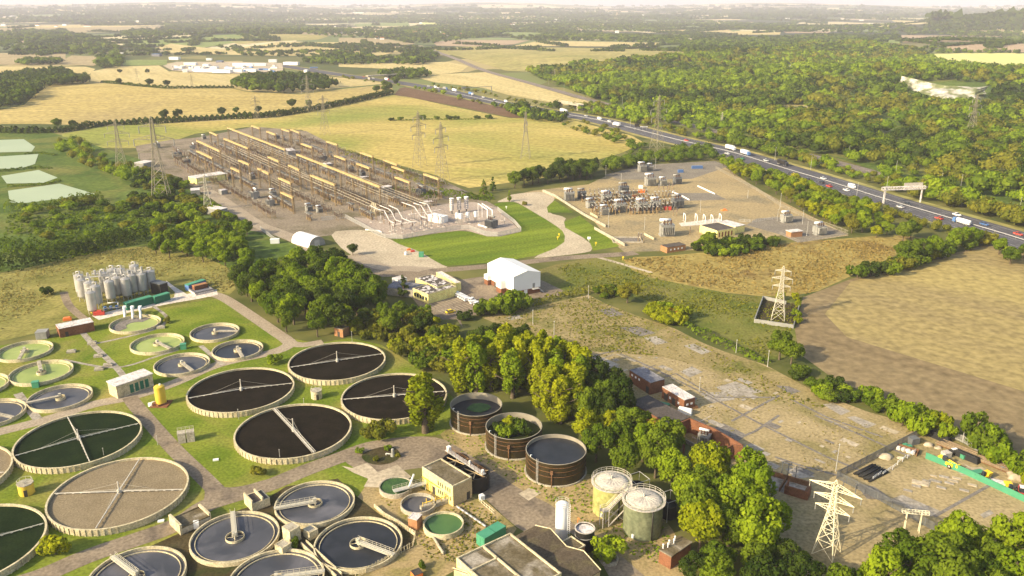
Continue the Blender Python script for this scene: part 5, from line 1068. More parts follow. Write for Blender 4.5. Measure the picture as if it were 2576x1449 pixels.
MB().box(0, 0, 2.99, .1, b + .02, .06).build('roof_seam', B['gcont2'], t)
for s_ in (-.45, .45): opening(t, a, b, 'L', s_ * b * .5, .2, b * .42, 2.2, 'door', 'gcont')
x, y = G(*BM(1060, 868), 0); o = MB().box(0, 0, .05, 1.2, 1.2, 1.2, .5).box(0, 0, 1.26, .4, .4, .12, .5).box(0, 0, 0, 1.3, 1.3, .04, .5).build('liquid_container', B['whitep'], loc=(x, y, 0)); tag(o, 'white plastic liquid cube standing in the yard by the yellow building', 'container')
t, a, b = building('orange_skip', 'skip', 'orange open skip at the lower edge beside a shrub', BM(540, 1405), BM(552, 1449), BM(615, 1425), 1.4, 'orange', 'door', parapet=.1)
# big building at the bottom
t, a, b = building('plant_building', 'building', 'large flat roofed plant building with mossy roof bays at the lower edge', BM(825, 1345), BM(1240, 1660), BM(1660, 1440), 7.0, 'yellow', 'roofm', parapet=.5)
m = MB()
for s_ in (-.02,): m.box(s_ * a, 0, 7.06, .35, b - .6, .45)
m.box(-a * .25, b * .2, 7.06, a * .48, .35, .45); m.box(-a * .25, -b * .2, 7.06, a * .48, .3, .35); m.build('roof_upstand', B['cream'], t)
# double gabled hall
P0_ = np.array(G(*BM(1465, 1068), 4.6)); P1_ = np.array(G(*BM(1960, 1405), 4.6)); u = P1_ - P0_; a = float(np.linalg.norm(u)); u /= a; v = np.array([u[1], -u[0]])
if v[0] > 0: v = -v
b = 24.; c = P0_ + u * a / 2 + v * b / 2; t = thing('workshop_hall', 'brown roofed hall with two parallel ridges beside the white silo', 'building', c[0], c[1], 0, math.atan2(u[1], u[0]))
prof = [(-a / 2, 4.6), (-a / 4, 6.5), (0, 4.7), (a / 4, 6.5), (a / 2, 4.6)]
yb = -b / 2 if (-u[1] * v[0] + u[0] * v[1]) > 0 else b / 2
MB().box(0, 0, -.2, a - .3, b - .3, 4.7).build('wall', B['buff'], t); m = MB()
vs = [(p[0], s_ * b / 2, p[1]) for s_ in (-1, 1) for p in prof]; m.add(vs, [(i, i + 1, i + 6, i + 5) for i in range(4)]); vs = [(p[0], s_ * b / 2, p[1] - .25) for s_ in (-1, 1) for p in prof]; m.add(vs, [(i + 5, i + 6, i + 1, i) for i in range(4)])
for s_ in (-1, 1): m.add([(p[0], s_ * b / 2, q) for p in prof for q in (p[1] - .25, p[1])], [(2 * i, 2 * i + 2, 2 * i + 3, 2 * i + 1) if s_ < 0 else (2 * i + 1, 2 * i + 3, 2 * i + 2, 2 * i) for i in range(4)])
m.build('roof', B['tile'], t); m = MB()
for s_ in (-1, 1):
    for i in range(4): m.bar((prof[i][0], s_ * (b / 2 - .05), prof[i][1] + .08), (prof[i + 1][0], s_ * (b / 2 - .05), prof[i + 1][1] + .08), .22)
    m.add([(-a / 2, s_ * (b / 2 - .2), 4.4), (-a / 4, s_ * (b / 2 - .2), 6.3), (0, s_ * (b / 2 - .2), 4.5), (a / 4, s_ * (b / 2 - .2), 6.3), (a / 2, s_ * (b / 2 - .2), 4.4)], [(0, 1, 2), (2, 3, 4)])
m.build('gable_trim', B['cream'], t)
x, y = G(*BM(1740, 1215), 4); t = thing('brick_annex', 'small brick annex with a parapet between silo and brown roof', 'building', x, y, 0, math.atan2(u[1], u[0])); MB().box(0, 0, -.1, 4.4, 4., 4.1).build('wall', B['brickl'], t); m = MB().box(0, 0, 4.003, 4., 3.6, .06); m.m = 1
for q in ((0, -1.95, 4.6, .25), (0, 1.95, 4.6, .25), (-2.15, 0, .25, 3.64), (2.15, 0, .25, 3.64)): m.box(q[0], q[1], 4.004, q[2], q[3], .3)
m.build('roof', [B['roofm'], B['cream']], t)
t, a, b = building('brick_hut', 'hut', 'brick hut with white vent pipes on its roof near the lower edge', BM(2420, 1240), BM(2490, 1305), BM(2640, 1200), 3.4, 'brick', 'roofm', parapet=0, overhang=.4)
for k in range(5): MB().cyl(-a / 2 + .8 + k * 1.1, b / 2 - .4 - .5 * (k % 2), 3.6, 4.7, .14, .14, 8).cyl(-a / 2 + .8 + k * 1.1, b / 2 - .4 - .5 * (k % 2), 4.7, 4.85, .24, .2, 8).build('vent_pipe', B['whitep'], t)
# small buildings of the works
t, a, b = building('pump_house', 'building', 'pump house with a white flat roof beside the lane', BL(820, -20), BL(875, 20), BL(1148, -75), 4.4, 'cream', 'roofw', parapet=0, overhang=.5)
for k in range(4): opening(t, a, b, 'F', -a * .1 + k * a * .14, .5, a * .10, 2.9, 'window', 'gcont2')
t, a, b = building('brick_block', 'building', 'long low red brick building beside the dry grass', ML(410, 1003), ML(443, 1036), ML(706, 982), 3.6, 'brick', 'roofw', parapet=.15)
opening(t, a, b, 'F', -a * .3, 0, 1.1, 2., 'door', 'door')
t, a, b = building('kiosk', 'hut', 'grey green metal kiosk left of the long brick building', ML(278, 1050), ML(345, 1062), ML(368, 1035), 2.6, 'trafo', 'trafo', parapet=0, overhang=.15)
t, a, b = building('brick_hut', 'hut', 'small square brick hut on the lawn below the dense wood', (840, 825), (862, 830), (878, 822), 3.2, 'brickl', 'roofm', parapet=.12)
opening(t, a, b, 'L', 0, 0, 1.1, 2.1, 'door', 'door')
x, y = G(*BL(1212, 160), 0); t = thing('ochre_silo', 'upright ochre yellow tank on a brick bund beside the lane', 'silo', x, y + .8); MB().cyl(0, 0, .3, 6.2, 1.6, 1.6, 28).dome(0, 0, 6.2, 1.6, .35, 28, 3).build('shell', B['ochre'], t); MB().cyl(.2, .2, 6.4, 7., .3, .3, 8).build('hatch', B['whitep'], t); m = MB().box(0, -.2, 0, 5.4, 5., .3).ring(0, 0, .3, .8, 2.3, 2.5, 4); m.build('bund', B['brick'], t); m = MB().tube((-2.2, -2, .3), (-2.2, -2, 1.6), .14, 6).tube((-2.2, -2, 1.6), (-1.2, -1.2, 1.6), .14, 6).box(-3, -1.6, 0, .9, .7, 1.2); m.build('valve', B['whitep'], t)
def octhut(c, lab, r_=1.75, h=2.7, k='cream'):
    x, y = G(*c, 0); t = thing('octagonal_chamber', lab, 'hut', x, y, 0, .4); MB().cyl(0, 0, 0, h, r_, r_, 8).build('wall', B[k], t); MB().cyl(0, 0, h + .003, h + .2, r_ + .15, r_ + .15, 8).build('roof', B['grey'], t); m = MB()
    for q in range(8): a = q * .785; m.tube((math.cos(a) * r_ * .95, math.sin(a) * r_ * .95, h + .2), (math.cos(a) * r_ * .95, math.sin(a) * r_ * .95, h + 1.1), .04, 4)
    m.ring(0, 0, h + 1.05, h + 1.12, r_ * .93, r_ * .97, 8); m.build('handrail', B['rail'], t); MB().box(0, -r_ * .95, 0, .8, .2, 1.9).build('door', B['door'], t)
octhut((797, 1001), 'cream octagonal chamber between the three black filter beds'); octhut(BL(205, 825), 'mossy yellow octagonal hut left of the tan filter bed', 1.9, 3., 'ochre')
t = thing('chamber', 'pair of square grey metal cabinets beside the lane', 'cabinet', *G(*BL(1410, 430), 0), 0, .35); 
for s_ in (-1.2, 1.2): MB().box(s_, 0, 0, 2.1, 2.4, 3.).box(s_, 0, 3.003, 2.2, 2.5, .12).build('cabinet', B['grey'], t)
m = MB()
for z in (3.7, 4.1): m.tube((-2.2, -1.1, z), (2.2, -1.1, z), .04, 4); m.tube((-2.2, 1.1, z), (2.2, 1.1, z), .04, 4)
for k in range(5): m.tube((-2.2 + k * 1.1, -1.1, 3.1), (-2.2 + k * 1.1, -1.1, 4.1), .04, 4); m.tube((-2.2 + k * 1.1, 1.1, 3.1), (-2.2 + k * 1.1, 1.1, 4.1), .04, 4)
m.build('handrail', B['rail'], t)
t, a, b = building('valve_chamber', 'building', 'cream concrete chamber with raised side walls by the lane junction', BL(1830, 850), BL(1900, 912), BL(2035, 860), 2.2, 'cream', 'roofd', parapet=.1)
MB().box(-a / 2 + .2, 0, 2.2, .4, b, 1.).box(a * .12, 0, 2.2, .35, b, 1.).build('side_wall', B['cream'], t)
t, a, b = building('valve_chamber', 'building', 'cream concrete inlet chamber with planted top beside the lane', BL(1310, 1010), BL(1365, 1095), BL(1585, 1000), 1.6, 'grey', 'moss' if 0 else 'roofm', parapet=.25)
MB().box(-a / 2 - .02, 0, -.1, .6, b + .4, 3.).box(a / 2, 0, -.1, .5, b, 2.6).build('side_wall', B['cream'], t)
x, y = G(*BL(1485, 1085), 0); o = MB().box(0, 0, 0, 1.2, 1., 1.7, .3).box(0, 0, 1.7, 1.3, 1.1, .1, .3).build('control_cabinet', B['whitep'], loc=(x, y, 0)); tag(o, 'white control cabinet beside the planted inlet chamber', 'cabinet')
t, a, b = building('valve_house', 'building', 'tall cream concrete valve house between the settling tanks', BL(2125, 1080), BL(2185, 1118), BL(2265, 1075), 3.6, 'cream', 'grey', parapet=.1)
t, a, b = building('valve_chamber', 'building', 'low cream chamber right of the tall valve house', BL(2300, 1090), BL(2335, 1130), BL(2400, 1095), 2., 'cream', 'grey', parapet=.15)
t, a, b = building('valve_chamber', 'building', 'low cream chamber below the tall valve house', BL(2085, 1205), BL(2130, 1245), BL(2200, 1200), 2., 'cream', 'grey', parapet=.15)
P = [G(*BL(2290, 1190), .9), G(*BL(2560, 1440), .9)]; d = Vector((P[1][0] - P[0][0], P[1][1] - P[0][1])); t = thing('channel_walkway', 'raised dark channel with cream side walls between two settling tanks', 'channel', (P[0][0] + P[1][0]) / 2, (P[0][1] + P[1][1]) / 2, 0, math.atan2(d.y, d.x)); l = d.length
MB().box(0, 0, 0, l, .9, .7).build('channel', B['roofd'], t)
for s_ in (-.65, .65): MB().box(0, s_, 0, l, .22, 1.15).build('side_wall', B['cream'], t)
tree('bush', *G(*BL(2230, 1230)), 2.8, 'mid', 'green bush beside the tall valve house', None, .8)
tree('bush', *G(*BM(610, 1390)), 2.2, 'mid', 'green shrub beside the orange skip', None, .8)
t, a, b = building('brick_chamber', 'hut', 'small brick chamber with a pale flat roof beside the green watered tank', BM(510, 1005), BM(570, 1030), BM(610, 985), 3., 'brickl', 'roofw', parapet=.12)
x, y = G(*BM(390, 545), 0); t = thing('pump_unit', 'grey vertical pump on the weedy island in the yard', 'pump', x, y); MB().cyl(0, 0, 0, 1.2, .7, .5, 12).cyl(0, 0, 1.2, 2.2, .45, .45, 12).dome(0, 0, 2.2, .45, .3, 12, 3).build('body', B['trafo'], t); MB().tube((0, 0, .6), (-2, .5, .6), .18, 6).tube((-2, .5, .6), (-2, .5, 0), .18, 6).build('pipe', B['galv'], t)
for px_, py_, hh, pal in ((905, 1140, 1.8, 'light'), (945, 1160, 1.5, 'olive'), (975, 1132, 1.6, 'light'), (1000, 1150, 1.4, 'olive')): tree('bush', *G(px_, py_), hh, pal, f'{TONE[pal]} tuft on the weedy island in the yard', 'tufts on the weedy island', 1.1)
# platform clutter between the little tanks
t = thing('gantry_walkway', 'grey steel walkway with a white screw tube between the small tanks', 'walkway', *G(*BM(520, 820), 0), 0, .45); MB().box(0, 0, 1.7, 9, 1.6, .15).build('deck', B['galv'], t); m = MB()
for s_ in (-.75, .75):
    for z in (2.3, 2.8): m.tube((-4.5, s_, z), (4.5, s_, z), .04, 4)
    for k in range(8): m.tube((-4.5 + k * 1.28, s_, 1.8), (-4.5 + k * 1.28, s_, 2.8), .04, 4)
for k in (-4, 0, 4): m.bar((k, -.6, 0), (k, -.6, 1.7), .15); m.bar((k, .6, 0), (k, .6, 1.7), .15)
m.build('handrail', B['rail'], t); MB().tube((-.5, -.6, 2.), (1.6, 1.2, 4.4), .28, 10).build('screw_tube', B['whitep'], t)
t = thing('pipe_bridge', 'row of pipes and posts on a concrete ledge between the small tanks', 'pipework', *G(*BM(750, 910), 0), 0, .5); MB().box(0, 0, 0, 11, 1.2, 1.2).build('ledge', B['grey'], t); m = MB()
for k in range(9): m.tube((-5 + k * 1.25, (-.4, .3)[k % 2], 1.2), (-5 + k * 1.25, (-.4, .3)[k % 2], 2.5 + .3 * (k % 3)), .1, 6)
m.tube((-5, -.4, 2.2), (5, -.4, 2.2), .1, 6); m.build('pipe', B['ochre'], t); MB().cyl(5.6, 0, .8, 2.2, .9, .9, 14).build('valve_drum', B['black'], t)
P = [G(*BM(870, 925), .4), G(*BM(1095, 1080), .4)]; m = MB()
for k in range(7):
    a_ = np.array(P[0]) + (np.array(P[1]) - P[0]) * k / 7; b_ = np.array(P[0]) + (np.array(P[1]) - P[0]) * (k + .9) / 7; c0 = np.array(P[0]); m.tube((*(a_ - c0), .5), (*(b_ - c0), .5), .28, 7)
tag(m.build('lagged_pipe', B['steel'], loc=(*P[0], 0)), 'silvery lagged pipe leading to the green container', 'pipe')
def fence(pts, h, label, m_='galv', pale=.28, wd=.09, post=3., cat='fence', name='fence', rail=True, th=.04):
    P = [G(*p) for p in pts] if not isinstance(pts[0], np.ndarray) else [tuple(p) for p in pts]; t = thing(name, label, cat, *P[0]); ox, oy = P[0]; m = MB(); q = MB()
    for i in range(len(P) - 1):
        a_ = Vector((P[i][0] - ox, P[i][1] - oy)); b_ = Vector((P[i + 1][0] - ox, P[i + 1][1] - oy)); d = b_ - a_; l = d.length; rz = math.atan2(d.y, d.x)
        for k in range(int(l / pale)): p = a_ + d * (k * pale / l); m.box(p.x, p.y, .08, wd, th, h - .1, rz)
        for k in range(int(l / post) + 1): p = a_ + d * min(1, k * post / l); q.box(p.x, p.y, -.1, .1, .1, h + .12, rz)
        if rail:
            for z in (h * .18, h * .85): m.bar((a_.x, a_.y, z), (b_.x, b_.y, z), .07)
    m.build('pales', B[m_], t); q.build('posts', B[m_], t); return t
def wall(pts, h, label, m_='cream', th=.25, cat='wall', name='wall', cap=None, zc=0.):
    P = [G(*p, zc) for p in pts]; ox, oy = P[0]; m = MB()
    for i in range(len(P) - 1):
        a_ = Vector((P[i][0] - ox, P[i][1] - oy)); b_ = Vector((P[i + 1][0] - ox, P[i + 1][1] - oy)); d = b_ - a_; mid = (a_ + b_) / 2; m.box(mid.x, mid.y, -.1, d.length + (th if i % 2 else -th * .02), th, h + .1 - .004 * (i % 2), math.atan2(d.y, d.x))
        if cap: m.m = 1; m.box(mid.x, mid.y, h + .003, d.length + th, th + .12, .12 + .003 * (i % 2), math.atan2(d.y, d.x)); m.m = 0
    o = m.build(name, [B[m_], B[cap or m_]], loc=(ox, oy, 0)); return tag(o, label, cat)
fence([BM(110, 1470), BM(540, 1230), BM(560, 1150), BM(290, 985)], 1.6, 'cream railing around the platform of the settling tanks', 'cream', .9, .12, 3., th=.1)
wall([BM(560, 1150), BM(430, 1050), BM(330, 1000), BM(250, 930)], 1.0, 'low cream kerb wall behind the blue watered settling tank')
wall([BM(640, 1075), BM(700, 1180), BM(770, 1290)], .9, 'low grey wall beside the green watered tank', 'grey')
fence([BM(1040, 885), BM(1155, 985)], 1.1, 'cream handrail on the waste ground beside the yellow building', 'latticey', 1.2, .08, 1.2)
x, y = G(1532, 1412); t = thing('planter_ring', 'octagonal concrete ring holding a loose green sapling', 'planter', x, y); MB().ring(0, 0, 0, 1.1, 1.9, 2.2, 8).build('ring', B['grey'], t)
for px_, py_, hh, lab in ((263, 1155, 3.4, 'thin post beside the dark green filter bed'), (705, 1160, 3.6, 'thin post in front of the broad armed filter bed'), (601, 1055, 3.4, 'thin post before the filter bed nearest the yellow silo'), (809, 985, 3., 'thin post beside the farthest black filter bed'), (397, 1120, 3., 'thin post on the grass right of the lane'), (886, 862, 4.5, 'thin post beside the small square brick hut'), (765, 1020, 2.4, 'thin post beside the cream octagonal chamber')):
    x, y = G(px_, py_); o = MB().cyl(0, 0, 0, hh, .07, .06, 6).box(0, 0, hh, .22, .22, .12).build('post', B['galv'], loc=(x, y, 0)); tag(o, lab, 'post', 'thin posts on the works lawn')
# silver silos
def silo(px, py, r_, h, lab):
    x, y = G(px, py); t = thing('steel_silo', lab, 'silo', x, y, group='silver process silos in the dry grass')
    MB().cyl(0, 0, 2.2, h, r_, r_, 24).cyl(0, 0, h, h + .7, r_, r_ * .3, 24).cyl(0, 0, .9, 2.2, r_ * .35, r_, 24).build('shell', B['steel'], t)
    for k in range(6): a = k * 1.047; MB().bar((math.cos(a) * r_ * .95, math.sin(a) * r_ * .95, 0), (math.cos(a) * r_ * .95, math.sin(a) * r_ * .95, 2.4), .16).build('leg', B['galv'], t)
    m = MB()
    for z in (h + .6, h + 1.1): m.ring(0, 0, z, z + .06, r_ - .02, r_ + .04, 16)
    for k in range(10): a = k * .628; m.tube((math.cos(a) * r_, math.sin(a) * r_, h), (math.cos(a) * r_, math.sin(a) * r_, h + 1.1), .05, 4)
    m.build('handrail', B['galv'], t); m = MB().cyl(r_ * .3, 0, h + .5, h + 1.9, .35, .35, 10).tube((r_ * .3, 0, h + 1.8), (-r_ * .5, .3, h + 1.6), .2, 7).tube((-r_ * .5, .3, h + 1.6), (-r_ * .5, .3, h + .6), .2, 7); m.build('pipe', B['steel'], t)
SL = [(212, 758), (236, 792), (206, 746), (248, 775), (282, 762), (300, 752), (322, 755), (338, 745), (362, 742), (384, 735), (268, 745), (310, 735), (345, 725), (232, 765), (290, 735)]
for i, (px_, py_) in enumerate(SL):
    silo(px_, py_ - 2, 2.0, 9.4 if i not in (10, 11, 12, 14) else 10.2, 'silver silo ' + ['second from the left end of the silo block', 'at the near left corner, brightest in the sun', 'at the far left end of the block', 'just behind the near left corner one', 'left of the gap in the front row', 'right of the gap in the front row', 'in the middle of the front row', 'behind the middle of the front row', 'second from the right in the front row', 'at the right end beside the dark shed', 'in the back row, leftmost', 'in the back row above the gap', 'in the back row, rightmost', 'between the two leftmost bright ones', 'in the back row, second from its left'][i])
t = thing('access_platform', 'grey steel platform with railings across the tops of the silver silos', 'platform', *G(300, 745), 0, .28); m = MB().box(-6, -1, 9.9, 12, 1.3, .12).box(5, 1, 9.9, 14, 1.3, .12).box(0, 3.5, 9.9, 20, 1.3, .12); m.build('deck', B['galv'], t); m = MB()
for yy, x0_, x1_ in ((-1.6, -12, 0), (.4, -2, 12), (2.9, -10, 10), (4.1, -10, 10)):
    for z in (10.5, 11.): m.tube((x0_, yy, z), (x1_, yy, z), .05, 4)
    for k in range(9): m.tube((x0_ + (x1_ - x0_) * k / 8, yy, 9.9), (x0_ + (x1_ - x0_) * k / 8, yy, 11.), .05, 4)
m.build('handrail', B['galv'], t)
for k in range(9): MB().cyl(-11 + k * 2.7, 1.5 * math.sin(k * 2.), 10, 11.6 + (k % 3) * .5, .5, .5, 10).build('dust_filter', B['steel'], t)
m = MB()
for k in range(4): m.bar((-11 + k * 7, 3.6, 0), (-11 + k * 7, 3.6, 9.9), .22)
m.build('leg', B['galv'], t)
t, a, b = building('green_kiosk', 'container', 'long dark green kiosk in front of the silver silos', (315, 760), (318, 765), (384, 747), 3.0, 'gcont2', 'gcont', parapet=0, overhang=.2)
t, a, b = building('green_kiosk', 'container', 'shorter dark green kiosk at the right end of the silos', (386, 745), (389, 749), (427, 738), 3.0, 'gcont2', 'gcont', parapet=0, overhang=.2)
t, a, b = building('dark_shed', 'shed', 'dark green grey shed with a pitched top right of the silos', (389, 707), (402, 717), (421, 711), 5., 'black', 'trafod', parapet=0, overhang=.3)
t, a, b = building('site_container', 'container', 'brick red container standing in a pale blue yard frame', (486, 718), (489, 722), (522, 714), 2.6, 'brick', 'brickl', parapet=0)
t, a, b = building('tray_compound', 'compound', 'low pale blue walled compound around the red container', (476, 728), (491, 739), (537, 729), .9, 'roofw', 'roofb', parapet=.5)
t, a, b = building('site_container', 'container', 'dark blue green container behind the red one', (472, 714), (474, 719), (518, 705), 2.6, 'blue', 'gcont', parapet=0)
for px_, py_, lab in ((232, 787, 'left'), (246, 790, 'right')):
    x, y = G(px_, py_); o = MB().cyl(0, 0, 0, 4.2, .5, .5, 12).dome(0, 0, 4.2, .5, .4, 12, 3).box(-.6, 0, 3.2, .9, .5, .5).build('yellow_pipe', B['yellowp'], loc=(x, y, 0)); tag(o, f'{lab} one of two upright yellow pipes before the silos', 'pipe')
x, y = G(250, 793); o = MB().box(0, 0, .3, 4.2, 1.7, 1.3, .3).box(.2, 0, 1.6, 2., 1.5, .6, .3, .8).build('red_skid', B['redp'], loc=(x, y, 0)); tag(o, 'red pump skid at the roadside before the silos', 'pump')
x, y = G(285, 778); t = thing('pump_skid', 'blue pumps and silvery pipes on the pad before the silos', 'pump', x, y, 0, .3); m = MB()
for k in range(3): m.cyl(-3 + k * 2.2, 0, 0, 1.5, .6, .6, 10)
m.build('pump', B['blue'], t); m = MB().tube((-4, -1, 1.), (4, -1, 1.), .25, 7).tube((2, 1, 2.6), (-2, 1, 2.6), .25, 7).tube((2, 1, 2.6), (2, 1, 0), .25, 7); m.build('pipe', B['steel'], t)
o = MB().box(0, 0, .1, 3, 2, 1., .4).box(0, 0, 1.1, 2.2, 1.4, .3, .4).build('orange_skip', B['orange'], loc=(*G(170, 806), 0)); tag(o, 'orange bin beside the track behind the long brick building', 'skip')
for px_, py_, w_, lab in ((462, 878, 1.6, 'small green kiosk beside two dark round tanks'), (91, 974, 1.6, 'small green kiosk above the round tank by the lane')):
    o = MB().box(0, 0, 0, 2., w_, 2., .3).box(0, 0, 2.003, 2.2, w_ + .2, .12, .3).build('small_kiosk', B['gcont'], loc=(*G(px_, py_), 0)); tag(o, lab, 'kiosk')
for px_, py_, lab in ((232, 865, 'pale chamber slab where two garden paths cross'), (248, 897, 'middle pale chamber on the pipe path'), (272, 920, 'lowest pale chamber on the pipe path'), (180, 886, 'grey chamber cover left of the pipe path'), (250, 930, 'small grey chamber beside the path end'), (405, 825, 'flat chamber slab near the olive shrub')):
    o = MB().box(0, 0, 0, 3., 2.2, .7, .3).box(.4, .2, .7, 1.2, .9, .3, .3).build('chamber', B['grey'], loc=(*G(px_, py_), 0)); tag(o, lab, 'chamber')
for px_, py_, lab in ((543, 1158, 'white cover plate on the lawn beside the lane'), (405, 1312, 'white cover plate beside the tan filter bed')):
    o = MB().box(0, 0, 0, 1.5, .9, .35, .3).build('cover_plate', B['whitep'], loc=(*G(px_, py_), 0)); tag(o, lab, 'cover plate')
# ------------------------------------------------------------------ cleared site, offices, white building
Z = lambda ox, oy, s=6.: (lambda x, y: (x / s + ox, y / s + oy))
Q1 = Z(1529.5, 885.5); Q2 = Z(670.8, 348.8); Q3 = Z(952.6, 429.3); Q4 = Z(1368.5, 375.7); Q5 = Z(1717.3, 483); Q6 = Z(2133.2, 1046.5, 5.818); Q0 = Z(322, 295.2)
ORD = 'first second third fourth fifth sixth seventh eighth ninth tenth eleventh twelfth'.split()
def lampost(px, py, h, label, group=None, arm=0, name='lamp_post'):
    x, y = GT(px, py); m = MB().cyl(0, 0, 0, h, .13, .08, 6)
    if arm: m.bar((0, 0, h), (arm, 0, h + .3), .1).box(arm, 0, h + .2, .8, .3, .15)
    else: m.box(0, 0, h, .35, .35, .2)
    o = m.build(name, B['galv'], loc=(x, y, float(H(x, y)))); o.rotation_euler.z = R(60); return tag(o, label, name.replace('_', ' '), group)
t, a, b = building('brick_building', 'building', 'red brick flat building with a blue grey roof on the cleared site', Q1(285, 285), Q1(640, 470), Q1(855, 415), 4.2, 'brick', 'roofb', parapet=.2)
for k in range(3): opening(t, a, b, 'L', b * .36 - k * b * .17, 2.7, .8, .7, 'window', 'whitep')
opening(t, a, b, 'L', -b * .38, 0, 1.5, 2.4, 'door', 'door')
t, a, b = building('brick_building', 'building', 'red brick flat building with a cracked white roof on the cleared site', Q1(770, 540), Q1(1155, 730), Q1(1315, 685), 3.9, 'brick', 'roofw', parapet=.15)
for u_ in (.3, -.05): opening(t, a, b, 'L', b * u_, 0, 1.7, 2.5, 'door', 'door')
for u_ in (.12, -.25): opening(t, a, b, 'L', b * u_, 1.4, .8, .8, 'window', 'whitep')
for u_ in (-.2, .2): opening(t, a, b, 'F', a * u_, 1.8, .8, .7, 'window', 'whitep')
building('long_shed', 'building', 'long low building with a black felt roof beside the brick blocks', Q1(500, 690), Q1(950, 1100), Q1(1240, 990), 4.0, 'brick', 'roofd', parapet=.12)
building('brick_hut', 'hut', 'small brick hut with a broken white roof half behind trees', Q1(150, 530), Q1(190, 590), Q1(335, 545), 3.2, 'brick', 'roofw', parapet=.1)
wall([Q1(960, 1115), Q1(1240, 1000), Q1(1600, 1150), Q1(2030, 1400)], 4.6, 'tall brown brick blast wall around the white transformer', 'brick', .4, zc=4.6)
wall([Q1(960, 1115), Q1(1150, 1215), Q1(1160, 1330)], 4.4, 'inner brown brick wall left of the white transformer', 'brick', .35, zc=4.4)
wall([Q1(1165, 1320), Q1(1400, 1440), Q1(1520, 1500)], 1.2, 'low grey wall in front of the white transformer', 'grey', .3, zc=1.)
wall([Q1(1780, 1449), Q1(1880, 1400), Q1(2030, 1410)], 4.4, 'brown brick end wall right of the white transformer', 'brick', .35, zc=4.4)
wall([MM(1755, 1235), MM(1800, 1290), MM(1950, 1390), MM(1950, 1345), MM(1880, 1300)], 4., 'dark red walled bay behind the poplar stand', 'brick', .35, zc=4.)
def transformer(px, py, s, label, rz=0., m_='trafo', bush=3, cons=1, group=None, fins=1):
    x, y = GT(px, py); t = thing('transformer', label, 'transformer', x, y, float(H(x, y)), rz, group); t.scale = (s, s, s)
    MB().box(0, 0, .35, 3.6, 2., 2.6).box(0, 0, 2.953, 3.8, 2.2, .14).box(0, 0, 0, 3.9, 2.4, .35).build('tank', B[m_], t)
    if fins:
        for e in (-1, 1):
            m = MB().box(0, e * 1.5, 2.5, 3.2, .3, .25)
            for k in range(7): m.box(-1.5 + k * .5, e * 1.5, .7, .12, .9, 2.1)
            m.build('radiator', B[m_], t)
    if cons: m = MB().tube((-1.9, .6, 4.1), (1.1, .6, 4.1), .42, 12).bar((-1.2, .6, 3.), (-1.2, .6, 4.), .12).bar((.6, .6, 3.), (.6, .6, 4.), .12); m.build('conservator', B['whitep' if m_ != 'trafod' else 'trafo'], t)
    for k in range(bush):
        m = MB().cyl(-.9 + k * .9, -.5, 3.1, 4.4, .17, .11, 8)
        for z in range(4): m.cyl(-.9 + k * .9, -.5, 3.25 + z * .28, 3.33 + z * .28, .27, .27, 8)
        m.build('bushing', B['insul'], t)
    return t
transformer(*G(0, 0) if 0 else Q1(1450, 1370), .95, 'white transformer with three black bushings inside the brick walls', R(-28), 'trafo')
t = thing('walled_pit', 'open brick and concrete pit beside the trees and pylon', 'pit', *G(*BR(720, 760), 0), 0, R(-33))
MB().box(0, 3.4, -.1, 15, .4, 1.6).box(-7.3, 0, -.1, .4, 6.4, 1.4).box(7.3, 0, -.1, .4, 6.4, 1.5).box(1.2, 0, -.1, .3, 6.4, 1.2).build('side_wall', B['rust'], t); MB().box(0, 0, -.05, 14.2, 6.3, .15).build('floor_slab', K['slab'], t)
t = thing('brick_store', 'roofless brown brick bay just left of the near pylon', 'building', *G(*BR(865, 830), 0), 0, R(-33)); MB().box(0, -1.6, -.1, 6, .35, 2.6).box(-2.8, 0, -.1, .35, 2.9, 2.6).box(2.8, 0, -.1, .35, 2.9, 2.6).build('wall', B['brick'], t)
for px, py, h, lab in ((*BR(745, 690), 4.2, 'left of three grey busbar posts standing on the cleared site'), (*BR(790, 708), 4.6, 'middle of three grey busbar posts standing on the cleared site'), (*BR(850, 720), 4.2, 'right of three grey busbar posts standing on the cleared site'), (*BR(1202, 840), 4.4, 'grey busbar post beside the mesh fence near the pylon'), (*BR(1296, 860), 4., 'bluish busbar post right of the pylon')):
    x, y = G(px, py); o = MB().cyl(0, 0, 0, h, .12, .1, 6).box(.3, 0, h - .5, 1., .12, .12).build('busbar_post', B['trafod'], loc=(x, y, 0)); tag(o, lab, 'post', 'busbar posts on the cleared site')
lampost(*BR(1155, 660), 8.2, 'pale lamp column on a concrete foot at the compound corner')
for px, py, h, lab in ((*MR(402, 1215), 5., 'thin grey pole in the hedge above the cleared site'), (*MR(640, 1320), 6, 'pale pole at the side of the cleared site'), (*MM(1445, 1000), 6., 'thin pole on the weedy part of the cleared site'), (*MM(1605, 1080), 5.5, 'second thin pole on the weedy part of the cleared site'), (*MM(1863, 810), 6., 'pole at the top corner of the cleared site'), (*BR(2110, 440), 6.5, 'pale pole at the edge of the storage compound'), (1759, 985, 5., 'thin pole near the two brick buildings')): lampost(px, py, h, lab, 'thin poles on the cleared site', name='pole')
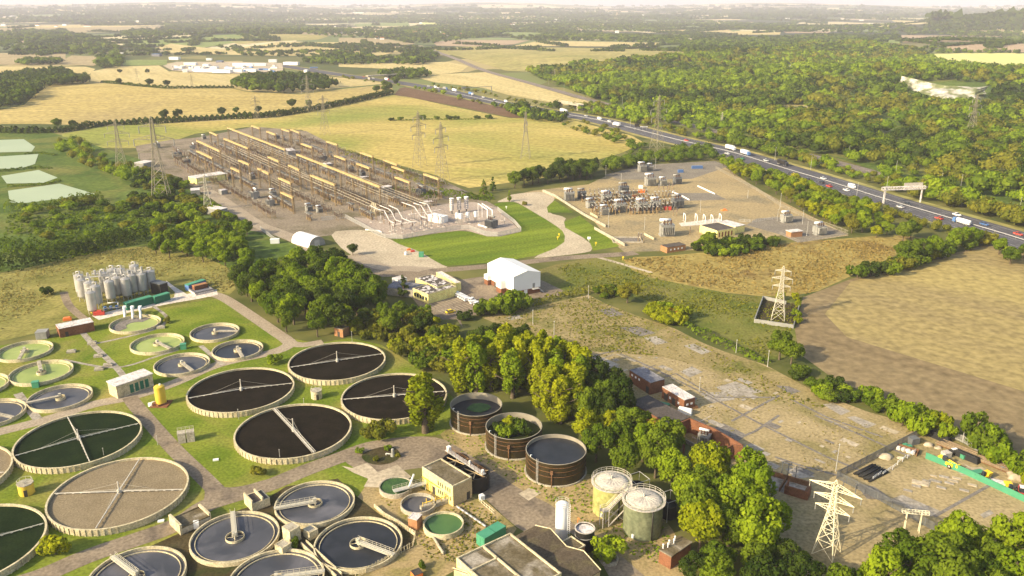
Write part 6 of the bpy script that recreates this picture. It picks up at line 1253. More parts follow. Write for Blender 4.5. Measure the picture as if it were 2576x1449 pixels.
# offices and white building
f = np.array(G(*MM(1300, 640), 9.4)); r_ = np.array(G(*MM(1503, 602), 9.4)); l_ = np.array(G(*MM(1065, 545), 9.4)); u = r_ - f; a = np.linalg.norm(u); u /= a; v = np.array([-u[1], u[0]]); b = float((l_ - f) @ v); c = f + u * a / 2 + v * b / 2
t = thing('white_building', 'big white clad building with a shallow pitched roof and brick plinth', 'building', c[0], c[1], 0, math.atan2(u[1], u[0]), None); a = float(a)
MB().box(0, 0, -.1, a - .3, b - .3, 2.6).build('plinth', B['brick'], t)
m = MB(); e = 9.4; g_ = 11.; pr = [(-a / 2, 2.5), (a / 2, 2.5), (a / 2, e), (0, g_), (-a / 2, e)]
m.add([(p[0], -b / 2, p[1]) for p in pr] + [(p[0], b / 2, p[1]) for p in pr], [(0, 1, 2, 3, 4), (9, 8, 7, 6, 5), (0, 5, 6, 1), (1, 6, 7, 2), (4, 9, 5, 0)]); m.build('cladding', B['white'], t)
m = MB(); m.add([(s_ * (a / 2 + .15), y_, e - .05) for s_ in (-1, 1) for y_ in (-b / 2 - .2, b / 2 + .2)] + [(0, y_, g_ + .06) for y_ in (-b / 2 - .2, b / 2 + .2)], [(0, 4, 5, 1), (4, 2, 3, 5)]); m.build('roof', B['white'], t)
MB().box(-a / 2 - 1.2, -b * .12, 2.4, 2.6, 4.5, 3.6).build('side_bay', B['white'], t); MB().box(-a / 2 - 1.2, -b * .12, 0, 2.4, 4.3, 2.4).build('side_bay_plinth', B['brick'], t); MB().box(-a / 2 - .8, b * .44, 2.4, 1.8, 3.4, 2.2).build('side_bay', B['white'], t); MB().box(-a / 2 - .8, b * .44, 0, 1.7, 3.3, 2.4).build('side_bay_plinth', B['brick'], t)
opening(t, a, b, 'F', -a * .05, 0, 1.6, 2.4, 'door', 'whitep'); opening(t, a, b, 'F', a * .25, 2.6, 1.2, 2.2, 'door', 'trafo'); opening(t, a, b, 'F', -a * .32, 0, 1.2, 2.2, 'door', 'door'); opening(t, a, b, 'L', -b * .36, 0, 1.2, 2.2, 'door', 'whitep'); opening(t, a, b, 'L', b * .2, 0, 1.2, 2.2, 'door', 'door')
m = MB().box(a * .28, -b / 2 - 1., 2.4, 3.4, 1.6, .12)
for k in range(5): m.tube((a * .28 - 1.6 + k * .8, -b / 2 - 1.75, 2.5), (a * .28 - 1.6 + k * .8, -b / 2 - 1.75, 3.6), .04, 4)
m.tube((a * .28 - 1.6, -b / 2 - 1.75, 3.6), (a * .28 + 1.6, -b / 2 - 1.75, 3.6), .05, 4)
for k in range(7): m.box(a * .28 + 1.9 + k * .32, -b / 2 - 1., 2.2 - k * .33, .34, 1.2, .08)
m.build('outside_stair', B['galv'], t)
t, a, b = building('office_block', 'building', 'flat roofed ochre office block with lichen spotted dark roof', MM(570, 720), MM(655, 775), MM(868, 715), 4.2, 'yellow', 'roofd', parapet=.25)
m = MB(); rs = random.Random(4)
for _ in range(46): m.box(rs.uniform(-.45, .45) * a, rs.uniform(-.42, .42) * b, 4.258, rs.uniform(.8, 2.2), rs.uniform(.5, 1.3), .012 + rs.random() * .02, rs.random())
m.build('roof_lichen', B['roofw'], t)
for k in range(5): opening(t, a, b, 'L', -b * .36 + k * b * .18, 1.1, b * .13, 1.6)
t, a, b = building('office_block', 'building', 'rear office wing with dark spotted roof', MM(560, 650), MM(720, 720), MM(840, 690), 4.6, 'yellow', 'roofd', parapet=.2)
m = MB()
for _ in range(30): m.box(rs.uniform(-.45, .45) * a, rs.uniform(-.42, .42) * b, 4.66, rs.uniform(.8, 2.2), rs.uniform(.5, 1.3), .012 + rs.random() * .02, rs.random())
m.build('roof_lichen', B['roofw'], t)
building('office_annex', 'building', 'long pale grey flat roofed annex behind the offices', MM(715, 605), MM(860, 690), MM(903, 682), 3.8, 'yellow', 'roofw', parapet=.1)
building('office_annex', 'building', 'grey felt roofed annex at the left of the offices', MM(420, 660), MM(560, 745), MM(625, 695), 3.4, 'grey', 'roofb', parapet=.12)
building('small_cabin', 'hut', 'white cabin at the left end of the grey annex', MM(405, 645), MM(425, 668), MM(495, 650), 3.2, 'white', 'roofw', parapet=0)
# arched barn
A_ = np.array(G(*ML(2258, 370), 0)); Bq = np.array(G(*ML(2335, 425), 0)); Cq = np.array(G(*ML(2455, 395), 0)); u = Cq - Bq; wd = float(np.linalg.norm(u)); u /= wd; v = np.array([-u[1], u[0]]); L_ = abs(float((A_ - Bq) @ v)); c = Bq + u * wd / 2 + v * L_ / 2
t = thing('arched_barn', 'white barrel roofed store beside the gravel yard', 'barn', c[0], c[1], 0, math.atan2(u[1], u[0])); m = MB(); n = 14; ar = [(-math.cos(math.pi * i / n) * wd / 2, max(0, math.sin(math.pi * i / n)) ** .8 * 5.2) for i in range(n + 1)]
m.add([(p[0], -L_ / 2, p[1]) for p in ar] + [(p[0], L_ / 2, p[1]) for p in ar], [(i, i + n + 1, i + n + 2, i + 1) for i in range(n)], True); m.build('roof', B['white'], t)
m = MB(); m.add([(p[0], -L_ / 2 + .1, p[1] - .02) for p in ar], [tuple(range(n + 1))]); m.add([(p[0], L_ / 2 - .1, p[1] - .02) for p in ar], [tuple(range(n, -1, -1))]); m.build('end_wall', B['trafo'], t); MB().box(0, -L_ / 2 + .07, 0, 3.2, .1, 3.4).build('door', B['galv'], t)
o = MB().box(0, 0, .1, 4.6, 2.3, 2.2, .2).box(0, 0, 2.3, 4.8, 2.5, .15, .2).box(-1, -1.2, .3, .9, .06, 1.9, .2).build('site_cabin', B['whitep'], loc=(*G(692, 612), 0)); tag(o, 'small white cabin beside the arched barn road', 'hut')
fence([(655, 578), (690, 605), (705, 612)], 2.2, 'grey palisade fence beside the barn', 'galv', .3, .1, 3)
# vehicles
def wheels(t, xs, y, r=.33):
    for sx_ in xs:
        for e in (-1, 1):
            m = MB().tube((sx_, e * y - .12, r), (sx_, e * y + .12, r), r, 12); w_ = m.build('wheel', B['rubber'], t); MB().tube((sx_, e * y + (.125 if e > 0 else -.125), r), (sx_, e * y + (.14 if e > 0 else -.14), r), r * .55, 10).build('rim', B['galv'], w_)
def loft(secs, m):
    n = len(secs[0]); vs = [p for s_ in secs for p in s_]; fs = [tuple(range(n))[::-1]]
    for i in range(len(secs) - 1):
        for j in range(n): k = (j + 1) % n; fs.append((i * n + j, i * n + k, (i + 1) * n + k, (i + 1) * n + j))
    fs.append(tuple((len(secs) - 1) * n + j for j in range(n))); m.add(vs, fs); return m
def rs_(x, w_, z0, z1, top=.8): return [(x, -w_, z0), (x, w_, z0), (x, w_, z0 + (z1 - z0) * .55), (x, w_ * top, z1), (x, -w_ * top, z1), (x, -w_, z0 + (z1 - z0) * .55)]
VP = {}
def proto_car(col):
    if ('car', col) in VP: return VP['car', col]
    t = thing('car', 'x', 'car', 0, 0); loft([rs_(-2.1, .78, .35, .85, .95), rs_(-1.95, .86, .25, .98, .95), rs_(1.2, .86, .25, .95, .95), rs_(2.0, .8, .28, .75, .92), rs_(2.15, .7, .35, .62, .92)], MB()).build('body', B[col], t)
    g_ = loft([rs_(-1.9, .72, .95, 1.0, .95), rs_(-1.35, .74, .95, 1.42, .8), rs_(.35, .74, .95, 1.45, .8), rs_(1.15, .72, .93, .97, .95)], MB()).build('windows', B['glass'], t); loft([rs_(-1.32, .6, 1.425, 1.46, .95), rs_(.32, .6, 1.45, 1.49, .95)], MB()).build('roof', B[col], t)
    for e in (-1, 1): MB().box(2.06, e * .55, .55, .12, .32, .14).build('headlight', B['whitep'], t); MB().box(-2.08, e * .6, .62, .08, .28, .14).build('tail_light', B['redp'], t)
    wheels(t, (-1.3, 1.3), .78); VP['car', col] = t; return t
def proto_van(col):
    if ('van', col) in VP: return VP['van', col]
    t = thing('van', 'x', 'van', 0, 0); loft([rs_(-2.6, .92, .4, 2.25, .9), rs_(1.15, .95, .3, 2.3, .9), rs_(1.75, .93, .3, 1.5, .92), rs_(2.55, .86, .32, 1.05, .9)], MB()).build('body', B[col], t)
    m = MB().add([(1.22, -.78, 2.12), (1.22, .78, 2.12), (1.82, .8, 1.46), (1.82, -.8, 1.46)], [(3, 2, 1, 0)]); 
    for e in (-1, 1): m.box(.75, e * .93, 1.35, .8, .05, .55)
    m.box(-2.61, 0, 1.4, .05, 1.4, .6); m.build('windows', B['glass'], t)
    for e in (-1, 1): MB().box(2.5, e * .6, .75, .12, .3, .2).build('headlight', B['trafo'], t)
    wheels(t, (-1.6, 1.6), .84, .36); VP['van', col] = t; return t
def proto_lorry(col, cab='whitep'):
    k = ('lorry', col, cab)
    if k in VP: return VP[k]
    t = thing('lorry', 'x', 'lorry', 0, 0); MB().box(-1.2, 0, 1.1, 9.6, 2.5, 2.8).box(-1.2, 0, .85, 9.6, 1.2, .25).build('trailer', B[col], t); loft([rs_(3.9, 1.2, .5, 3.2, .95), rs_(5.5, 1.2, .5, 3.1, .93), rs_(5.9, 1.15, .5, 1.9, .98)], MB()).build('cab', B[cab], t); MB().add([(5.52, -1.02, 2.9), (5.52, 1.02, 2.9), (5.93, 1.08, 1.85), (5.93, -1.08, 1.85)], [(3, 2, 1, 0)]).build('windscreen', B['glass'], t)
    wheels(t, (-5., -3.9, -2.8, 2.6, 4.9), 1.1, .5); VP[k] = t; return t
def proto_tanker():
    if 'tanker' in VP: return VP['tanker']
    t = thing('tanker_lorry', 'x', 'lorry', 0, 0); MB().tube((-6, 0, 2.2), (3, 0, 2.2), 1.2, 20).box(-1.5, 0, .8, 9, 1., .3).build('tank', B['whitep'], t); loft([rs_(3.6, 1.2, .5, 3.1, .95), rs_(5.2, 1.2, .5, 3., .93), rs_(5.6, 1.15, .5, 1.9, .98)], MB()).build('cab', B['blue'], t); wheels(t, (-5.2, -4.1, -3., 2.4, 4.6), 1.1, .5); VP['tanker'] = t; return t
USED = set()
def put(p, px, py, rz, label, group, world=None):
    x, y = world or GT(px, py); z = float(H(x, y)) + (.06 if math.hypot(x, y) < 640 else .5)
    if p.name not in USED: USED.add(p.name); p.location = (x, y, z); p.rotation_euler = (0, 0, rz); p['label'] = label; p['group'] = group; return p
    return dup(p, x, y, z, rz, label, group)
B['silver'] = mat('silver_car_paint', (.5, .5, .5), rough=.35, spec=.5); B['darkcar'] = mat('dark_car_paint', (.035, .037, .045), rough=.3, spec=.5); B['bluecar'] = mat('blue_car_paint', (.06, .13, .3), rough=.35, spec=.5); B['greencar'] = mat('green_car_paint', (.05, .2, .1), rough=.35)
va = ang(MM(880, 760), MM(1030, 850), 0) + math.pi / 2
for i, (qx, qy) in enumerate(((872, 770), (892, 779), (908, 788), (924, 797), (940, 805), (955, 814), (985, 815), (1003, 836), (1024, 845))):
    pv_ = put(proto_van('whitep'), *MM(qx, qy + 8), va + rnd.uniform(-.04, .04) + (.5 if i in (6, 8) else 0), 'white van ' + ('parked in the row beside the offices, ' + ['at its left end', 'second from the left end', 'third from the left end', 'fourth from the left end', 'in the middle', 'sixth from the left', 'set at a slant', 'second from the right end', 'at its right end'][i]), 'white vans parked beside the offices'); pv_.scale = (.72, .62, .7)
bays = MB(); A_ = np.array(G(*MM(640, 850), 0)); C_ = np.array(G(*MM(850, 800), 0)); D_ = np.array(G(*MM(800, 930), 0))
for i in range(9): p = A_ + (C_ - A_) * i / 8; q = p + (D_ - A_) * .42; w_ = (C_ - A_) / np.linalg.norm(C_ - A_) * .1; bays.add([(*(p - w_), .09), (*(p + w_), .09), (*(q + w_), .09), (*(q - w_), .09)], [(3, 2, 1, 0)]); p2 = p + (D_ - A_) * .55; q2 = p + (D_ - A_) * .95; bays.add([(*(p2 - w_), .09), (*(p2 + w_), .09), (*(q2 + w_), .09), (*(q2 - w_), .09)], [(3, 2, 1, 0)])
tag(bays.build('bay_markings', K['conc']), 'faded parking bay lines on the office car park', 'road marking', kind='structure')
put(proto_car('yellowp'), *MM(825, 912), va, 'small yellow car alone in the office car park', 'vehicles at the offices')
def mway(px, py, p, label, flip=None):
    x, y = GT(px, py); best = min(range(len(MWW) - 1), key=lambda i: (MWW[i][0] - x) ** 2 + (MWW[i][1] - y) ** 2); a_, b_ = Vector(MWW[best]), Vector(MWW[best + 1]); d = (b_ - a_).normalized(); n = Vector((-d.y, d.x)); r_ = Vector((x, y)) - a_; lat = r_.dot(n); lane = min((-10.3, -6.8, -3.4, 3.4, 6.8, 10.3), key=lambda q: abs(q - lat)); q = a_ + d * r_.dot(d) + n * lane
    o = put(p, 0, 0, math.atan2(d.y, d.x) + (math.pi if lane < 0 else 0), label, 'vehicles on the motorway', (q.x, q.y)); o.scale = (1.2,) * 3 if 'lorry' not in p.name else (1, 1, 1)
c2 = lambda x, y: (x / 3 + 1717.3, y / 3); c1 = lambda x, y: (x / 3 + 858.7, y / 3)
for (px, py), p, lab in ((c2(355, 1135), proto_lorry('whitep'), 'short white box lorry ahead of the long white lorry'), (c2(475, 1172), proto_lorry('whitep', 'blue'), 'long white lorry with a blue cab by the second yard'), (c2(285, 1172), proto_car('whitep'), 'white car just behind another near the lorries'), (c2(312, 1170), proto_car('whitep'), 'white car in front of its twin near the lorries'), (c2(430, 1207), proto_car('greencar'), 'green car level with the long white lorry'), (c2(600, 1222), proto_car('silver'), 'silver car ahead of the black lorry'), (c2(760, 1250), proto_lorry('black', 'darkcar'), 'black lorry behind the trees by the second yard'), (c2(850, 1327), proto_car('yellowp'), 'yellow car among dark ones on the motorway'), (c2(795, 1322), proto_car('darkcar'), 'dark car left of the yellow car'), (c2(902, 1362), proto_car('darkcar'), 'dark car right of the yellow car'), (c2(1055, 1352), proto_car('silver'), 'silver car right of the yellow car on the far side'), (c2(1035, 1382), proto_car('darkcar'), 'dark car below the silver car'), (c2(1090, 1412), proto_car('redp'), 'dark red car nearest the white van on the motorway'), (c2(1265, 1418), proto_van('whitep'), 'white van on the motorway before the sign gantry'), (c2(1245, 1440), proto_car('whitep'), 'white car beside the white van'), (c2(25, 1068), proto_car('redp'), 'red car behind the big pylon'),
    (MR(1630, 120), proto_car('silver'), 'silver car just past the sign gantry'), (MR(1705, 97), proto_car('darkcar'), 'dark car under the sign gantry'), (MR(1915, 207), proto_car('redp'), 'dark red car half hidden by the bushes'), (MR(2085, 243), proto_tanker(), 'white tanker lorry near the right edge'), (MR(2265, 252), proto_car('bluecar'), 'blue car right of the tanker'), (MR(2055, 180), proto_car('whitep'), 'white car on the far carriageway by the tanker'), (MR(2512, 327), proto_car('redp'), 'bright red car at the right edge'),
    (c1(1732, 845), proto_lorry('whitep'), 'white lorry emerging from under the road bridge'), (c1(1850, 882), proto_car('silver'), 'silver car nearest the road bridge'), (c1(1932, 907), proto_van('whitep'), 'white van between the bridge and the long lorry'), (c1(2018, 922), proto_car('whitep'), 'small white car before the long lorry'), (c1(2065, 955), proto_lorry('whitep'), 'white lorry left of the row of sign boards'), (c1(665, 655), proto_car('whitep'), 'far white car, leftmost of the far group'), (c1(730, 664), proto_van('whitep'), 'far white van in the left group'), (c1(765, 667), proto_car('whitep'), 'far white car next to the far van'), (c1(870, 675), proto_lorry('trafo', 'blue'), 'far grey lorry with a blue cab'), (c1(920, 690), proto_lorry('whitep'), 'far white lorry ahead of the blue lorry'), (c1(1020, 717), proto_lorry('blue', 'whitep'), 'far lorry with a blue trailer'), (c1(1140, 735), proto_car('whitep'), 'far white car right of the blue lorry'), (c1(1230, 752), proto_car('silver'), 'far silver car near the hedge trees'), (c1(1272, 772), proto_van('whitep'), 'far white van beside the hedge trees'), (c1(310, 592), proto_car('whitep'), 'farthest white car near the copse'), (c1(400, 606), proto_lorry('whitep', 'redp'), 'farthest lorry, with a red cab'), (c1(240, 582), proto_car('redp'), 'farthest tiny red car by the copse')):
    mway(px, py, p, lab)
# sign gantry and boards
def two(pxa, pxb, h): A_ = np.array(GT(*pxa)); C_ = np.array(GT(*pxb)); d = C_ - A_; return A_, C_, float(np.linalg.norm(d)), math.atan2(d[1], d[0])
A_, C_, l, rz = two(MR(1512, 88), MR(1792, 78), 0); t = thing('sign_gantry', 'grey steel sign gantry spanning the motorway', 'gantry', *A_, 0, rz)
for xx in (0, l): MB().box(xx, 0, 0, .7, .7, 10.6).build('leg', B['roofw'], t)
m = MB()
for z in (8.8, 10.6):
    for s_ in (-.6, .6): m.bar((-2, s_, z), (l + 2, s_, z), .3)
for k in range(16): u_ = -2 + (l + 4) * k / 15; m.bar((u_, -.6, 8.8), (u_, -.6, 10.6), .2); m.bar((u_, .6, 8.8), (u_, .6, 10.6), .2); (m.bar((u_, -.6, 8.8), (u_ + (l + 4) / 15, -.6, 10.6), .18) if k < 15 else 0)
m.build('truss', B['roofw'], t); MB().box(l - 6, .8, 8., 13., .14, 4.8).build('sign_panel', B['lid'], t); MB().box(2, .8, 8.4, 2.8, .14, 2.8).build('sign_panel', B['trafo'], t)
A_, C_, l, rz = two(c1(2215, 985), c1(2310, 985), 0); t = thing('sign_boards', 'row of black and white motorway sign boards before the big pylon', 'sign', *A_, 0, rz); m = MB().box(2, 0, 3.5, 5., .15, 3.4).box(9, 0, 3., 9., .15, 1.6); m.build('board', B['black'], t); m = MB()
for k in range(4): m.box(6 + k * 2., -.1, 3.3, 1.1, .06, 1.)
m.build('lane_symbol', B['whitep'], t); m = MB()
for k in (0, 4, 8, 12): m.cyl(k, .1, 0, 3.4, .1, .1, 6)
m.build('post', B['galv'], t)
A_, C_, l, rz = two(c1(1670, 810), c1(1775, 828), 0); t = thing('road_bridge', 'concrete bridge over the motorway beside dark trees', 'bridge', *((A_ + C_) / 2), 0, rz); MB().box(0, 0, 5.4, 46, 8, 1.2).build('deck', B['grey'], t); m = MB().box(0, -4, 6.6, 46, .3, 1.1).box(0, 4, 6.6, 46, .3, 1.1); m.build('parapet', B['grey'], t); MB().box(-21, 0, 0, 2, 8, 5.4).build('abutment', B['grey'], t); MB().box(21, 0, 0, 2, 8, 5.4).build('abutment', B['grey'], t)
A_, C_, l, rz = two(c1(195, 605), c1(490, 590), 0); t = thing('road_bridge', 'long grey bridge across the far motorway beside the copse', 'bridge', *((A_ + C_) / 2), float(H(*A_)), rz); MB().box(0, 0, 6, l, 9, 1.6).build('deck', B['grey'], t)
for k in (-.45, 0, .45): MB().box(k * l, 0, 0, 1.4, 7, 6).build('pier', B['grey'], t)
t = thing('variable_sign', 'pale sign gantry post and board over the far carriageway', 'gantry', *GT(*c1(925, 705)), 0, .5); MB().box(0, 0, 0, .8, .8, 9).build('leg', B['trafo'], t); MB().box(0, 0, 7.5, 7, .6, 2.6).build('sign_panel', B['trafo'], t); MB().box(22, 0, 8.4, 44, .5, .7).build('boom', B['trafo'], t); MB().box(44, 0, 0, .8, .8, 9).build('leg', B['trafo'], t)
for i, (x, y) in enumerate((c2(1535, 1449), c2(965, 1285), c2(1945, 1420), c2(2095, 1430), c2(1605, 1320), c2(695, 1210), c2(1250, 1195), c2(2355, 1000), c2(415, 925), c2(970, 1118), MR(2535, 170), MR(1310, 50), MR(1520, 90), c1(1090, 700), c1(2180, 960), c1(2250, 820), c1(2120, 790), c1(2005, 750), c1(1895, 720), c1(1680, 690), c1(1770, 680), c1(1565, 640))):
    lampost(x, y, 10 if i < 14 else 9, 'tall pale lighting column beside the ' + ('near motorway' if i in (0, 1, 5, 10, 11, 12) else 'far motorway' if i > 12 and i < 15 else 'railway line' if i > 14 else 'railway behind the trees'), 'lighting columns along the motorway and railway', arm=1.4)
# --- storage compound
K6 = lambda *a: [Q6(*p) for p in a]
fence([BR(1870, 345), BR(1160, 715), BR(1500, 890), BR(1900, 1115)], 2.4, 'grey weldmesh fence round the storage compound', 'trafod', .22, .1, 3.)
fence([BR(1870, 345), BR(2115, 445), BR(2300, 560)], 2.4, 'grey fence along the hedge side of the compound', 'galv', .3, .1, 3.)
wall([Q6(1130, 620), Q6(1700, 850), Q6(2576, 1260), Q6(3000, 1450)], 1.9, 'bright green hoarding running across the compound', 'gcont', .12)
t = thing('timber_stack', 'long stack of brown pipes and timber beside the compound hedge', 'stack', *G(*Q6(1950, 620)), 0, ang(Q6(1500, 420), Q6(2400, 780), 0)); rs = random.Random(8)
for k in range(14): z = .2 + (k % 3) * .38; MB().tube((-12 + rs.random() * 3, -2.4 + (k // 3) * .95 + rs.uniform(-.1, .1), z), (9 + rs.random() * 4, -2.4 + (k // 3) * .95 + rs.uniform(-.1, .1), z), .19, 7).build('pipe', B['wood' if k % 3 else 'rust'], t)
t = thing('pipe_stack', 'heap of black plastic pipes at the compound corner', 'stack', *G(*Q6(330, 850)), 0, ang(Q6(150, 870), Q6(430, 730), 0))
for k in range(7): MB().tube((-4, -2.2 + k * .75, .3 + (k % 2) * .3), (4.4, -2.2 + k * .75, .3 + (k % 2) * .3), .34, 8).build('pipe', B['rubber'], t)
for qx, qy, lab in ((1310, 330, 'black tarpaulin covered stack by the compound hedge'), (1720, 620, 'dark pipe bundle beside the timber stack')):
    o = MB().box(0, 0, 0, 7.5, 1.9, 1.5, 0, .9).box(0, 0, 1.5, 6.6, 1.2, .3, 0, .8).build('covered_stack', B['rubber'], loc=(*G(*Q6(qx, qy)), 0)); o.rotation_euler.z = ang(Q6(1180, 260), Q6(1450, 370), 0); tag(o, lab, 'stack')
t = thing('telehandler', 'yellow telescopic handler behind the green hoarding', 'telehandler', *G(*Q6(1430, 720)), 0, ang(Q6(1320, 650), Q6(1540, 760), 0)); MB().box(0, 0, .7, 4.6, 1.6, .9).box(-1.4, 0, 1.6, 1.6, 1.5, .5).build('chassis', B['yellowp'], t); MB().box(-.2, -.5, 1.6, 1.3, .9, 1.3, 0, .85).build('cab', B['glass'], t); MB().tube((-2.2, .35, 2.), (3., .35, 1.5), .24, 4).box(3.2, .35, .9, .5, 1.4, .8).build('boom', B['yellowp'], t); wheels(t, (-1.4, 1.5), .8, .6)
for i, (qx, qy, c_, lab) in enumerate(((2000, 920, 'yellowp', 'small yellow dumper by the green hoarding'), (2345, 1095, 'yellowp', 'small yellow dumper farther right by the hoarding'))):
    t = thing('dumper', lab, 'dumper', *G(*Q6(qx, qy)), 0, .4 + i); MB().box(0, 0, .5, 2.6, 1.4, .7).build('chassis', B[c_], t); MB().box(.9, 0, 1.2, 1.3, 1.5, .8, 0, 1.2).build('skip', B[c_], t); MB().box(-.8, 0, 1.2, .8, .9, 1.2, 0, .8).build('cab', B['glass'], t); wheels(t, (-.8, .9), .75, .45)
t = thing('tractor', 'red tractor with a white cab at the right edge', 'tractor', *G(*Q6(2530, 1150)), 0, 1.2); MB().box(.9, 0, .8, 2.2, 1., .9).box(-.6, 0, .7, 1.6, 1.6, .6).build('body', B['redp'], t); MB().box(-.6, 0, 1.3, 1.4, 1.5, 1.3, 0, .9).build('cab', B['glass'], t); MB().box(-.6, 0, 2.605, 1.5, 1.5, .14).build('cab_roof', B['whitep'], t); wheels(t, (-.7, 1.4), .85, .6)
t = thing('green_skip', 'green tipping skip trailer beside the dumper', 'skip', *G(*Q6(1885, 885)), 0, .3); MB().box(0, 0, .6, 3., 1.6, 1., 0, 1.15).build('body', B['gcont'], t); wheels(t, (0,), .8, .4)
t = thing('trailer', 'white topped flat trailer right of the dumper', 'trailer', *G(*Q6(2205, 1030)), 0, -.45); MB().box(0, 0, .7, 3.8, 1.9, .7).build('body', B['roofw'], t); wheels(t, (-.5, .5), .85, .35)
t = thing('tank_bowser', 'black and white bowser behind the handler', 'bowser', *G(*Q6(1545, 560)), 0, .2); MB().tube((-1.3, 0, 1.), (1.3, 0, 1.), .75, 12).build('tank', B['rubber'], t); MB().box(0, 0, 1.65, 1.5, .8, .2).build('hatch', B['whitep'], t); wheels(t, (0,), .75, .35)
for qx, qy, s_, k_, lab in ((1695, 620, 1.6, 'gcont', 'green crate beside the dark pipe bundle'), (840, 455, 1.3, 'gcont', 'green crate, the left of a pair on the timber bay'), (890, 475, 1.3, 'gcont', 'green crate, the right of a pair on the timber bay'), (2250, 790, 1.1, 'blue', 'small blue drum near the end of the timber stack'), (950, 400, 2.6, 'trafod', 'grey sheeted box beside the mesh fence'), (1430, 600, 2.2, 'lid', 'pile of pale blocks behind the handler')):
    o = MB().box(0, 0, 0, s_, s_ * .8, s_ * .7, .3).box(0, 0, s_ * .7, s_ * 1.05, s_ * .85, .1, .3).build('crate', B[k_], loc=(*G(*Q6(qx, qy)), 0)); tag(o, lab, 'crate')
t = thing('timber_bay', 'low brown timber bay holding pale bags', 'bay', *G(*Q6(860, 520)), 0, ang(Q6(740, 470), Q6(980, 540), 0)); MB().box(0, 1.4, 0, 6, .25, 1.).box(2.8, 0, 0, .25, 2.8, 1.).build('timber', B['rust'], t)
for k in range(4): MB().box(-2.2 + k * 1.3, -.2, 0, 1., 1., .8, k).box(-2.2 + k * 1.3, -.2, .8, .7, .7, .2, k).build('bag', B['roofw'], t)
for k, (qx, qy, r_) in enumerate(((545, 600, 2.2), (770, 620, 1.1), (1180, 430, 1.6), (1320, 470, 1.2), (2500, 900, 3.2))):
    rs2 = np.random.RandomState(k); v, f = ICO2; vv = v * (1 + .12 * rs2.normal(size=(len(v), 1))) * np.array([r_, r_ * .8, r_ * .5]); vv[:, 2] = np.maximum(vv[:, 2], -.05); o = MB().add([tuple(q) for q in vv], [tuple(q) for q in f], True).build('rubble_heap', K['conc'], loc=(*G(*Q6(qx, qy)), 0)); tag(o, 'heap of pale rubble ' + ['behind the black pipe heap', 'beside the barrier row, the small one', 'near the timber bay', 'beside the heap near the timber bay', 'at the right edge of the compound, the largest'][k], 'heap', 'rubble heaps in the compound')
for k in range(9):
    px, py = (360 + (940 - 360) * k / 8, 945 + (570 - 945) * k / 8 + (25 if k in (2, 3, 4) else 0)); x, y = G(*Q6(px, py)); m = MB().box(0, 0, 0, .12, .5, .1).box(0, 0, .1, .1, .1, 1.2)
    for z in (.6, 1.1): m.bar((0, 0, z), (1.6, 1.5, z), .09)
    tag(m.build('barrier', B['whitep'], loc=(x, y, 0)), ORD[k] + ' white barrier along the row by the pipe heap, from its left', 'barrier', 'white barriers round the pipe heap')
for k, (qx, qy, s_) in enumerate(((1060, 985, 2.8), (1000, 1030, 1.5), (1140, 950, 1.3), (1250, 880, 1.1), (1405, 895, 1.6), (1295, 960, 1.6), (1530, 950, 1.8), (1480, 985, 1.5), (1365, 1050, 1.5), (1590, 915, 1.5), (1700, 1090, 1.5), (875, 1095, 1.4), (1820, 1015, 1.5))):
    o = MB().box(0, 0, -.05, s_ * 1.5, s_ * .8, .2, -.5).box(0, 0, .15, s_ * 1.3, s_ * .65, .06, -.5).build('foundation_slab', K['slab'] if k % 3 else K['conc'], loc=(*G(*Q6(qx, qy)), 0)); tag(o, 'pale concrete foundation block on the compound ground', 'slab', 'foundation blocks in the compound')
# cream goalpost frame
A_, C_, l, rz = two(BR(1670, 1110), BR(1780, 1120), 0); t = thing('goalpost_frame', 'cream steel goalpost frame beside the compound fence', 'frame', *A_, 0, rz); m = MB()
for xx in (0, l):
    for e in (-.4, .4): m.bar((xx, e, 0), (xx, e * .5, 5.5), .14)
m.build('leg', B['latticey'], t); m = MB()
for z in (5.2, 5.9):
    for e in (-.35, .35): m.bar((-1.2, e, z), (l + 1.6, e, z), .12)
for k in range(9): u_ = -1.2 + (l + 2.8) * k / 8; m.bar((u_, -.35, 5.2), (u_, .35, 5.9), .1)
m.build('beam', B['latticey'], t)
# odds on the cleared site
o = MB().box(0, 0, 0, 4.6, 1.2, .5, -.5).box(0, 0, .5, 4.7, 1.3, .1, -.5).build('trench_cover', B['gcont'], loc=(*G(*Q1(820, 790)), 0)); tag(o, 'pale green low cover beside the brick building', 'cover')
o = MB().box(0, 0, 0, 4.2, 1.3, 1.8, -.5).box(0, 0, 1.8, 4., 1.1, .15, -.5).build('white_tank', B['whitep'], loc=(*G(*Q1(1160, 930)), 0)); tag(o, 'white box tank at the corner of the black roofed shed', 'tank')
o = MB().box(0, 0, 0, 2.2, 1.4, .6, .3).box(.2, .1, .6, 1.4, .8, .3, .3).build('rust_scrap', B['rust'], loc=(*G(*Q1(1300, 845)), 0)); tag(o, 'rusty red scrap heap behind the brick building', 'scrap')
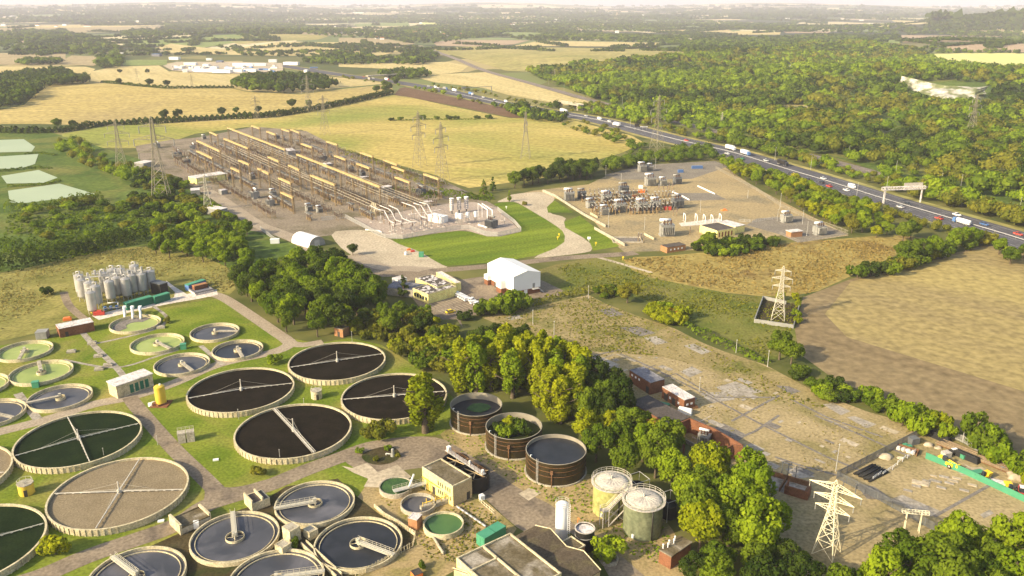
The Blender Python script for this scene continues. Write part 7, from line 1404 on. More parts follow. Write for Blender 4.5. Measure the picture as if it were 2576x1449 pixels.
# walled pylon plot
wall([MR(540, 985), MR(835, 1030)], 1.6, 'pale wall at the front of the walled pylon plot', 'trafo', .3); wall([MR(835, 1030), MR(885, 850)], 1.6, 'right hand wall of the walled pylon plot', 'trafo', .3); wall([MR(540, 985), MR(605, 810)], 1.6, 'pale wall at the left of the walled pylon plot', 'trafo', .3); wall([MR(605, 810), MR(780, 850)], 1.6, 'pale back wall of the walled pylon plot', 'trafo', .3)
sheet('dark_soil', [MR(545, 985), MR(835, 1030), MR(885, 850), MR(605, 812)], K['moss'], 6, 'dark soil inside the walled pylon plot', 'ground')
grove('the walled pylon plot', [G(*MR(850, 815)), G(*MR(870, 870)), G(*MR(855, 940)), G(*MR(870, 990)), G(*MR(735, 815))], 'bush', (3.5, 5), ['yellow', 'light'], .8)
# chalk face on the far hill
P = [GZ(*c2(x, y)) for x, y in ((1640, 655), (1750, 690), (1850, 720), (1960, 752), (2080, 758), (2200, 762), (2280, 745))]; T_ = [GZ(*c2(x, y)) for x, y in ((1650, 640), (1760, 634), (1880, 628), (1990, 626), (2100, 640), (2210, 660), (2300, 672))]
m = MB(); n = len(P); vs = []
for k in range(6):
    f_ = k / 5
    for p, q in zip(P, T_): vs.append((p[0] * (1 - f_ * .35) + q[0] * f_ * .35 + rnd.uniform(-3, 3), p[1] * (1 - f_ * .35) + q[1] * f_ * .35 + rnd.uniform(-4, 4), p[2] + f_ * 14))
m.add(vs, [(k * n + i, k * n + i + 1, (k + 1) * n + i + 1, (k + 1) * n + i) for k in range(5) for i in range(n - 1)]); tag(m.build('chalk_cliff', K['chalk']), 'streaked white chalk face in the woodland at right', 'cliff', kind='structure')
for q, lab in (([(720, 452), (775, 450), (780, 465), (725, 462)], 'a'), ([(755, 505), (840, 490), (845, 512), (760, 525)], 'b'), ([(1490, 500), (1580, 500), (1570, 520), (1500, 518)], 'c'), ([(740, 845), (820, 808), (940, 805), (930, 822), (800, 845), (750, 868)], 'd'), ([(2430, 755), (2510, 750), (2505, 772), (2440, 770)], 'e')):
    sheet('bare_chalk', C2(q), K['chalk'], 4, 'patch of bare pale chalk among the trees', 'ground')
# ------------------------------------------------------------------ pylons
def pylon_mesh(h, bw, arms, mt, tw=.07):
    """returns list of (part name, mesh): tapering lattice body, one cross-arm mesh per level, insulators"""
    waist = h * .62; w0, w1, w2 = bw / 2, bw * .14, bw * .07
    def wd(z): return w0 + (w1 - w0) * (z / waist) if z < waist else w1 + (w2 - w1) * (z - waist) / (h * .96 - waist)
    C = ((-1, -1), (1, -1), (1, 1), (-1, 1)); m = MB(); lv = [0.]; z = 0
    while z < h * .96 - .5: z += max(1.6, wd(z) * 1.7); lv.append(min(z, h * .96))
    k = tw * h / 22
    for i in range(len(lv) - 1):
        a, b = lv[i], lv[i + 1]; wa, wb = wd(a), wd(b)
        for j in range(4):
            p, q = C[j], C[(j + 1) % 4]
            m.bar((p[0] * wa, p[1] * wa, a), (p[0] * wb, p[1] * wb, b), k * 2.6)
            m.bar((p[0] * wa, p[1] * wa, a), (q[0] * wb, q[1] * wb, b), k * 1.3); m.bar((q[0] * wa, q[1] * wa, a), (p[0] * wb, p[1] * wb, b), k * 1.3)
            if i: m.bar((p[0] * wa, p[1] * wa, a), (q[0] * wa, q[1] * wa, a), k * 1.2)
    for p in C: m.bar((p[0] * w2, p[1] * w2, h * .96), (0, 0, h), k * 2)
    out = [('tower_body', m.build('tower_body', mt))]
    for f, l in arms:
        z = h * f; wa = wd(z); m = MB(); ins = MB()
        for e in (-1, 1):
            tip = (e * l, 0, z + .1)
            for s_ in (-1, 1):
                m.bar((e * wa, s_ * wa, z), tip, k * 1.8); m.bar((e * wa, s_ * wa, z + l * .24), tip, k * 1.6)
                for j in range(5): u = j / 5; a = (e * (wa + (l - wa) * u), s_ * wa * (1 - u), z + .1 * u); b = (e * (wa + (l - wa) * (u + .1)), s_ * wa * (1 - u - .1), z + l * .24 * (1 - u - .1)); m.bar(a, b, k); m.bar(a, (a[0], -a[1], a[2]), k)
            ins.cyl(e * l * .97, 0, z - h * .075, z, .12 * h / 22, .12 * h / 22, 6)
        out.append(('cross_arm', m.build('cross_arm', mt))); out.append(('insulator', ins.build('insulator', B['trafo'])))
    for _, o in out: COL.objects.unlink(o)
    return out
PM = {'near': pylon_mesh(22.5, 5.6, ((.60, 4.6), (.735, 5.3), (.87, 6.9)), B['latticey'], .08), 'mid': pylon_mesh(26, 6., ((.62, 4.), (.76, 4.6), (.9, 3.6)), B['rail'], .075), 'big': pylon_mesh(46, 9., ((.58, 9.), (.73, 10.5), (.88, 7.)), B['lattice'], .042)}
def pylon(px, py, top, kind, rz, label):
    x, y = GT(px, py); z = float(H(x, y)); d = math.hypot(x, y); h = 1.
    while PX(x, y, z + h)[1] > top and h < 90: h += .1
    t = thing('pylon', label, 'pylon', x, y, z, rz, 'lattice electricity pylons'); s = h / {'near': 22.5, 'mid': 26, 'big': 46}[kind]; t.scale = (s, s, s)
    for n_, o in PM[kind]: q = bpy.data.objects.new(n_, o.data); link(q, t)
    return t
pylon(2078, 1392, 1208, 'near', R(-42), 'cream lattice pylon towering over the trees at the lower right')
pylon(1957, 803, 669, 'mid', R(-20), 'grey lattice pylon in its own walled plot beside the harrowed field')
for px, py, tp, k, rz, lab in ((408, 505, 292, 'big', 10, 'tall pylon standing in the scrub by the substation corner'), (308, 432, 300, 'big', 10, 'pylon left of the taller one by the substation corner'), (1112, 455, 306, 'big', 60, 'pylon at the field edge right of the long gantries'), (1056, 420, 278, 'big', 60, 'fainter pylon behind the substation, left of its neighbour'), (1322, 399, 278, 'big', 80, 'pylon alone in the big stubble field'), (1652, 375, 238, 'big', 40, 'big pylon between the belt and the motorway'), (818, 338, 238, 'big', 50, 'pylon behind the back row of gantries'), (778, 283, 188, 'big', 50, 'pylon by the hedge in front of the copse'), (646, 300, 240, 'big', 50, 'thin pylon in the hedgerow under the hill field'), (2440, 350, 236, 'big', 30, 'grey pylon in front of the chalk face'), (1815, 318, 282, 'mid', 30, 'small pylon in the wood beyond the motorway'), (1395, 208, 172, 'big', 30, 'small far pylon beside the railway'), (484, 222, 185, 'big', 30, 'far faint pylon in the pale golden field'), (346, 205, 170, 'big', 30, 'farthest faint pylon near the two lone trees'), (524, 528, 437, 'mid', 20, 'yellowish pylon of narrow build beside the substation road')):
    pylon(px, py, tp, k, R(rz), lab)
# ------------------------------------------------------------------ main substation
HB = 13.5
ub = np.array(G(*Q2(1710, 730), HB)) - np.array(G(*Q2(460, 240), HB)); UA = math.atan2(ub[1], ub[0]); uu = np.array([math.cos(UA), math.sin(UA)]); vv_ = np.array([-uu[1], uu[0]])
def pos_words(pts, area):
    pix = [PX(*p) for p in pts]; x0, x1 = min(p[0] for p in pix), max(p[0] for p in pix) + 1; y0, y1 = min(p[1] for p in pix), max(p[1] for p in pix) + 1; o = []
    for p in pix:
        c = COLS_[5][min(4, int((p[0] - x0) / (x1 - x0) * 5))]; r = ROWS_[3][min(2, int((p[1] - y0) / (y1 - y0) * 3))]; o.append(f'at the {r} {c} of {area}')
    return o
def gantry(p, q, h, n, label):
    A_ = np.array(G(*p, h)); C_ = np.array(G(*q, h)); d = C_ - A_; l = float(np.linalg.norm(d)); t = thing('gantry', label, 'gantry', *A_, 0, math.atan2(d[1], d[0]), 'steel gantries of the main substation')
    m = MB(); w_ = .62
    for y_ in (-w_, w_):
        for z in (h - .4, h + .4): m.bar((-.6, y_, z), (l + .6, y_, z), .2)
    m.box(l / 2, -w_ - .02, h - .32, l + 1.2, .06, .64); k = max(3, int(l / 1.6))
    for i in range(k): a = -.6 + (l + 1.2) * i / k; b = -.6 + (l + 1.2) * (i + 1) / k; m.bar((a, w_, h - .4), (b, w_, h + .4), .12); m.bar((a, -w_, h + .4), (b, w_, h + .4), .1); m.bar((a, -w_, h - .4), (a, w_, h - .4), .1)
    m.build('beam', B['beam'], t)
    for i in range(n):
        x = l * i / (n - 1); m = MB()
        for e in (-.45, .45):
            for g_ in (-.45, .45): m.bar((x + e, g_, 0), (x + e, g_, h + (1.2 if i in (0, n - 1) else .5)), .15)
        for j in range(9): z = h * j / 9; m.bar((x - .45, -.45, z), (x + .45, -.45, z + h / 9), .08); m.bar((x - .45, .45, z), (x + .45, .45, z + h / 9), .08); m.bar((x - .45, -.45, z), (x - .45, .45, z + h / 9), .08); m.bar((x + .45, -.45, z + h / 9), (x + .45, .45, z), .08)
        m.build('post', B['post'], t)
    k = max(3, int(l / 4.5)); 
    for i in range(k): x = l * (i + .5) / k; MB().cyl(x, -w_ - .3, h - 2.4, h - .5, .13, .13, 6).build('insulator_string', B['insul'], t)
GB = [(Q0(1510, 160), Q0(2370, 490), 6, 'longest back gantry crossing the rear of the substation'), (Q0(1870, 130), Q0(1990, 170), 2, 'short gantry at the very back of the substation'), (Q0(2100, 215), Q0(2230, 265), 2, 'short gantry behind the long back one'), (Q0(2325, 180), Q0(2440, 215), 2, 'short faint gantry at the back, second from the right'), (Q0(2460, 185), Q0(2590, 235), 2, 'short gantry at the back right edge'), (Q0(1240, 225), Q0(1350, 275), 2, 'short gantry at the back left corner'), (Q0(1045, 355), Q0(1390, 515), 3, 'bright gantry at the left end, the upper of two'), (Q0(1455, 325), Q0(1815, 470), 3, 'medium gantry just before the longest back one'), (Q0(1045, 510), Q0(1275, 620), 3, 'bright gantry at the left end, the lower of two'), (Q0(1680, 650), Q0(1830, 715), 2, 'short bright gantry above the long grey hut'), (Q0(2125, 600), Q0(2280, 670), 2, 'short bright gantry in the middle of the yard'), (Q0(1565, 765), Q0(1695, 825), 2, 'short gantry right beside the long grey hut'), (Q0(1970, 775), Q0(2130, 855), 2, 'short gantry in the front row, third from the left'), (Q0(2285, 920), Q0(2460, 1000), 2, 'short gantry in the front row by the pale transformers'), (Q2(340, 405), Q2(495, 475), 2, 'short gantry left of the longest front beam'), (Q0(2320, 1135), Q0(2490, 1215), 2, 'nearest gantry, low beside the pale transformers'), (Q2(460, 240), Q2(1710, 730), 8, 'longest front gantry crossing the middle of the substation'), (Q2(530, 80), Q2(685, 135), 2, 'short gantry behind the longest front beam, left'), (Q2(910, 45), Q2(1065, 95), 2, 'small gantry at the field edge, left'), (Q2(1030, 260), Q2(1195, 320), 2, 'short gantry beside the dark coils'), (Q2(1425, 215), Q2(1600, 275), 2, 'gantry at the field edge, the upper of two'), (Q2(1370, 380), Q2(1555, 450), 2, 'gantry in front of the field edge pair'), (Q2(1780, 325), Q2(1970, 400), 2, 'gantry right of the field edge pair'), (Q2(1900, 425), Q2(2080, 490), 2, 'gantry overlapping its right hand neighbour at the back fence'), (Q2(1950, 585), Q2(2160, 665), 2, 'gantry beside the white roofed relay room'), (Q3(690, 55), Q3(905, 130), 2, 'rightmost gantry standing clear by the back fence'), (Q2(670, 555), Q2(1030, 700), 3, 'medium gantry in front of the longest front beam'), (Q2(190, 605), Q2(210, 612), 0, '')]
for p, q, n, lab in GB:
    if n: gantry(p, q, HB if 'nearest' not in lab else 10, n, lab)
SUBP = [G(*p) for p in ((430, 365), (520, 352), (640, 330), (760, 342), (860, 385), (1000, 432), (1120, 470), (1150, 515), (1060, 530), (960, 548), (900, 560), (760, 555), (660, 545), (580, 490), (500, 452), (440, 420))]
def busset(p, q, h, nb, sp, label):
    A_ = np.array(G(*p, h)); C_ = np.array(G(*q, h)); l = float((C_ - A_) @ uu); t = thing('busbar_set', label, 'busbar', *A_, 0, UA, 'tubular busbar runs of the main substation')
    for k in range(nb):
        MB().tube((0, k * sp, h), (l, k * sp, h), .12, 6).build('busbar', B['bus'], t)
    n = max(2, int(l / 11))
    for i in range(n + 1):
        x = l * i / n; m = MB(); ins = MB()
        for k in range(nb): m.cyl(x, k * sp, 0, h - 2, .17, .13, 6); ins.cyl(x, k * sp, h - 2, h - .1, .2, .16, 7)
        m.bar((x, 0, h - 2.1), (x, (nb - 1) * sp, h - 2.1), .16); q = m.build('support', B['post'], t); ins.build('insulator', B['insul'], q)
for i, (p, q, h, nb, gap) in enumerate(((Q2(500, 560), Q2(1640, 1140), 6.5, 3, 3.4), (Q2(700, 650), Q2(1700, 1070), 6.5, 3, 3.4), (Q2(300, 480), Q2(900, 760), 7.5, 3, 3.), (Q2(1100, 520), Q2(2050, 1050), 7., 3, 3.2), (Q0(1900, 560), Q0(2576, 880), 7, 3, 3.), (Q0(1500, 450), Q0(2150, 760), 7., 3, 3.), (Q0(1150, 480), Q0(1650, 720), 6.5, 3, 3.), (Q0(1700, 330), Q0(2400, 640), 7.5, 3, 3.), (Q2(1200, 640), Q2(1900, 900), 8.5, 2, 3.), (Q2(0, 620), Q2(420, 800), 6., 3, 2.6))):
    busset(p, q, h, nb, gap, 'pale tubular busbars on posts, ' + ['the nearest run ending at the yellow braces', 'the second run from the front', 'in the left half behind the medium gantry', 'running to the curved white conductors', 'in the middle of the yard', 'left of the middle of the yard', 'at the left end under the bright gantries', 'under the longest back gantry', 'high pair right of the longest front gantry', 'low run beside the front gantries'][i])
def proto(name, f):
    t = thing(name, 'x', name.replace('_', ' '), 0, 0); f(t); return t
def _ins(t):
    MB().cyl(0, 0, 0, 2.4, .22, .18, 6).box(0, 0, 0, .9, .9, .15).build('pedestal', B['post'], t); m = MB()
    for k in range(6): m.cyl(0, 0, 2.4 + k * .36, 2.72 + k * .36, .3, .2, 7)
    m.build('insulator', B['insul'], t); MB().cyl(0, 0, 4.55, 4.95, .3, .26, 8).build('cap', B['trafo'], t)
def _brk(t):
    for k in (-1, 0, 1):
        MB().box(k * 2.6, 0, 0, .9, .9, 1.9).build('support_frame', B['post'], t); MB().cyl(k * 2.6, 0, 1.9, 4.1, .24, .2, 7).build('insulator', B['insul'], t); MB().tube((k * 2.6, -1.4, 4.3), (k * 2.6, 1.4, 4.3), .3, 8).build('interrupter', B['trafo'], t)
    MB().box(0, 1.2, .2, 1.6, .8, 1.6).build('drive_box', B['trafo'], t)
def _dis(t):
    for k in (-2.4, 0, 2.4):
        m = MB()
        for e in (-1.6, 1.6): m.bar((k, e, 0), (k, e, 2.6), .2)
        m.bar((k, -1.9, 2.6), (k, 1.9, 2.6), .22); m.build('stand', B['post'], t); m = MB().cyl(k, -1.6, 2.7, 4.6, .2, .16, 6).cyl(k, 1.6, 2.7, 4.6, .2, .16, 6); m.build('insulator', B['insul'], t); MB().bar((k, -1.7, 4.7), (k, 1.5, 4.7), .14).bar((k, 1.5, 4.7), (k + .5, 1.6, 6.4), .12).build('blade', B['bus'], t)
def place(name, f, pts, rz, words, cat, group, area):
    pr = None; lab = pos_words(pts, area)
    for (x, y), w_ in zip(pts, lab):
        if pr is None: pr = proto(name, f); pr.location = (x, y, 0); pr.rotation_euler.z = rz; pr['label'] = words + ' ' + w_; pr['group'] = group; pr['category'] = cat
        else: dup(pr, x, y, 0, rz, words + ' ' + w_, group)
ctr = np.array(G(760, 450)); rs = random.Random(12); I_, D_, K_ = [], [], []
for iu in range(-40, 41):
    for iv in range(-30, 31):
        q = ctr + uu * (iu * 4.6 + rs.uniform(-.5, .5)) + vv_ * (iv * 5.2 + rs.uniform(-.5, .5))
        if not inpoly(q[0], q[1], SUBP): continue
        r_ = iv % 6; s_ = rs.random()
        if r_ in (0, 3) and s_ < .8: I_.append(tuple(q))
        elif r_ == 1 and iu % 2 == 0 and s_ < .7: D_.append(tuple(q))
        elif r_ == 4 and iu % 2 == 0 and s_ < .65: K_.append(tuple(q))
        elif s_ < .16: I_.append(tuple(q))
I_ = I_[:295]
place('insulator_post', _ins, I_, UA, 'brown insulator post', 'insulator', 'insulator posts of the main substation', 'the main substation')
place('disconnector', _dis, D_, UA, 'three pole disconnector', 'switchgear', 'disconnectors of the main substation', 'the main substation')
place('circuit_breaker', _brk, K_, UA, 'pale three pole circuit breaker', 'switchgear', 'circuit breakers of the main substation', 'the main substation')
print('SUB', len(I_), len(D_), len(K_))
for (px, py), s_, m_, lab in ((Q0(1910, 1220), 1.5, 'trafo', 'pale block transformer, left of two at the front road'), (Q0(2150, 1330), 1.3, 'trafo', 'pale transformer, right of two at the front road'), (Q0(760, 600), 1.4, 'trafod', 'grey blue transformer at the left end of the yard'), (Q0(900, 700), 1.2, 'trafod', 'dark cluster transformer at the left end'), (Q0(980, 480), 1.2, 'trafo', 'white transformer behind the left end gantries'), (Q0(440, 460), 1.3, 'trafo', 'white transformer group beside the tall pylon'), (Q2(640, 1090), 1.1, 'trafo', 'long pale reactor by the nearest gantry'), (Q2(800, 1110), 1., 'trafo', 'pale reactor with three brown bushings near the road'), (Q2(860, 330), 1.3, 'trafod', 'dark coil bank behind the longest front gantry'), (Q2(2330, 850), 1.4, 'trafod', 'dark coil bank beside the rightmost gantry'), (Q2(1280, 500), 1.1, 'trafod', 'dark transformer under the longest front gantry'), (Q2(1450, 560), 1., 'trafod', 'small dark transformer with pale top by the relay room'), (Q0(1150, 330), 1., 'trafo', 'pale transformer at the back left corner'), (Q0(2250, 330), 1.2, 'trafod', 'dark transformer at the back of the yard'), (Q0(1880, 930), 1., 'trafo', 'white transformer between two front row gantries'), (Q2(100, 860), 1.1, 'trafo', 'pale transformer behind the nearest gantry')):
    transformer(px, py, s_, lab, UA + (1.57 if s_ < 1.15 else 0), m_, 3, 1, 'transformers of the main substation')
for l_, f_, r_, h, lab in ((Q0(1000, 880), Q0(1030, 925), Q0(1500, 850), 4.2, 'long grey roofed hut with a yellow end wall in the substation'), (Q2(1735, 720), Q2(1760, 745), Q2(1900, 720), 3.4, 'white roofed relay room beside the longest front gantry'), (Q2(300, 150), Q2(320, 190), Q2(440, 180), 3.2, 'small white roofed relay room behind the long front beam'), (Q2(880, 370), Q2(900, 390), Q2(1000, 378), 3., 'flat white relay room beside the dark coils'), (Q2(1420, 575), Q2(1440, 590), Q2(1545, 578), 2.8, 'tiny white relay room by the small dark transformer'), (Q0(2390, 470), Q0(2400, 510), Q0(2530, 500), 3., 'white relay room right of the longest back gantry'), (Q0(930, 1075), Q0(945, 1110), Q0(1085, 1100), 3.2, 'small pale roofed hut beside the scrub'), (Q0(1400, 1090), Q0(1410, 1110), Q0(1500, 1095), 2.6, 'small white cabin on the substation road'), (Q0(1260, 1340), Q0(1380, 1400), Q0(1500, 1370), 4., 'white and grey shed beside the narrow pylon'), (Q0(205, 660), Q0(230, 700), Q0(400, 660), 4., 'white roofed shed at the left corner of the substation'), (Q3(690, 460), Q3(700, 480), Q3(820, 470), 2.6, 'flat pale relay room near the white coil stacks')):
    building('relay_room', 'building', lab, l_, f_, r_, h, 'yellow' if 'yellow' in lab else 'trafo', 'roofw', parapet=0, overhang=.2, group='relay rooms of the main substation')
# yellow braces
x, y = G(*Q2(1590, 1120), 0); t = thing('brace_frame', 'yellow braced A frame at the end of the nearest busbars', 'frame', x, y, 0, UA)
for k in range(3):
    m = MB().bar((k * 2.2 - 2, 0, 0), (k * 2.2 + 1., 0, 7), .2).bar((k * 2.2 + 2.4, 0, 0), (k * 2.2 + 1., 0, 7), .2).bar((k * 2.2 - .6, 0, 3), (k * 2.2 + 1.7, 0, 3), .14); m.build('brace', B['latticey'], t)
# curved conductors of the new bay
for i, pl in enumerate((((1560, 1010, 10), (1690, 1070, 10), (1775, 1085, 9.5), (1855, 1240, 6.2), (1930, 1278, 6)), ((1710, 1010, 10), (1845, 1062, 10), (1885, 1100, 9.5), (1945, 1225, 6.2), (2040, 1262, 6)), ((1850, 1010, 10), (1975, 1065, 9.8), (2055, 1205, 6.2), (2200, 1262, 6)), ((2040, 960, 10), (2230, 1028, 10), (2330, 1172, 6.2), (2420, 1202, 6)), ((2220, 975, 10), (2330, 1005, 9.8), (2420, 1152, 6.2), (2485, 1192, 6)), ((2310, 960, 10), (2425, 988, 9.8), (2505, 1140, 6.2), (2590, 1170, 6)))):
    pts = [(*G(*Q2(a, b), z), z) for a, b, z in pl]; o = pts[-1]; t = thing('curved_conductor', ['cranked white conductor tube nearest the yellow braces', 'cranked white conductor tube, second from the yellow braces', 'cranked white conductor tube, third from the yellow braces', 'cranked white conductor tube, third from the white kiosk', 'cranked white conductor tube, second from the white kiosk', 'cranked white conductor tube nearest the white kiosk'][i], 'conductor', o[0], o[1], 0, 0, 'cranked white conductors of the new bay'); m = MB()
    L3 = [(p[0] - o[0], p[1] - o[1], p[2]) for p in pts]
    for a, b in zip(L3, L3[1:]): m.tube(a, b, .27, 8)
    m.build('tube', B['roofw'], t)
    for p in (L3[-2], L3[-1], L3[0]): MB().box(p[0], p[1], 0, 1.5, 1.5, .25).build('foundation', K['white_conc'], t); MB().cyl(p[0], p[1], .25, p[2] - 2.2, .17, .15, 7).build('post', B['trafo'], t); MB().cyl(p[0], p[1], p[2] - 2.2, p[2] - .2, .24, .2, 8).build('insulator', B['insul'], t)
rs = random.Random(3); NB = []
for gx, gy in ((90, 740), (40, 790), (210, 900), (200, 960), (430, 800), (500, 740), (600, 780), (700, 770), (780, 820), (980, 850), (700, 900), (540, 900), (640, 880), (340, 870), (1180, 790), (1310, 770), (1460, 770), (1370, 800), (1520, 800), (1900, 830), (1860, 760)): NB.append(G(*Q3(gx, gy)))
def _fp(t): MB().box(0, 0, 0, 1.5, 1.5, .25).build('foundation', K['white_conc'], t); MB().cyl(0, 0, .25, 2.8, .15, .13, 7).build('post', B['trafo'], t); MB().cyl(0, 0, 2.8, 4.6, .22, .18, 8).build('insulator', B['roofw'], t)
place('insulator_post', _fp, NB, .3, 'slim white footed post', 'insulator', 'pale posts of the new bay', 'the new gravel bay')
t, a, b = building('white_kiosk', 'kiosk', 'white metal kiosk in the new gravel bay', Q3(845, 640), Q3(945, 710), Q3(1045, 680), 3.6, 'white', 'white', parapet=0, overhang=.1)
for i, px in enumerate((1105, 1215, 1325)):
    x, y = G(*Q3(px, 650 - (px - 1105) * .12)); t = thing('coil_stack', 'white ribbed coil stack, ' + ['left', 'middle', 'right'][i] + ' of three in the new bay', 'coil', x, y, 0, 0, 'white coil stacks of the new bay'); m = MB()
    for k in range(6): m.cyl(0, 0, 2.2 + k * 1.15, 3. + k * 1.15, 1.25, 1.25, 14)
    m.build('coil', B['roofw'], t); m = MB().cyl(0, 0, 0, 9.2, .45, .45, 8); m.build('core', B['trafod'], t); MB().cyl(0, 0, 9.2, 9.6, 1.4, 1.4, 14).build('cap', B['white'], t)
for i, (px, py) in enumerate(((1185, 800), (1240, 810), (1345, 790), (1465, 780))):
    x, y = G(*Q3(px, py)); t = thing('damping_unit', 'white boxy unit on legs, ' + ['first', 'second', 'third', 'last'][i] + ' in the row from the coil stacks', 'unit', x, y, 0, .3, 'white boxy units of the new bay'); m = MB()
    for e in (-.6, .6): m.bar((e, 0, 0), (e, 0, 3.4), .2)
    m.build('leg', B['trafo'], t); MB().cyl(0, 0, 3.4, 6.4, 1.15, 1.15, 10).build('box', B['white'], t); MB().cyl(0, 0, 6.4, 6.8, .5, .3, 8).build('cap', B['roofw'], t)
transformer(*Q3(1700, 860), 1.55, 'dark transformer with white pipes in the new bay', UA + .2, 'trafod', 3, 1, 'transformers of the new bay')
t = thing('gas_duct', 'pair of white overhead ducts bending down to the dark transformer', 'duct', *G(*Q3(1700, 700)), 0, 0); o = G(*Q3(1700, 700)); m = MB()
for L3 in (((1500, 495, 8), (1640, 590, 8), (1640, 720, 4)), ((1560, 495, 8.4), (1715, 600, 8.4), (1715, 720, 4))):
    pts = [(*G(*Q3(a, b), z), z) for a, b, z in L3]; pts = [(p[0] - o[0], p[1] - o[1], p[2]) for p in pts]
    for a, b in zip(pts, pts[1:]): m.tube(a, b, .28, 8)
    m.cyl(pts[0][0], pts[0][1], 0, 8, .15, .15, 6)
m.build('duct', B['white'], t)
o = MB().tube((-4, 0, .5), (4, 0, .5), .4, 8).box(-3, 0, 0, .5, .8, .4).box(3, 0, 0, .5, .8, .4).build('white_pipe', B['white'], loc=(*G(*Q3(1570, 850)), 0)); o.rotation_euler.z = ang(Q3(1470, 815), Q3(1720, 890), 0); tag(o, 'white ground level pipe in front of the dark transformer', 'pipe')
wall([Q3(-200, 900), Q3(0, 915), Q3(45, 940)], .7, 'short white bund wall at the new bay corner', 'white', .3)
fence([Q3(-860, 760), Q3(-500, 720), Q3(-250, 850), Q3(0, 990), Q3(110, 1025), Q3(370, 1035), Q3(800, 950), Q3(1240, 885), Q3(1370, 885), Q3(1610, 980), Q3(1800, 995), Q3(2150, 918), Q3(2050, 800), Q3(1790, 600)], 2.6, 'pale grey palisade fence round the new substation bay', 'galv', .34, .12, 3.)
o = MB().box(0, 0, 0, 16, 2.2, .4).box(0, 0, .4, 15.8, 2., .05).build('cable_trough', K['white_conc'], loc=(*G(*Q3(400, 800)), 0)); o.rotation_euler.z = ang(Q3(0, 840), Q3(780, 720), 0); tag(o, 'white concrete cable trough across the new bay', 'trough')
o = MB().box(0, 0, 0, 22, 1.6, .3).box(0, 0, .3, 21.8, 1.4, .05).build('cable_trough', K['white_conc'], loc=(*G(*Q3(700, 630)), 0)); o.rotation_euler.z = ang(Q3(300, 690), Q3(960, 590), 0); tag(o, 'pale cable trough behind the white kiosk', 'trough')
o = MB().box(0, 0, 0, 2.4, 2.2, 2.3).box(0, 0, 2.3, 2.5, 2.3, .12).build('portable_cabin', B['gcont'], loc=(*G(*Q3(645, 1300)), 0)); tag(o, 'small green cabin on the gravel yard beside the lawn', 'cabin')
o = MB().cyl(0, 0, 0, 1.3, .8, .8, 10).dome(0, 0, 1.3, .8, .4, 10, 3).build('white_tank', B['whitep'], loc=(*G(*Q3(410, 1270)), 0)); tag(o, 'small white tank left of the green cabin', 'tank')
for qx, qy, k_, lab in ((455, 1200, 'orange', 'orange materials heap beside the lawn edge'), (515, 1225, 'redp', 'red materials heap beside the lawn edge')):
    o = MB().box(0, 0, 0, 2., 1.2, .7, .4).box(.3, 0, .7, 1., .8, .3, .2).build('materials_heap', B[k_], loc=(*G(*Q3(qx, qy)), 0)); tag(o, lab, 'heap')
for i, (px, py) in enumerate((MM(1643, 340), MM(1632, 362), MM(1868, 372), MM(1920, 405), MM(1245, 130), MM(2125, 515))):
    o = MB().cyl(0, 0, 0, 1.2, .12, .12, 6).box(0, 0, 1.2, .9 if i != 2 else 1.8, .2, .8 if i != 2 else 1.3).build('marker_post', B['yellowp' if i not in (2, 4) else 'whitep'], loc=(*G(px, py), 0)); tag(o, ['yellow marker on the lawn edge, the upper of two', 'yellow marker on the lawn edge, the lower of two', 'white notice board beside the concrete road', 'yellow marker on the verge right of the white board', 'small white marker on the lawn behind the new bay', 'yellow marker in the rough grass beyond the lane'][i], 'marker')
# ------------------------------------------------------------------ second yard
Y2 = 'transformers of the second yard'
for (px, py), s_, m_, rz, lab in ((Q4(380, 770), 1.3, 'trafo', .1, 'tall grey boxed transformer at the left end of the second yard'), (Q4(570, 740), 1.1, 'trafod', .1, 'dark transformer beside the tall boxed one'), (Q4(700, 880), 1., 'trafo', .4, 'pale transformer with upright bushings at the front left'), (Q4(940, 800), 1.25, 'trafo', .2, 'grey transformer with a white conservator, second row left'), (Q4(910, 985), 1., 'trafo', .2, 'low grey transformer in the front row, left'), (Q4(1140, 940), 1.25, 'trafo', .2, 'grey transformer in the middle of the front row'), (Q4(1230, 790), 1.15, 'trafod', .2, 'dark transformer with white conservator behind the front row'), (Q4(1470, 930), 1.3, 'trafo', .2, 'large grey transformer right of the middle of the front row'), (Q4(1680, 890), 1.15, 'trafo', .2, 'blue grey transformer with tall dark bushings'), (Q4(2010, 880), 1.35, 'trafod', .2, 'black ribbed transformer at the right end of the row'), (Q4(1200, 670), 1.25, 'trafod', .2, 'dark transformer with three cream bushings'), (Q4(1600, 545), 1.4, 'trafo', .2, 'pale tall transformer with a white conservator at the back'), (Q4(1790, 545), 1., 'trafo', .2, 'light blue radiator bank beside the pale tall transformer'), (Q4(2010, 520), 1.1, 'trafod', .2, 'dark transformer on the rusty ground at the back'), (Q4(1480, 335), 1.2, 'trafo', .2, 'pale transformer at the very back, left of a pair'), (Q4(1600, 325), .95, 'trafo', .2, 'radiator unit at the very back beside its transformer'), (Q4(1850, 1300), 1.5, 'trafo', .1, 'large white transformer alone in the front of the second yard'), (Q5(1560, 455), 1.1, 'trafo', .3, 'pale transformer at the right hand corner of the second yard'), (Q5(2060, 640), 1.15, 'trafo', .3, 'pale transformer nearest the brown rough grass')):
    transformer(px, py, s_ * 1.38, lab, rz, m_, 3, 1, Y2)
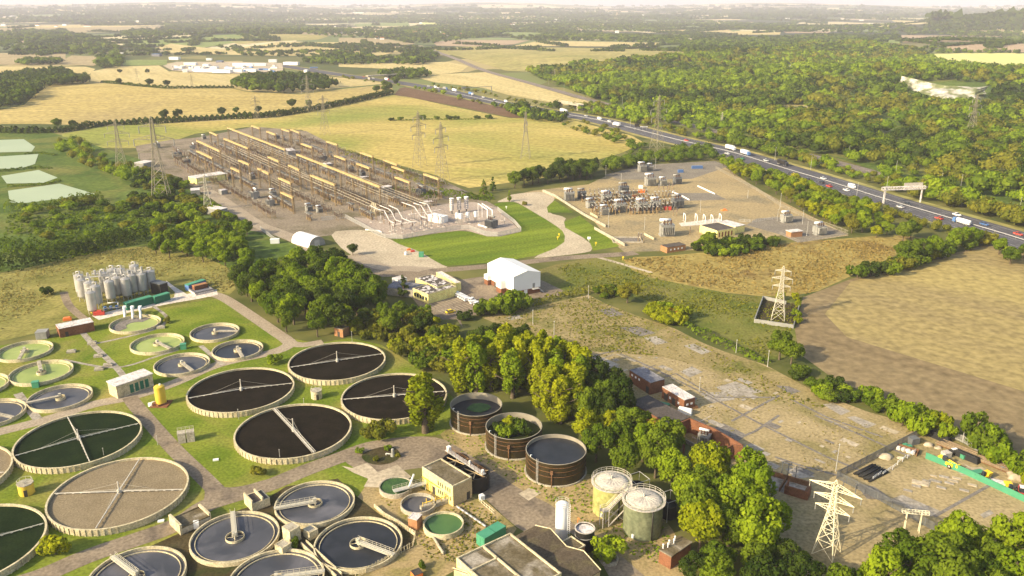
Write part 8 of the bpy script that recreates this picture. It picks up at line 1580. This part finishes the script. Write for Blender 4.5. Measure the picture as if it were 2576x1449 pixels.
for qx, qy, L_, k_, lab in ((1470, 655, 4., 'orange', 'orange skip behind the grey transformers'), (1860, 915, 4.5, 'redp', 'red and orange crate beside the black ribbed transformer'), (955, 690, 5., 'blue', 'dark blue container behind the left transformers'), (2310, 290, 8.5, 'bluecar', 'long pale blue container at the back corner'), (2060, 350, 4., 'bluecar', 'short blue tank at the back of the second yard'), (1370, 740, 3., 'brick', 'small brown hut between transformers'), (1460, 590, 2.6, 'whitep', 'white crate behind the three cream bushings')):
    o = MB().box(0, 0, .1, L_, 2.2, 1.9, .1).box(0, 0, 2., L_ * .96, 2., .2, .1).build('yard_container', B[k_], loc=(*G(*Q4(qx, qy)), 0)); tag(o, lab, 'container', 'containers in the second yard')
rs = random.Random(21); PT = [G(*Q4(*p)) for p in ((690, 700), (760, 720), (820, 700), (1730, 640), (1800, 650), (1860, 650), (1380, 980), (1330, 990), (1430, 980), (1700, 940), (1650, 930), (1080, 990), (1020, 960), (870, 1000), (1950, 1000), (2000, 1005), (560, 760), (600, 740), (1300, 700), (1340, 690), (1250, 960), (1290, 980), (1580, 960), (1640, 980), (780, 960), (830, 930), (740, 820), (1760, 860), (1540, 700), (1890, 600), (1940, 610), (1420, 1390), (1460, 1400), (1500, 1410), (2200, 1290), (1120, 720), (1560, 790), (1620, 800))]
place('insulator_post', _ins, PT, .2, 'short insulator post', 'insulator', 'insulator posts of the second yard', 'the second yard')
CP = [G(*Q4(*p)) for p in ((620, 780), (980, 700), (1900, 720), (2200, 860), (1700, 985), (850, 1005))]; place('circuit_breaker', _brk, [q for q in scatter(CP, 5.4, True, 9, 60)][:44], .2, 'grey three pole breaker', 'switchgear', 'breakers of the second yard', 'the second yard cluster')
for i, (px, py, h) in enumerate((((*Q4(930, 430), 9.)), ((*Q4(1160, 575), 9.5)), ((*Q4(1680, 305), 9.)), ((*Q4(970, 1190), 11.)), ((*Q4(1515, 1215), 7.)), ((*Q4(2355, 960), 7.5)), ((*Q5(1425, 445), 7.)), ((*Q5(1465, 265), 10)), ((*Q5(1805, 490), 8.)), ((*Q5(1870, 665), 8.)), ((*Q5(980, 95), 5)), ((*Q3(1255, 410), 4)))):
    lampost(px, py, h, 'slim pale lamp pole ' + ['at the back left of the second yard', 'behind the left transformers', 'at the very back by the green belt', 'in front of the left transformers', 'on the bare ground in mid yard', 'right of the black transformer', 'before the right corner transformer', 'on the motorway side fence', 'beside the right corner transformer', 'beside the small white roofed hut', 'at the upper side fence', 'behind the new substation bay'][i], 'lamp poles around the second yard')
for i in range(5):
    x0_, y0_ = ((0, 430), (175, 440), (295, 450), (410, 455), (535, 440))[i]; x, y = G(*Q5(x0_ + 10, y0_)); t = thing('pipe_arch', 'white bent pipe arch, ' + ['leftmost', 'second', 'third', 'fourth', 'rightmost'][i] + ' in the row on the pale slab', 'frame', x, y, 0, ang(Q5(190, 330), Q5(260, 390), 0), 'white pipe arches in the second yard'); m = MB()
    for a, b in (((0, 0, 0), (0, 0, 4.6)), ((0, 0, 4.6), (2.8, 0, 4.6)), ((2.8, 0, 4.6), (4.4, 0, 3.4)), ((4.4, 0, 3.4), (4.4, 0, 0))): m.tube(a, b, .2, 7)
    m.build('pipe', B['white'], t); MB().box(2.2, 0, 0, 5., .7, .2).build('foundation', K['white_conc'], t)
sheet('concrete_slab', [Q5(-60, 470), Q5(540, 400), Q5(600, 430), Q5(540, 480), Q5(-20, 520)], K['white_conc'], 5, 'pale concrete slab under the white pipe arches', 'slab')
sheet('concrete_slab', [Q4(1850, 660), Q4(2560, 660), Q4(2760, 760), Q4(2100, 780)], K['dkyard'], 5, 'grey slab behind the black ribbed transformer', 'slab')
t, a, b = building('control_house', 'building', 'ochre brick control house behind the thicket', Q5(345, 490), Q5(525, 590), Q5(800, 545), 4., 'yellow', 'roofd', parapet=.15)
for k in range(5): opening(t, a, b, 'F', -a * .38 + k * a * .17, .4, a * .07, 2.6, 'door', 'brick')
building('control_house', 'building', 'pale roofed wing behind the ochre control house', Q5(610, 440), Q5(800, 530), Q5(940, 500), 3.8, 'yellow', 'roofw', parapet=0, overhang=.4)
building('brick_hut', 'hut', 'small brick hut with a white roof in the dark gravel corner', Q5(1590, 578), Q5(1640, 610), Q5(1812, 592), 3., 'brickl', 'roofw', parapet=0, overhang=.5)
t, a, b = building('brick_hut', 'hut', 'low brick hut with small windows on the yard edge wall', MM(2445, 395), MM(2460, 420), MM(2600, 398), 3., 'brickl', 'roofd', parapet=.1)
for k in range(4): opening(t, a, b, 'F', -a * .3 + k * a * .2, 1.2, .8, .8, 'window', 'whitep')
t = thing('oil_pit', 'grey walled pit with a pale stained floor in the second yard', 'pit', *G(*Q4(1250, 1375)), 0, .0); MB().box(0, 5, 0, 16, .4, .8).box(0, -5, 0, 16, .4, .8).box(-7.8, 0, 0, .4, 9.6, .7).box(7.8, 0, 0, .4, 9.6, .7).build('side_wall', B['grey'], t); MB().box(0, 0, 0, 15.2, 9.6, .12).build('floor_slab', K['dslab'], t)
o = MB().box(0, 0, 0, 4, 2.2, .8, .3, .6).box(.4, .2, .5, 1.6, 1.2, .6, .2, .6).build('materials_heap', B['orange'], loc=(*G(*Q5(625, 280)), 0)); tag(o, 'orange sheeted heap on the sandy ground of the second yard', 'heap')
wall([Q4(-20, 640), Q4(170, 720), Q4(490, 930), Q4(600, 1000), Q4(930, 1180)], 1.7, 'pale boundary wall along the left of the second yard', 'grey', .3); wall([Q4(760, 1210), Q4(1220, 1465)], 1.7, 'pale boundary wall beside the bright verge', 'grey', .3)
wall([Q4(1510, 1290), Q4(1660, 1370)], 1.3, 'low cream bund wall before the white transformer', 'cream', .3); wall([Q4(700, 980), Q4(810, 1040)], 1.2, 'short cream wall before the front row transformers', 'cream', .3); wall([Q4(1940, 650), Q4(2100, 720), Q4(2190, 770)], .8, 'low white kerb wall behind the transformer row', 'white', .5); wall([Q4(2320, 560), Q4(2576, 680)], .8, 'low white kerb wall at the back of the second yard', 'white', .5)
fence([(1800, 425), (1900, 478), Q5(1490, 230), Q5(1900, 420), Q5(2290, 560), Q5(2500, 640)], 2.3, 'tall mesh fence between the second yard and the tree belt', 'grey', .5, .06, 3.)
fence([Q5(2490, 665), Q5(1760, 765), Q5(1460, 640)], 1.6, 'low fence at the right hand corner of the second yard', 'grey', .6, .07, 3.)
fence([Q5(850, 450), Q5(1050, 460), Q5(1420, 410)], 1.8, 'inner mesh fence in the second yard', 'galv', .8, .12, 3.)
# ------------------------------------------------------------------ far buildings
rs = random.Random(31)
def farbox(px, py, w_, d_, h, wall_, roof_, label, group, cat='building', name='warehouse', rz=None, pitch=0):
    x, y = GT(px, py); t = thing(name, label, cat, x, y, float(H(x, y)), rs.uniform(-.25, .25) if rz is None else rz, group); MB().box(0, 0, -1, w_, d_, h + 1).build('wall', B[wall_], t)
    m = MB()
    if pitch: m.add([(-w_ / 2, -d_ / 2 - .3, h), (w_ / 2, -d_ / 2 - .3, h), (w_ / 2, d_ / 2 + .3, h), (-w_ / 2, d_ / 2 + .3, h), (-w_ / 2, 0, h + pitch), (w_ / 2, 0, h + pitch)], [(0, 1, 5, 4), (2, 3, 4, 5), (0, 4, 3), (1, 2, 5)])
    else: m.box(0, 0, h + .02, w_ + .6, d_ + .6, .5)
    m.build('roof', B[roof_], t)
for i, (x, y, w_, k_) in enumerate(((1185, 425, 30, 'blue'), (1320, 450, 32, 'white'), (1440, 495, 34, 'white'), (1580, 455, 16, 'white'), (1540, 545, 58, 'white'), (1680, 552, 50, 'white'), (1840, 500, 60, 'white'), (1960, 500, 36, 'white'), (2200, 490, 44, 'white'), (2060, 470, 24, 'white'), (1350, 520, 20, 'white'), (1735, 530, 22, 'white'), (1800, 548, 22, 'white'), (1900, 545, 26, 'white'), (2310, 545, 8, 'white'), (2370, 525, 20, 'blue'), (2560, 460, 16, 'white'), (1020, 410, 9, 'white'), (920, 410, 8, 'white'), (1660, 475, 18, 'blue'), (1500, 520, 16, 'white'), (1620, 520, 18, 'white'), (1560, 500, 16, 'white'), (1400, 545, 12, 'white'))):
    farbox(x / 3, y / 3, w_ * .72, 11, 5.5 if w_ > 20 else 4, 'white' if k_ == 'white' else 'roofb', 'white' if k_ == 'white' else 'blue', ('long ' if w_ > 40 else 'small ' if w_ < 20 else '') + ('white' if k_ == 'white' else 'blue roofed') + ' building ' + ('at the right end' if x > 2050 else 'in the middle' if x > 1500 else 'at the left end') + ' of the far industrial estate', 'buildings of the far industrial estate')
sheet('estate_yard', C0([(1230, 500), (1330, 470), (1760, 470), (2130, 480), (2140, 540), (1800, 560), (1480, 552), (1300, 535)]), K['conc'], 3, 'pale yard of the far industrial estate', 'ground')
for k in range(46):
    x, y = rs.uniform(1290, 2080), rs.uniform(505, 548); p = (x / 3, y / 3); X_, Y_ = GT(*p); o = MB().box(0, 0, 0, 12, 3.2, 2.8).box(0, 0, 2.81, 11.6, 3., .3).build('parked_trailer', B[('white', 'whitep', 'roofw', 'silver', 'blue')[k % 5]], loc=(X_, Y_, float(H(X_, Y_)) + .8)); o.rotation_euler.z = rs.uniform(0, 3); tag(o, 'tiny pale trailer parked in the far industrial estate yard', 'trailer', 'trailers in the far industrial estate')
for k in range(70):
    if k < 46: x, y = rs.choice([(rs.uniform(250, 480), rs.uniform(232, 272)), (rs.uniform(540, 680), rs.uniform(222, 262)), (rs.uniform(720, 970), rs.uniform(245, 285))])
    elif k < 58: x, y = rs.uniform(1260, 1560), rs.uniform(186, 200)
    else: x, y = rs.uniform(-100, 640), rs.uniform(196, 300)
    farbox(x / 3 + 858.7, y / 3, rs.uniform(9, 15), rs.uniform(7, 9), 5.5, rs.choice(['white', 'white', 'buff', 'cream']), rs.choice(['brick', 'brickl', 'roofd']), 'small house with a pitched roof in the ' + ('far village' if k < 46 else 'far hamlet right of the village' if k < 58 else 'far lane left of the village'), 'houses of the far village', 'house', 'house', rs.uniform(0, 3), 3)
farbox(c1(870, 150)[0], 50, 90, 40, 9, 'white', 'white', 'very far long white shed on the plain', None); farbox(c1(2080, 115)[0], 38.5, 9, 9, 24, 'buff', 'buff', 'far square church tower on the horizon plain', None, 'tower', 'church_tower', None, 3); farbox(c1(15, 90)[0], 32, 60, 30, 12, 'white', 'white', 'very far white works at the horizon', None); farbox(c1(2080, 245)[0], 83, 16, 9, 8, 'white', 'roofw', 'far white house in the fields right of the village', None, 'house', 'house', None, 3); farbox(c1(130, 97)[0], 33, 120, 30, 8, 'white', 'roofw', 'very far long pale shed at the horizon', None)
rs = random.Random(40)
for k in range(46):
    px = rs.choice([rs.uniform(0, 985), rs.uniform(900, 1720), rs.uniform(1720, 2560)]); py = rs.uniform(38, 70) if px < 1900 else rs.uniform(42, 62); farbox(px, py, rs.uniform(14, 40), 12, 6, 'white', rs.choice(['white', 'roofw', 'brick']), 'tiny pale building lost in the far hazy countryside', 'tiny pale buildings of the far countryside', 'building', 'farm_building', None, 3)
# ------------------------------------------------------------------ tufts, weeds and small slabs
def tufts(poly, n, s, pal, name, label, up=.5, h=0., world=False):
    P = poly if world else [GT(*p) for p in poly]; rs = np.random.RandomState(n); xs = [p[0] for p in P]; ys = [p[1] for p in P]; C = []
    r2 = random.Random(n)
    while len(C) < n:
        x, y = r2.uniform(min(xs), max(xs)), r2.uniform(min(ys), max(ys))
        if inpoly(x, y, P) and float(_sn(x, y, 1 / 9., n % 7)) + r2.gauss(0, .3) > -.05: C.append((x, y, float(H(x, y)) + s * .3 + h))
    C = np.array(C); D = rs.normal(size=(n, 3)); D[:, 2] = np.abs(D[:, 2]) * up + .25
    q = quads(rs, C, D, s * rs.uniform(.5, 1.3, n)); me = mesh_np(name, q.reshape(-1, 3), np.arange(n * 4).reshape(-1, 4), rs.uniform(0, 1, n), MATS['mass_' + pal], rs.uniform(0, 1, n))
    tag(link(bpy.data.objects.new(name, me)), label, name, kind='stuff')
leafmat('mass_straw', (.20, .175, .05), (.36, .30, .10), 'tint'); leafmat('mass_brown', (.23, .165, .05), (.36, .265, .085), 'tint')
tufts([(0, 692), (150, 660), (260, 632), (370, 622), (560, 658), (595, 715), (560, 735), (440, 690), (150, 735), (0, 840)], 3200, .5, 'straw', 'grass', 'dry straw coloured tussocks around the silver silos')
tufts([(1560, 652), (1717, 646), (1960, 615), (2100, 606), (2330, 602), (2140, 690), (2030, 740), (1870, 740), (1700, 708)], 4200, .6, 'brown', 'grass', 'brown tussocks of the rough grass right of the white building')
tufts([(1400, 670), (1560, 652), (1700, 715), (1870, 748), (2020, 748), (1990, 830), (1930, 900), (1830, 842), (1700, 790), (1560, 726), (1440, 735)], 3200, .5, 'olive', 'grass', 'olive tussocks between the white building and the field')
tufts([(1240, 800), (1340, 775), (1480, 745), (1700, 836), (1900, 936), (2090, 1030), (1950, 1010), (1700, 900), (1440, 880), (1330, 845)], 2600, .45, 'olive', 'weeds', 'green weeds over the back of the cleared site', 1.)
tufts([(1440, 885), (1700, 900), (1950, 1010), (2140, 1062), (2320, 1075), (2090, 1190), (1900, 1200), (1640, 1050)], 900, .35, 'straw', 'weeds', 'sparse weeds over the middle of the cleared site', 1.)
tufts([(1100, 1100), (1220, 1070), (1340, 1195), (1490, 1195), (1660, 1300), (1720, 1440), (1600, 1400), (1400, 1270), (1180, 1150)], 900, .4, 'light', 'weeds', 'green weeds on the sandy soil by the steel tanks', 1.)
tufts([(950, 1250), (1050, 1290), (1150, 1250), (1230, 1290), (1290, 1340), (1150, 1420), (1060, 1400), (1050, 1330)], 900, .35, 'olive', 'weeds', 'weeds between the small tanks and the plant building', 1.)
tufts([(20, 540), (250, 505), (400, 560), (560, 600), (600, 660), (370, 612), (150, 655), (0, 640)], 5200, .9, 'mid', 'undergrowth', 'low green undergrowth of the scrubland', .8)
tufts([(890, 470), (1100, 470), (1250, 500), (1230, 508), (1100, 490)], 700, .7, 'mid', 'undergrowth', 'low weeds along the back fence of the substation', .8)
a0 = np.array(G(1640, 960)); ax_ = np.array(G(2180, 1190)) - a0; ax_ /= np.linalg.norm(ax_); ay_ = np.array([-ax_[1], ax_[0]]); DP = [G(*p) for p in [(1440, 890), (1700, 900), (1900, 950), (2140, 1070), (2300, 1080), (2100, 1180), (1960, 1230), (1800, 1130), (1640, 1050), (1560, 980)]]; rs = random.Random(17); n = 0
while n < 64:
    q = a0 + ax_ * rs.uniform(-60, 130) + ay_ * rs.uniform(-60, 60); q = a0 + np.round((q - a0) @ ax_ / 4) * 4 * ax_ + np.round((q - a0) @ ay_ / 4) * 4 * ay_
    if not inpoly(q[0], q[1], DP): continue
    w_, d_ = rs.choice([(1, 2), (2, 2), (1.2, 1.2), (3, 1), (5, 2.4), (.6, 6), (7, .6), (4, 3)]); sheet('concrete_slab', [tuple(q + ax_ * i * w_ / 2 + ay_ * j * d_ / 2) for i, j in ((-1, -1), (1, -1), (1, 1), (-1, 1))], K[rs.choice(['slab', 'dslab', 'slab', 'conc'])], 4, 'small concrete base left on the cleared tan site', 'slab', world=True, group='slabs on the cleared site'); n += 1
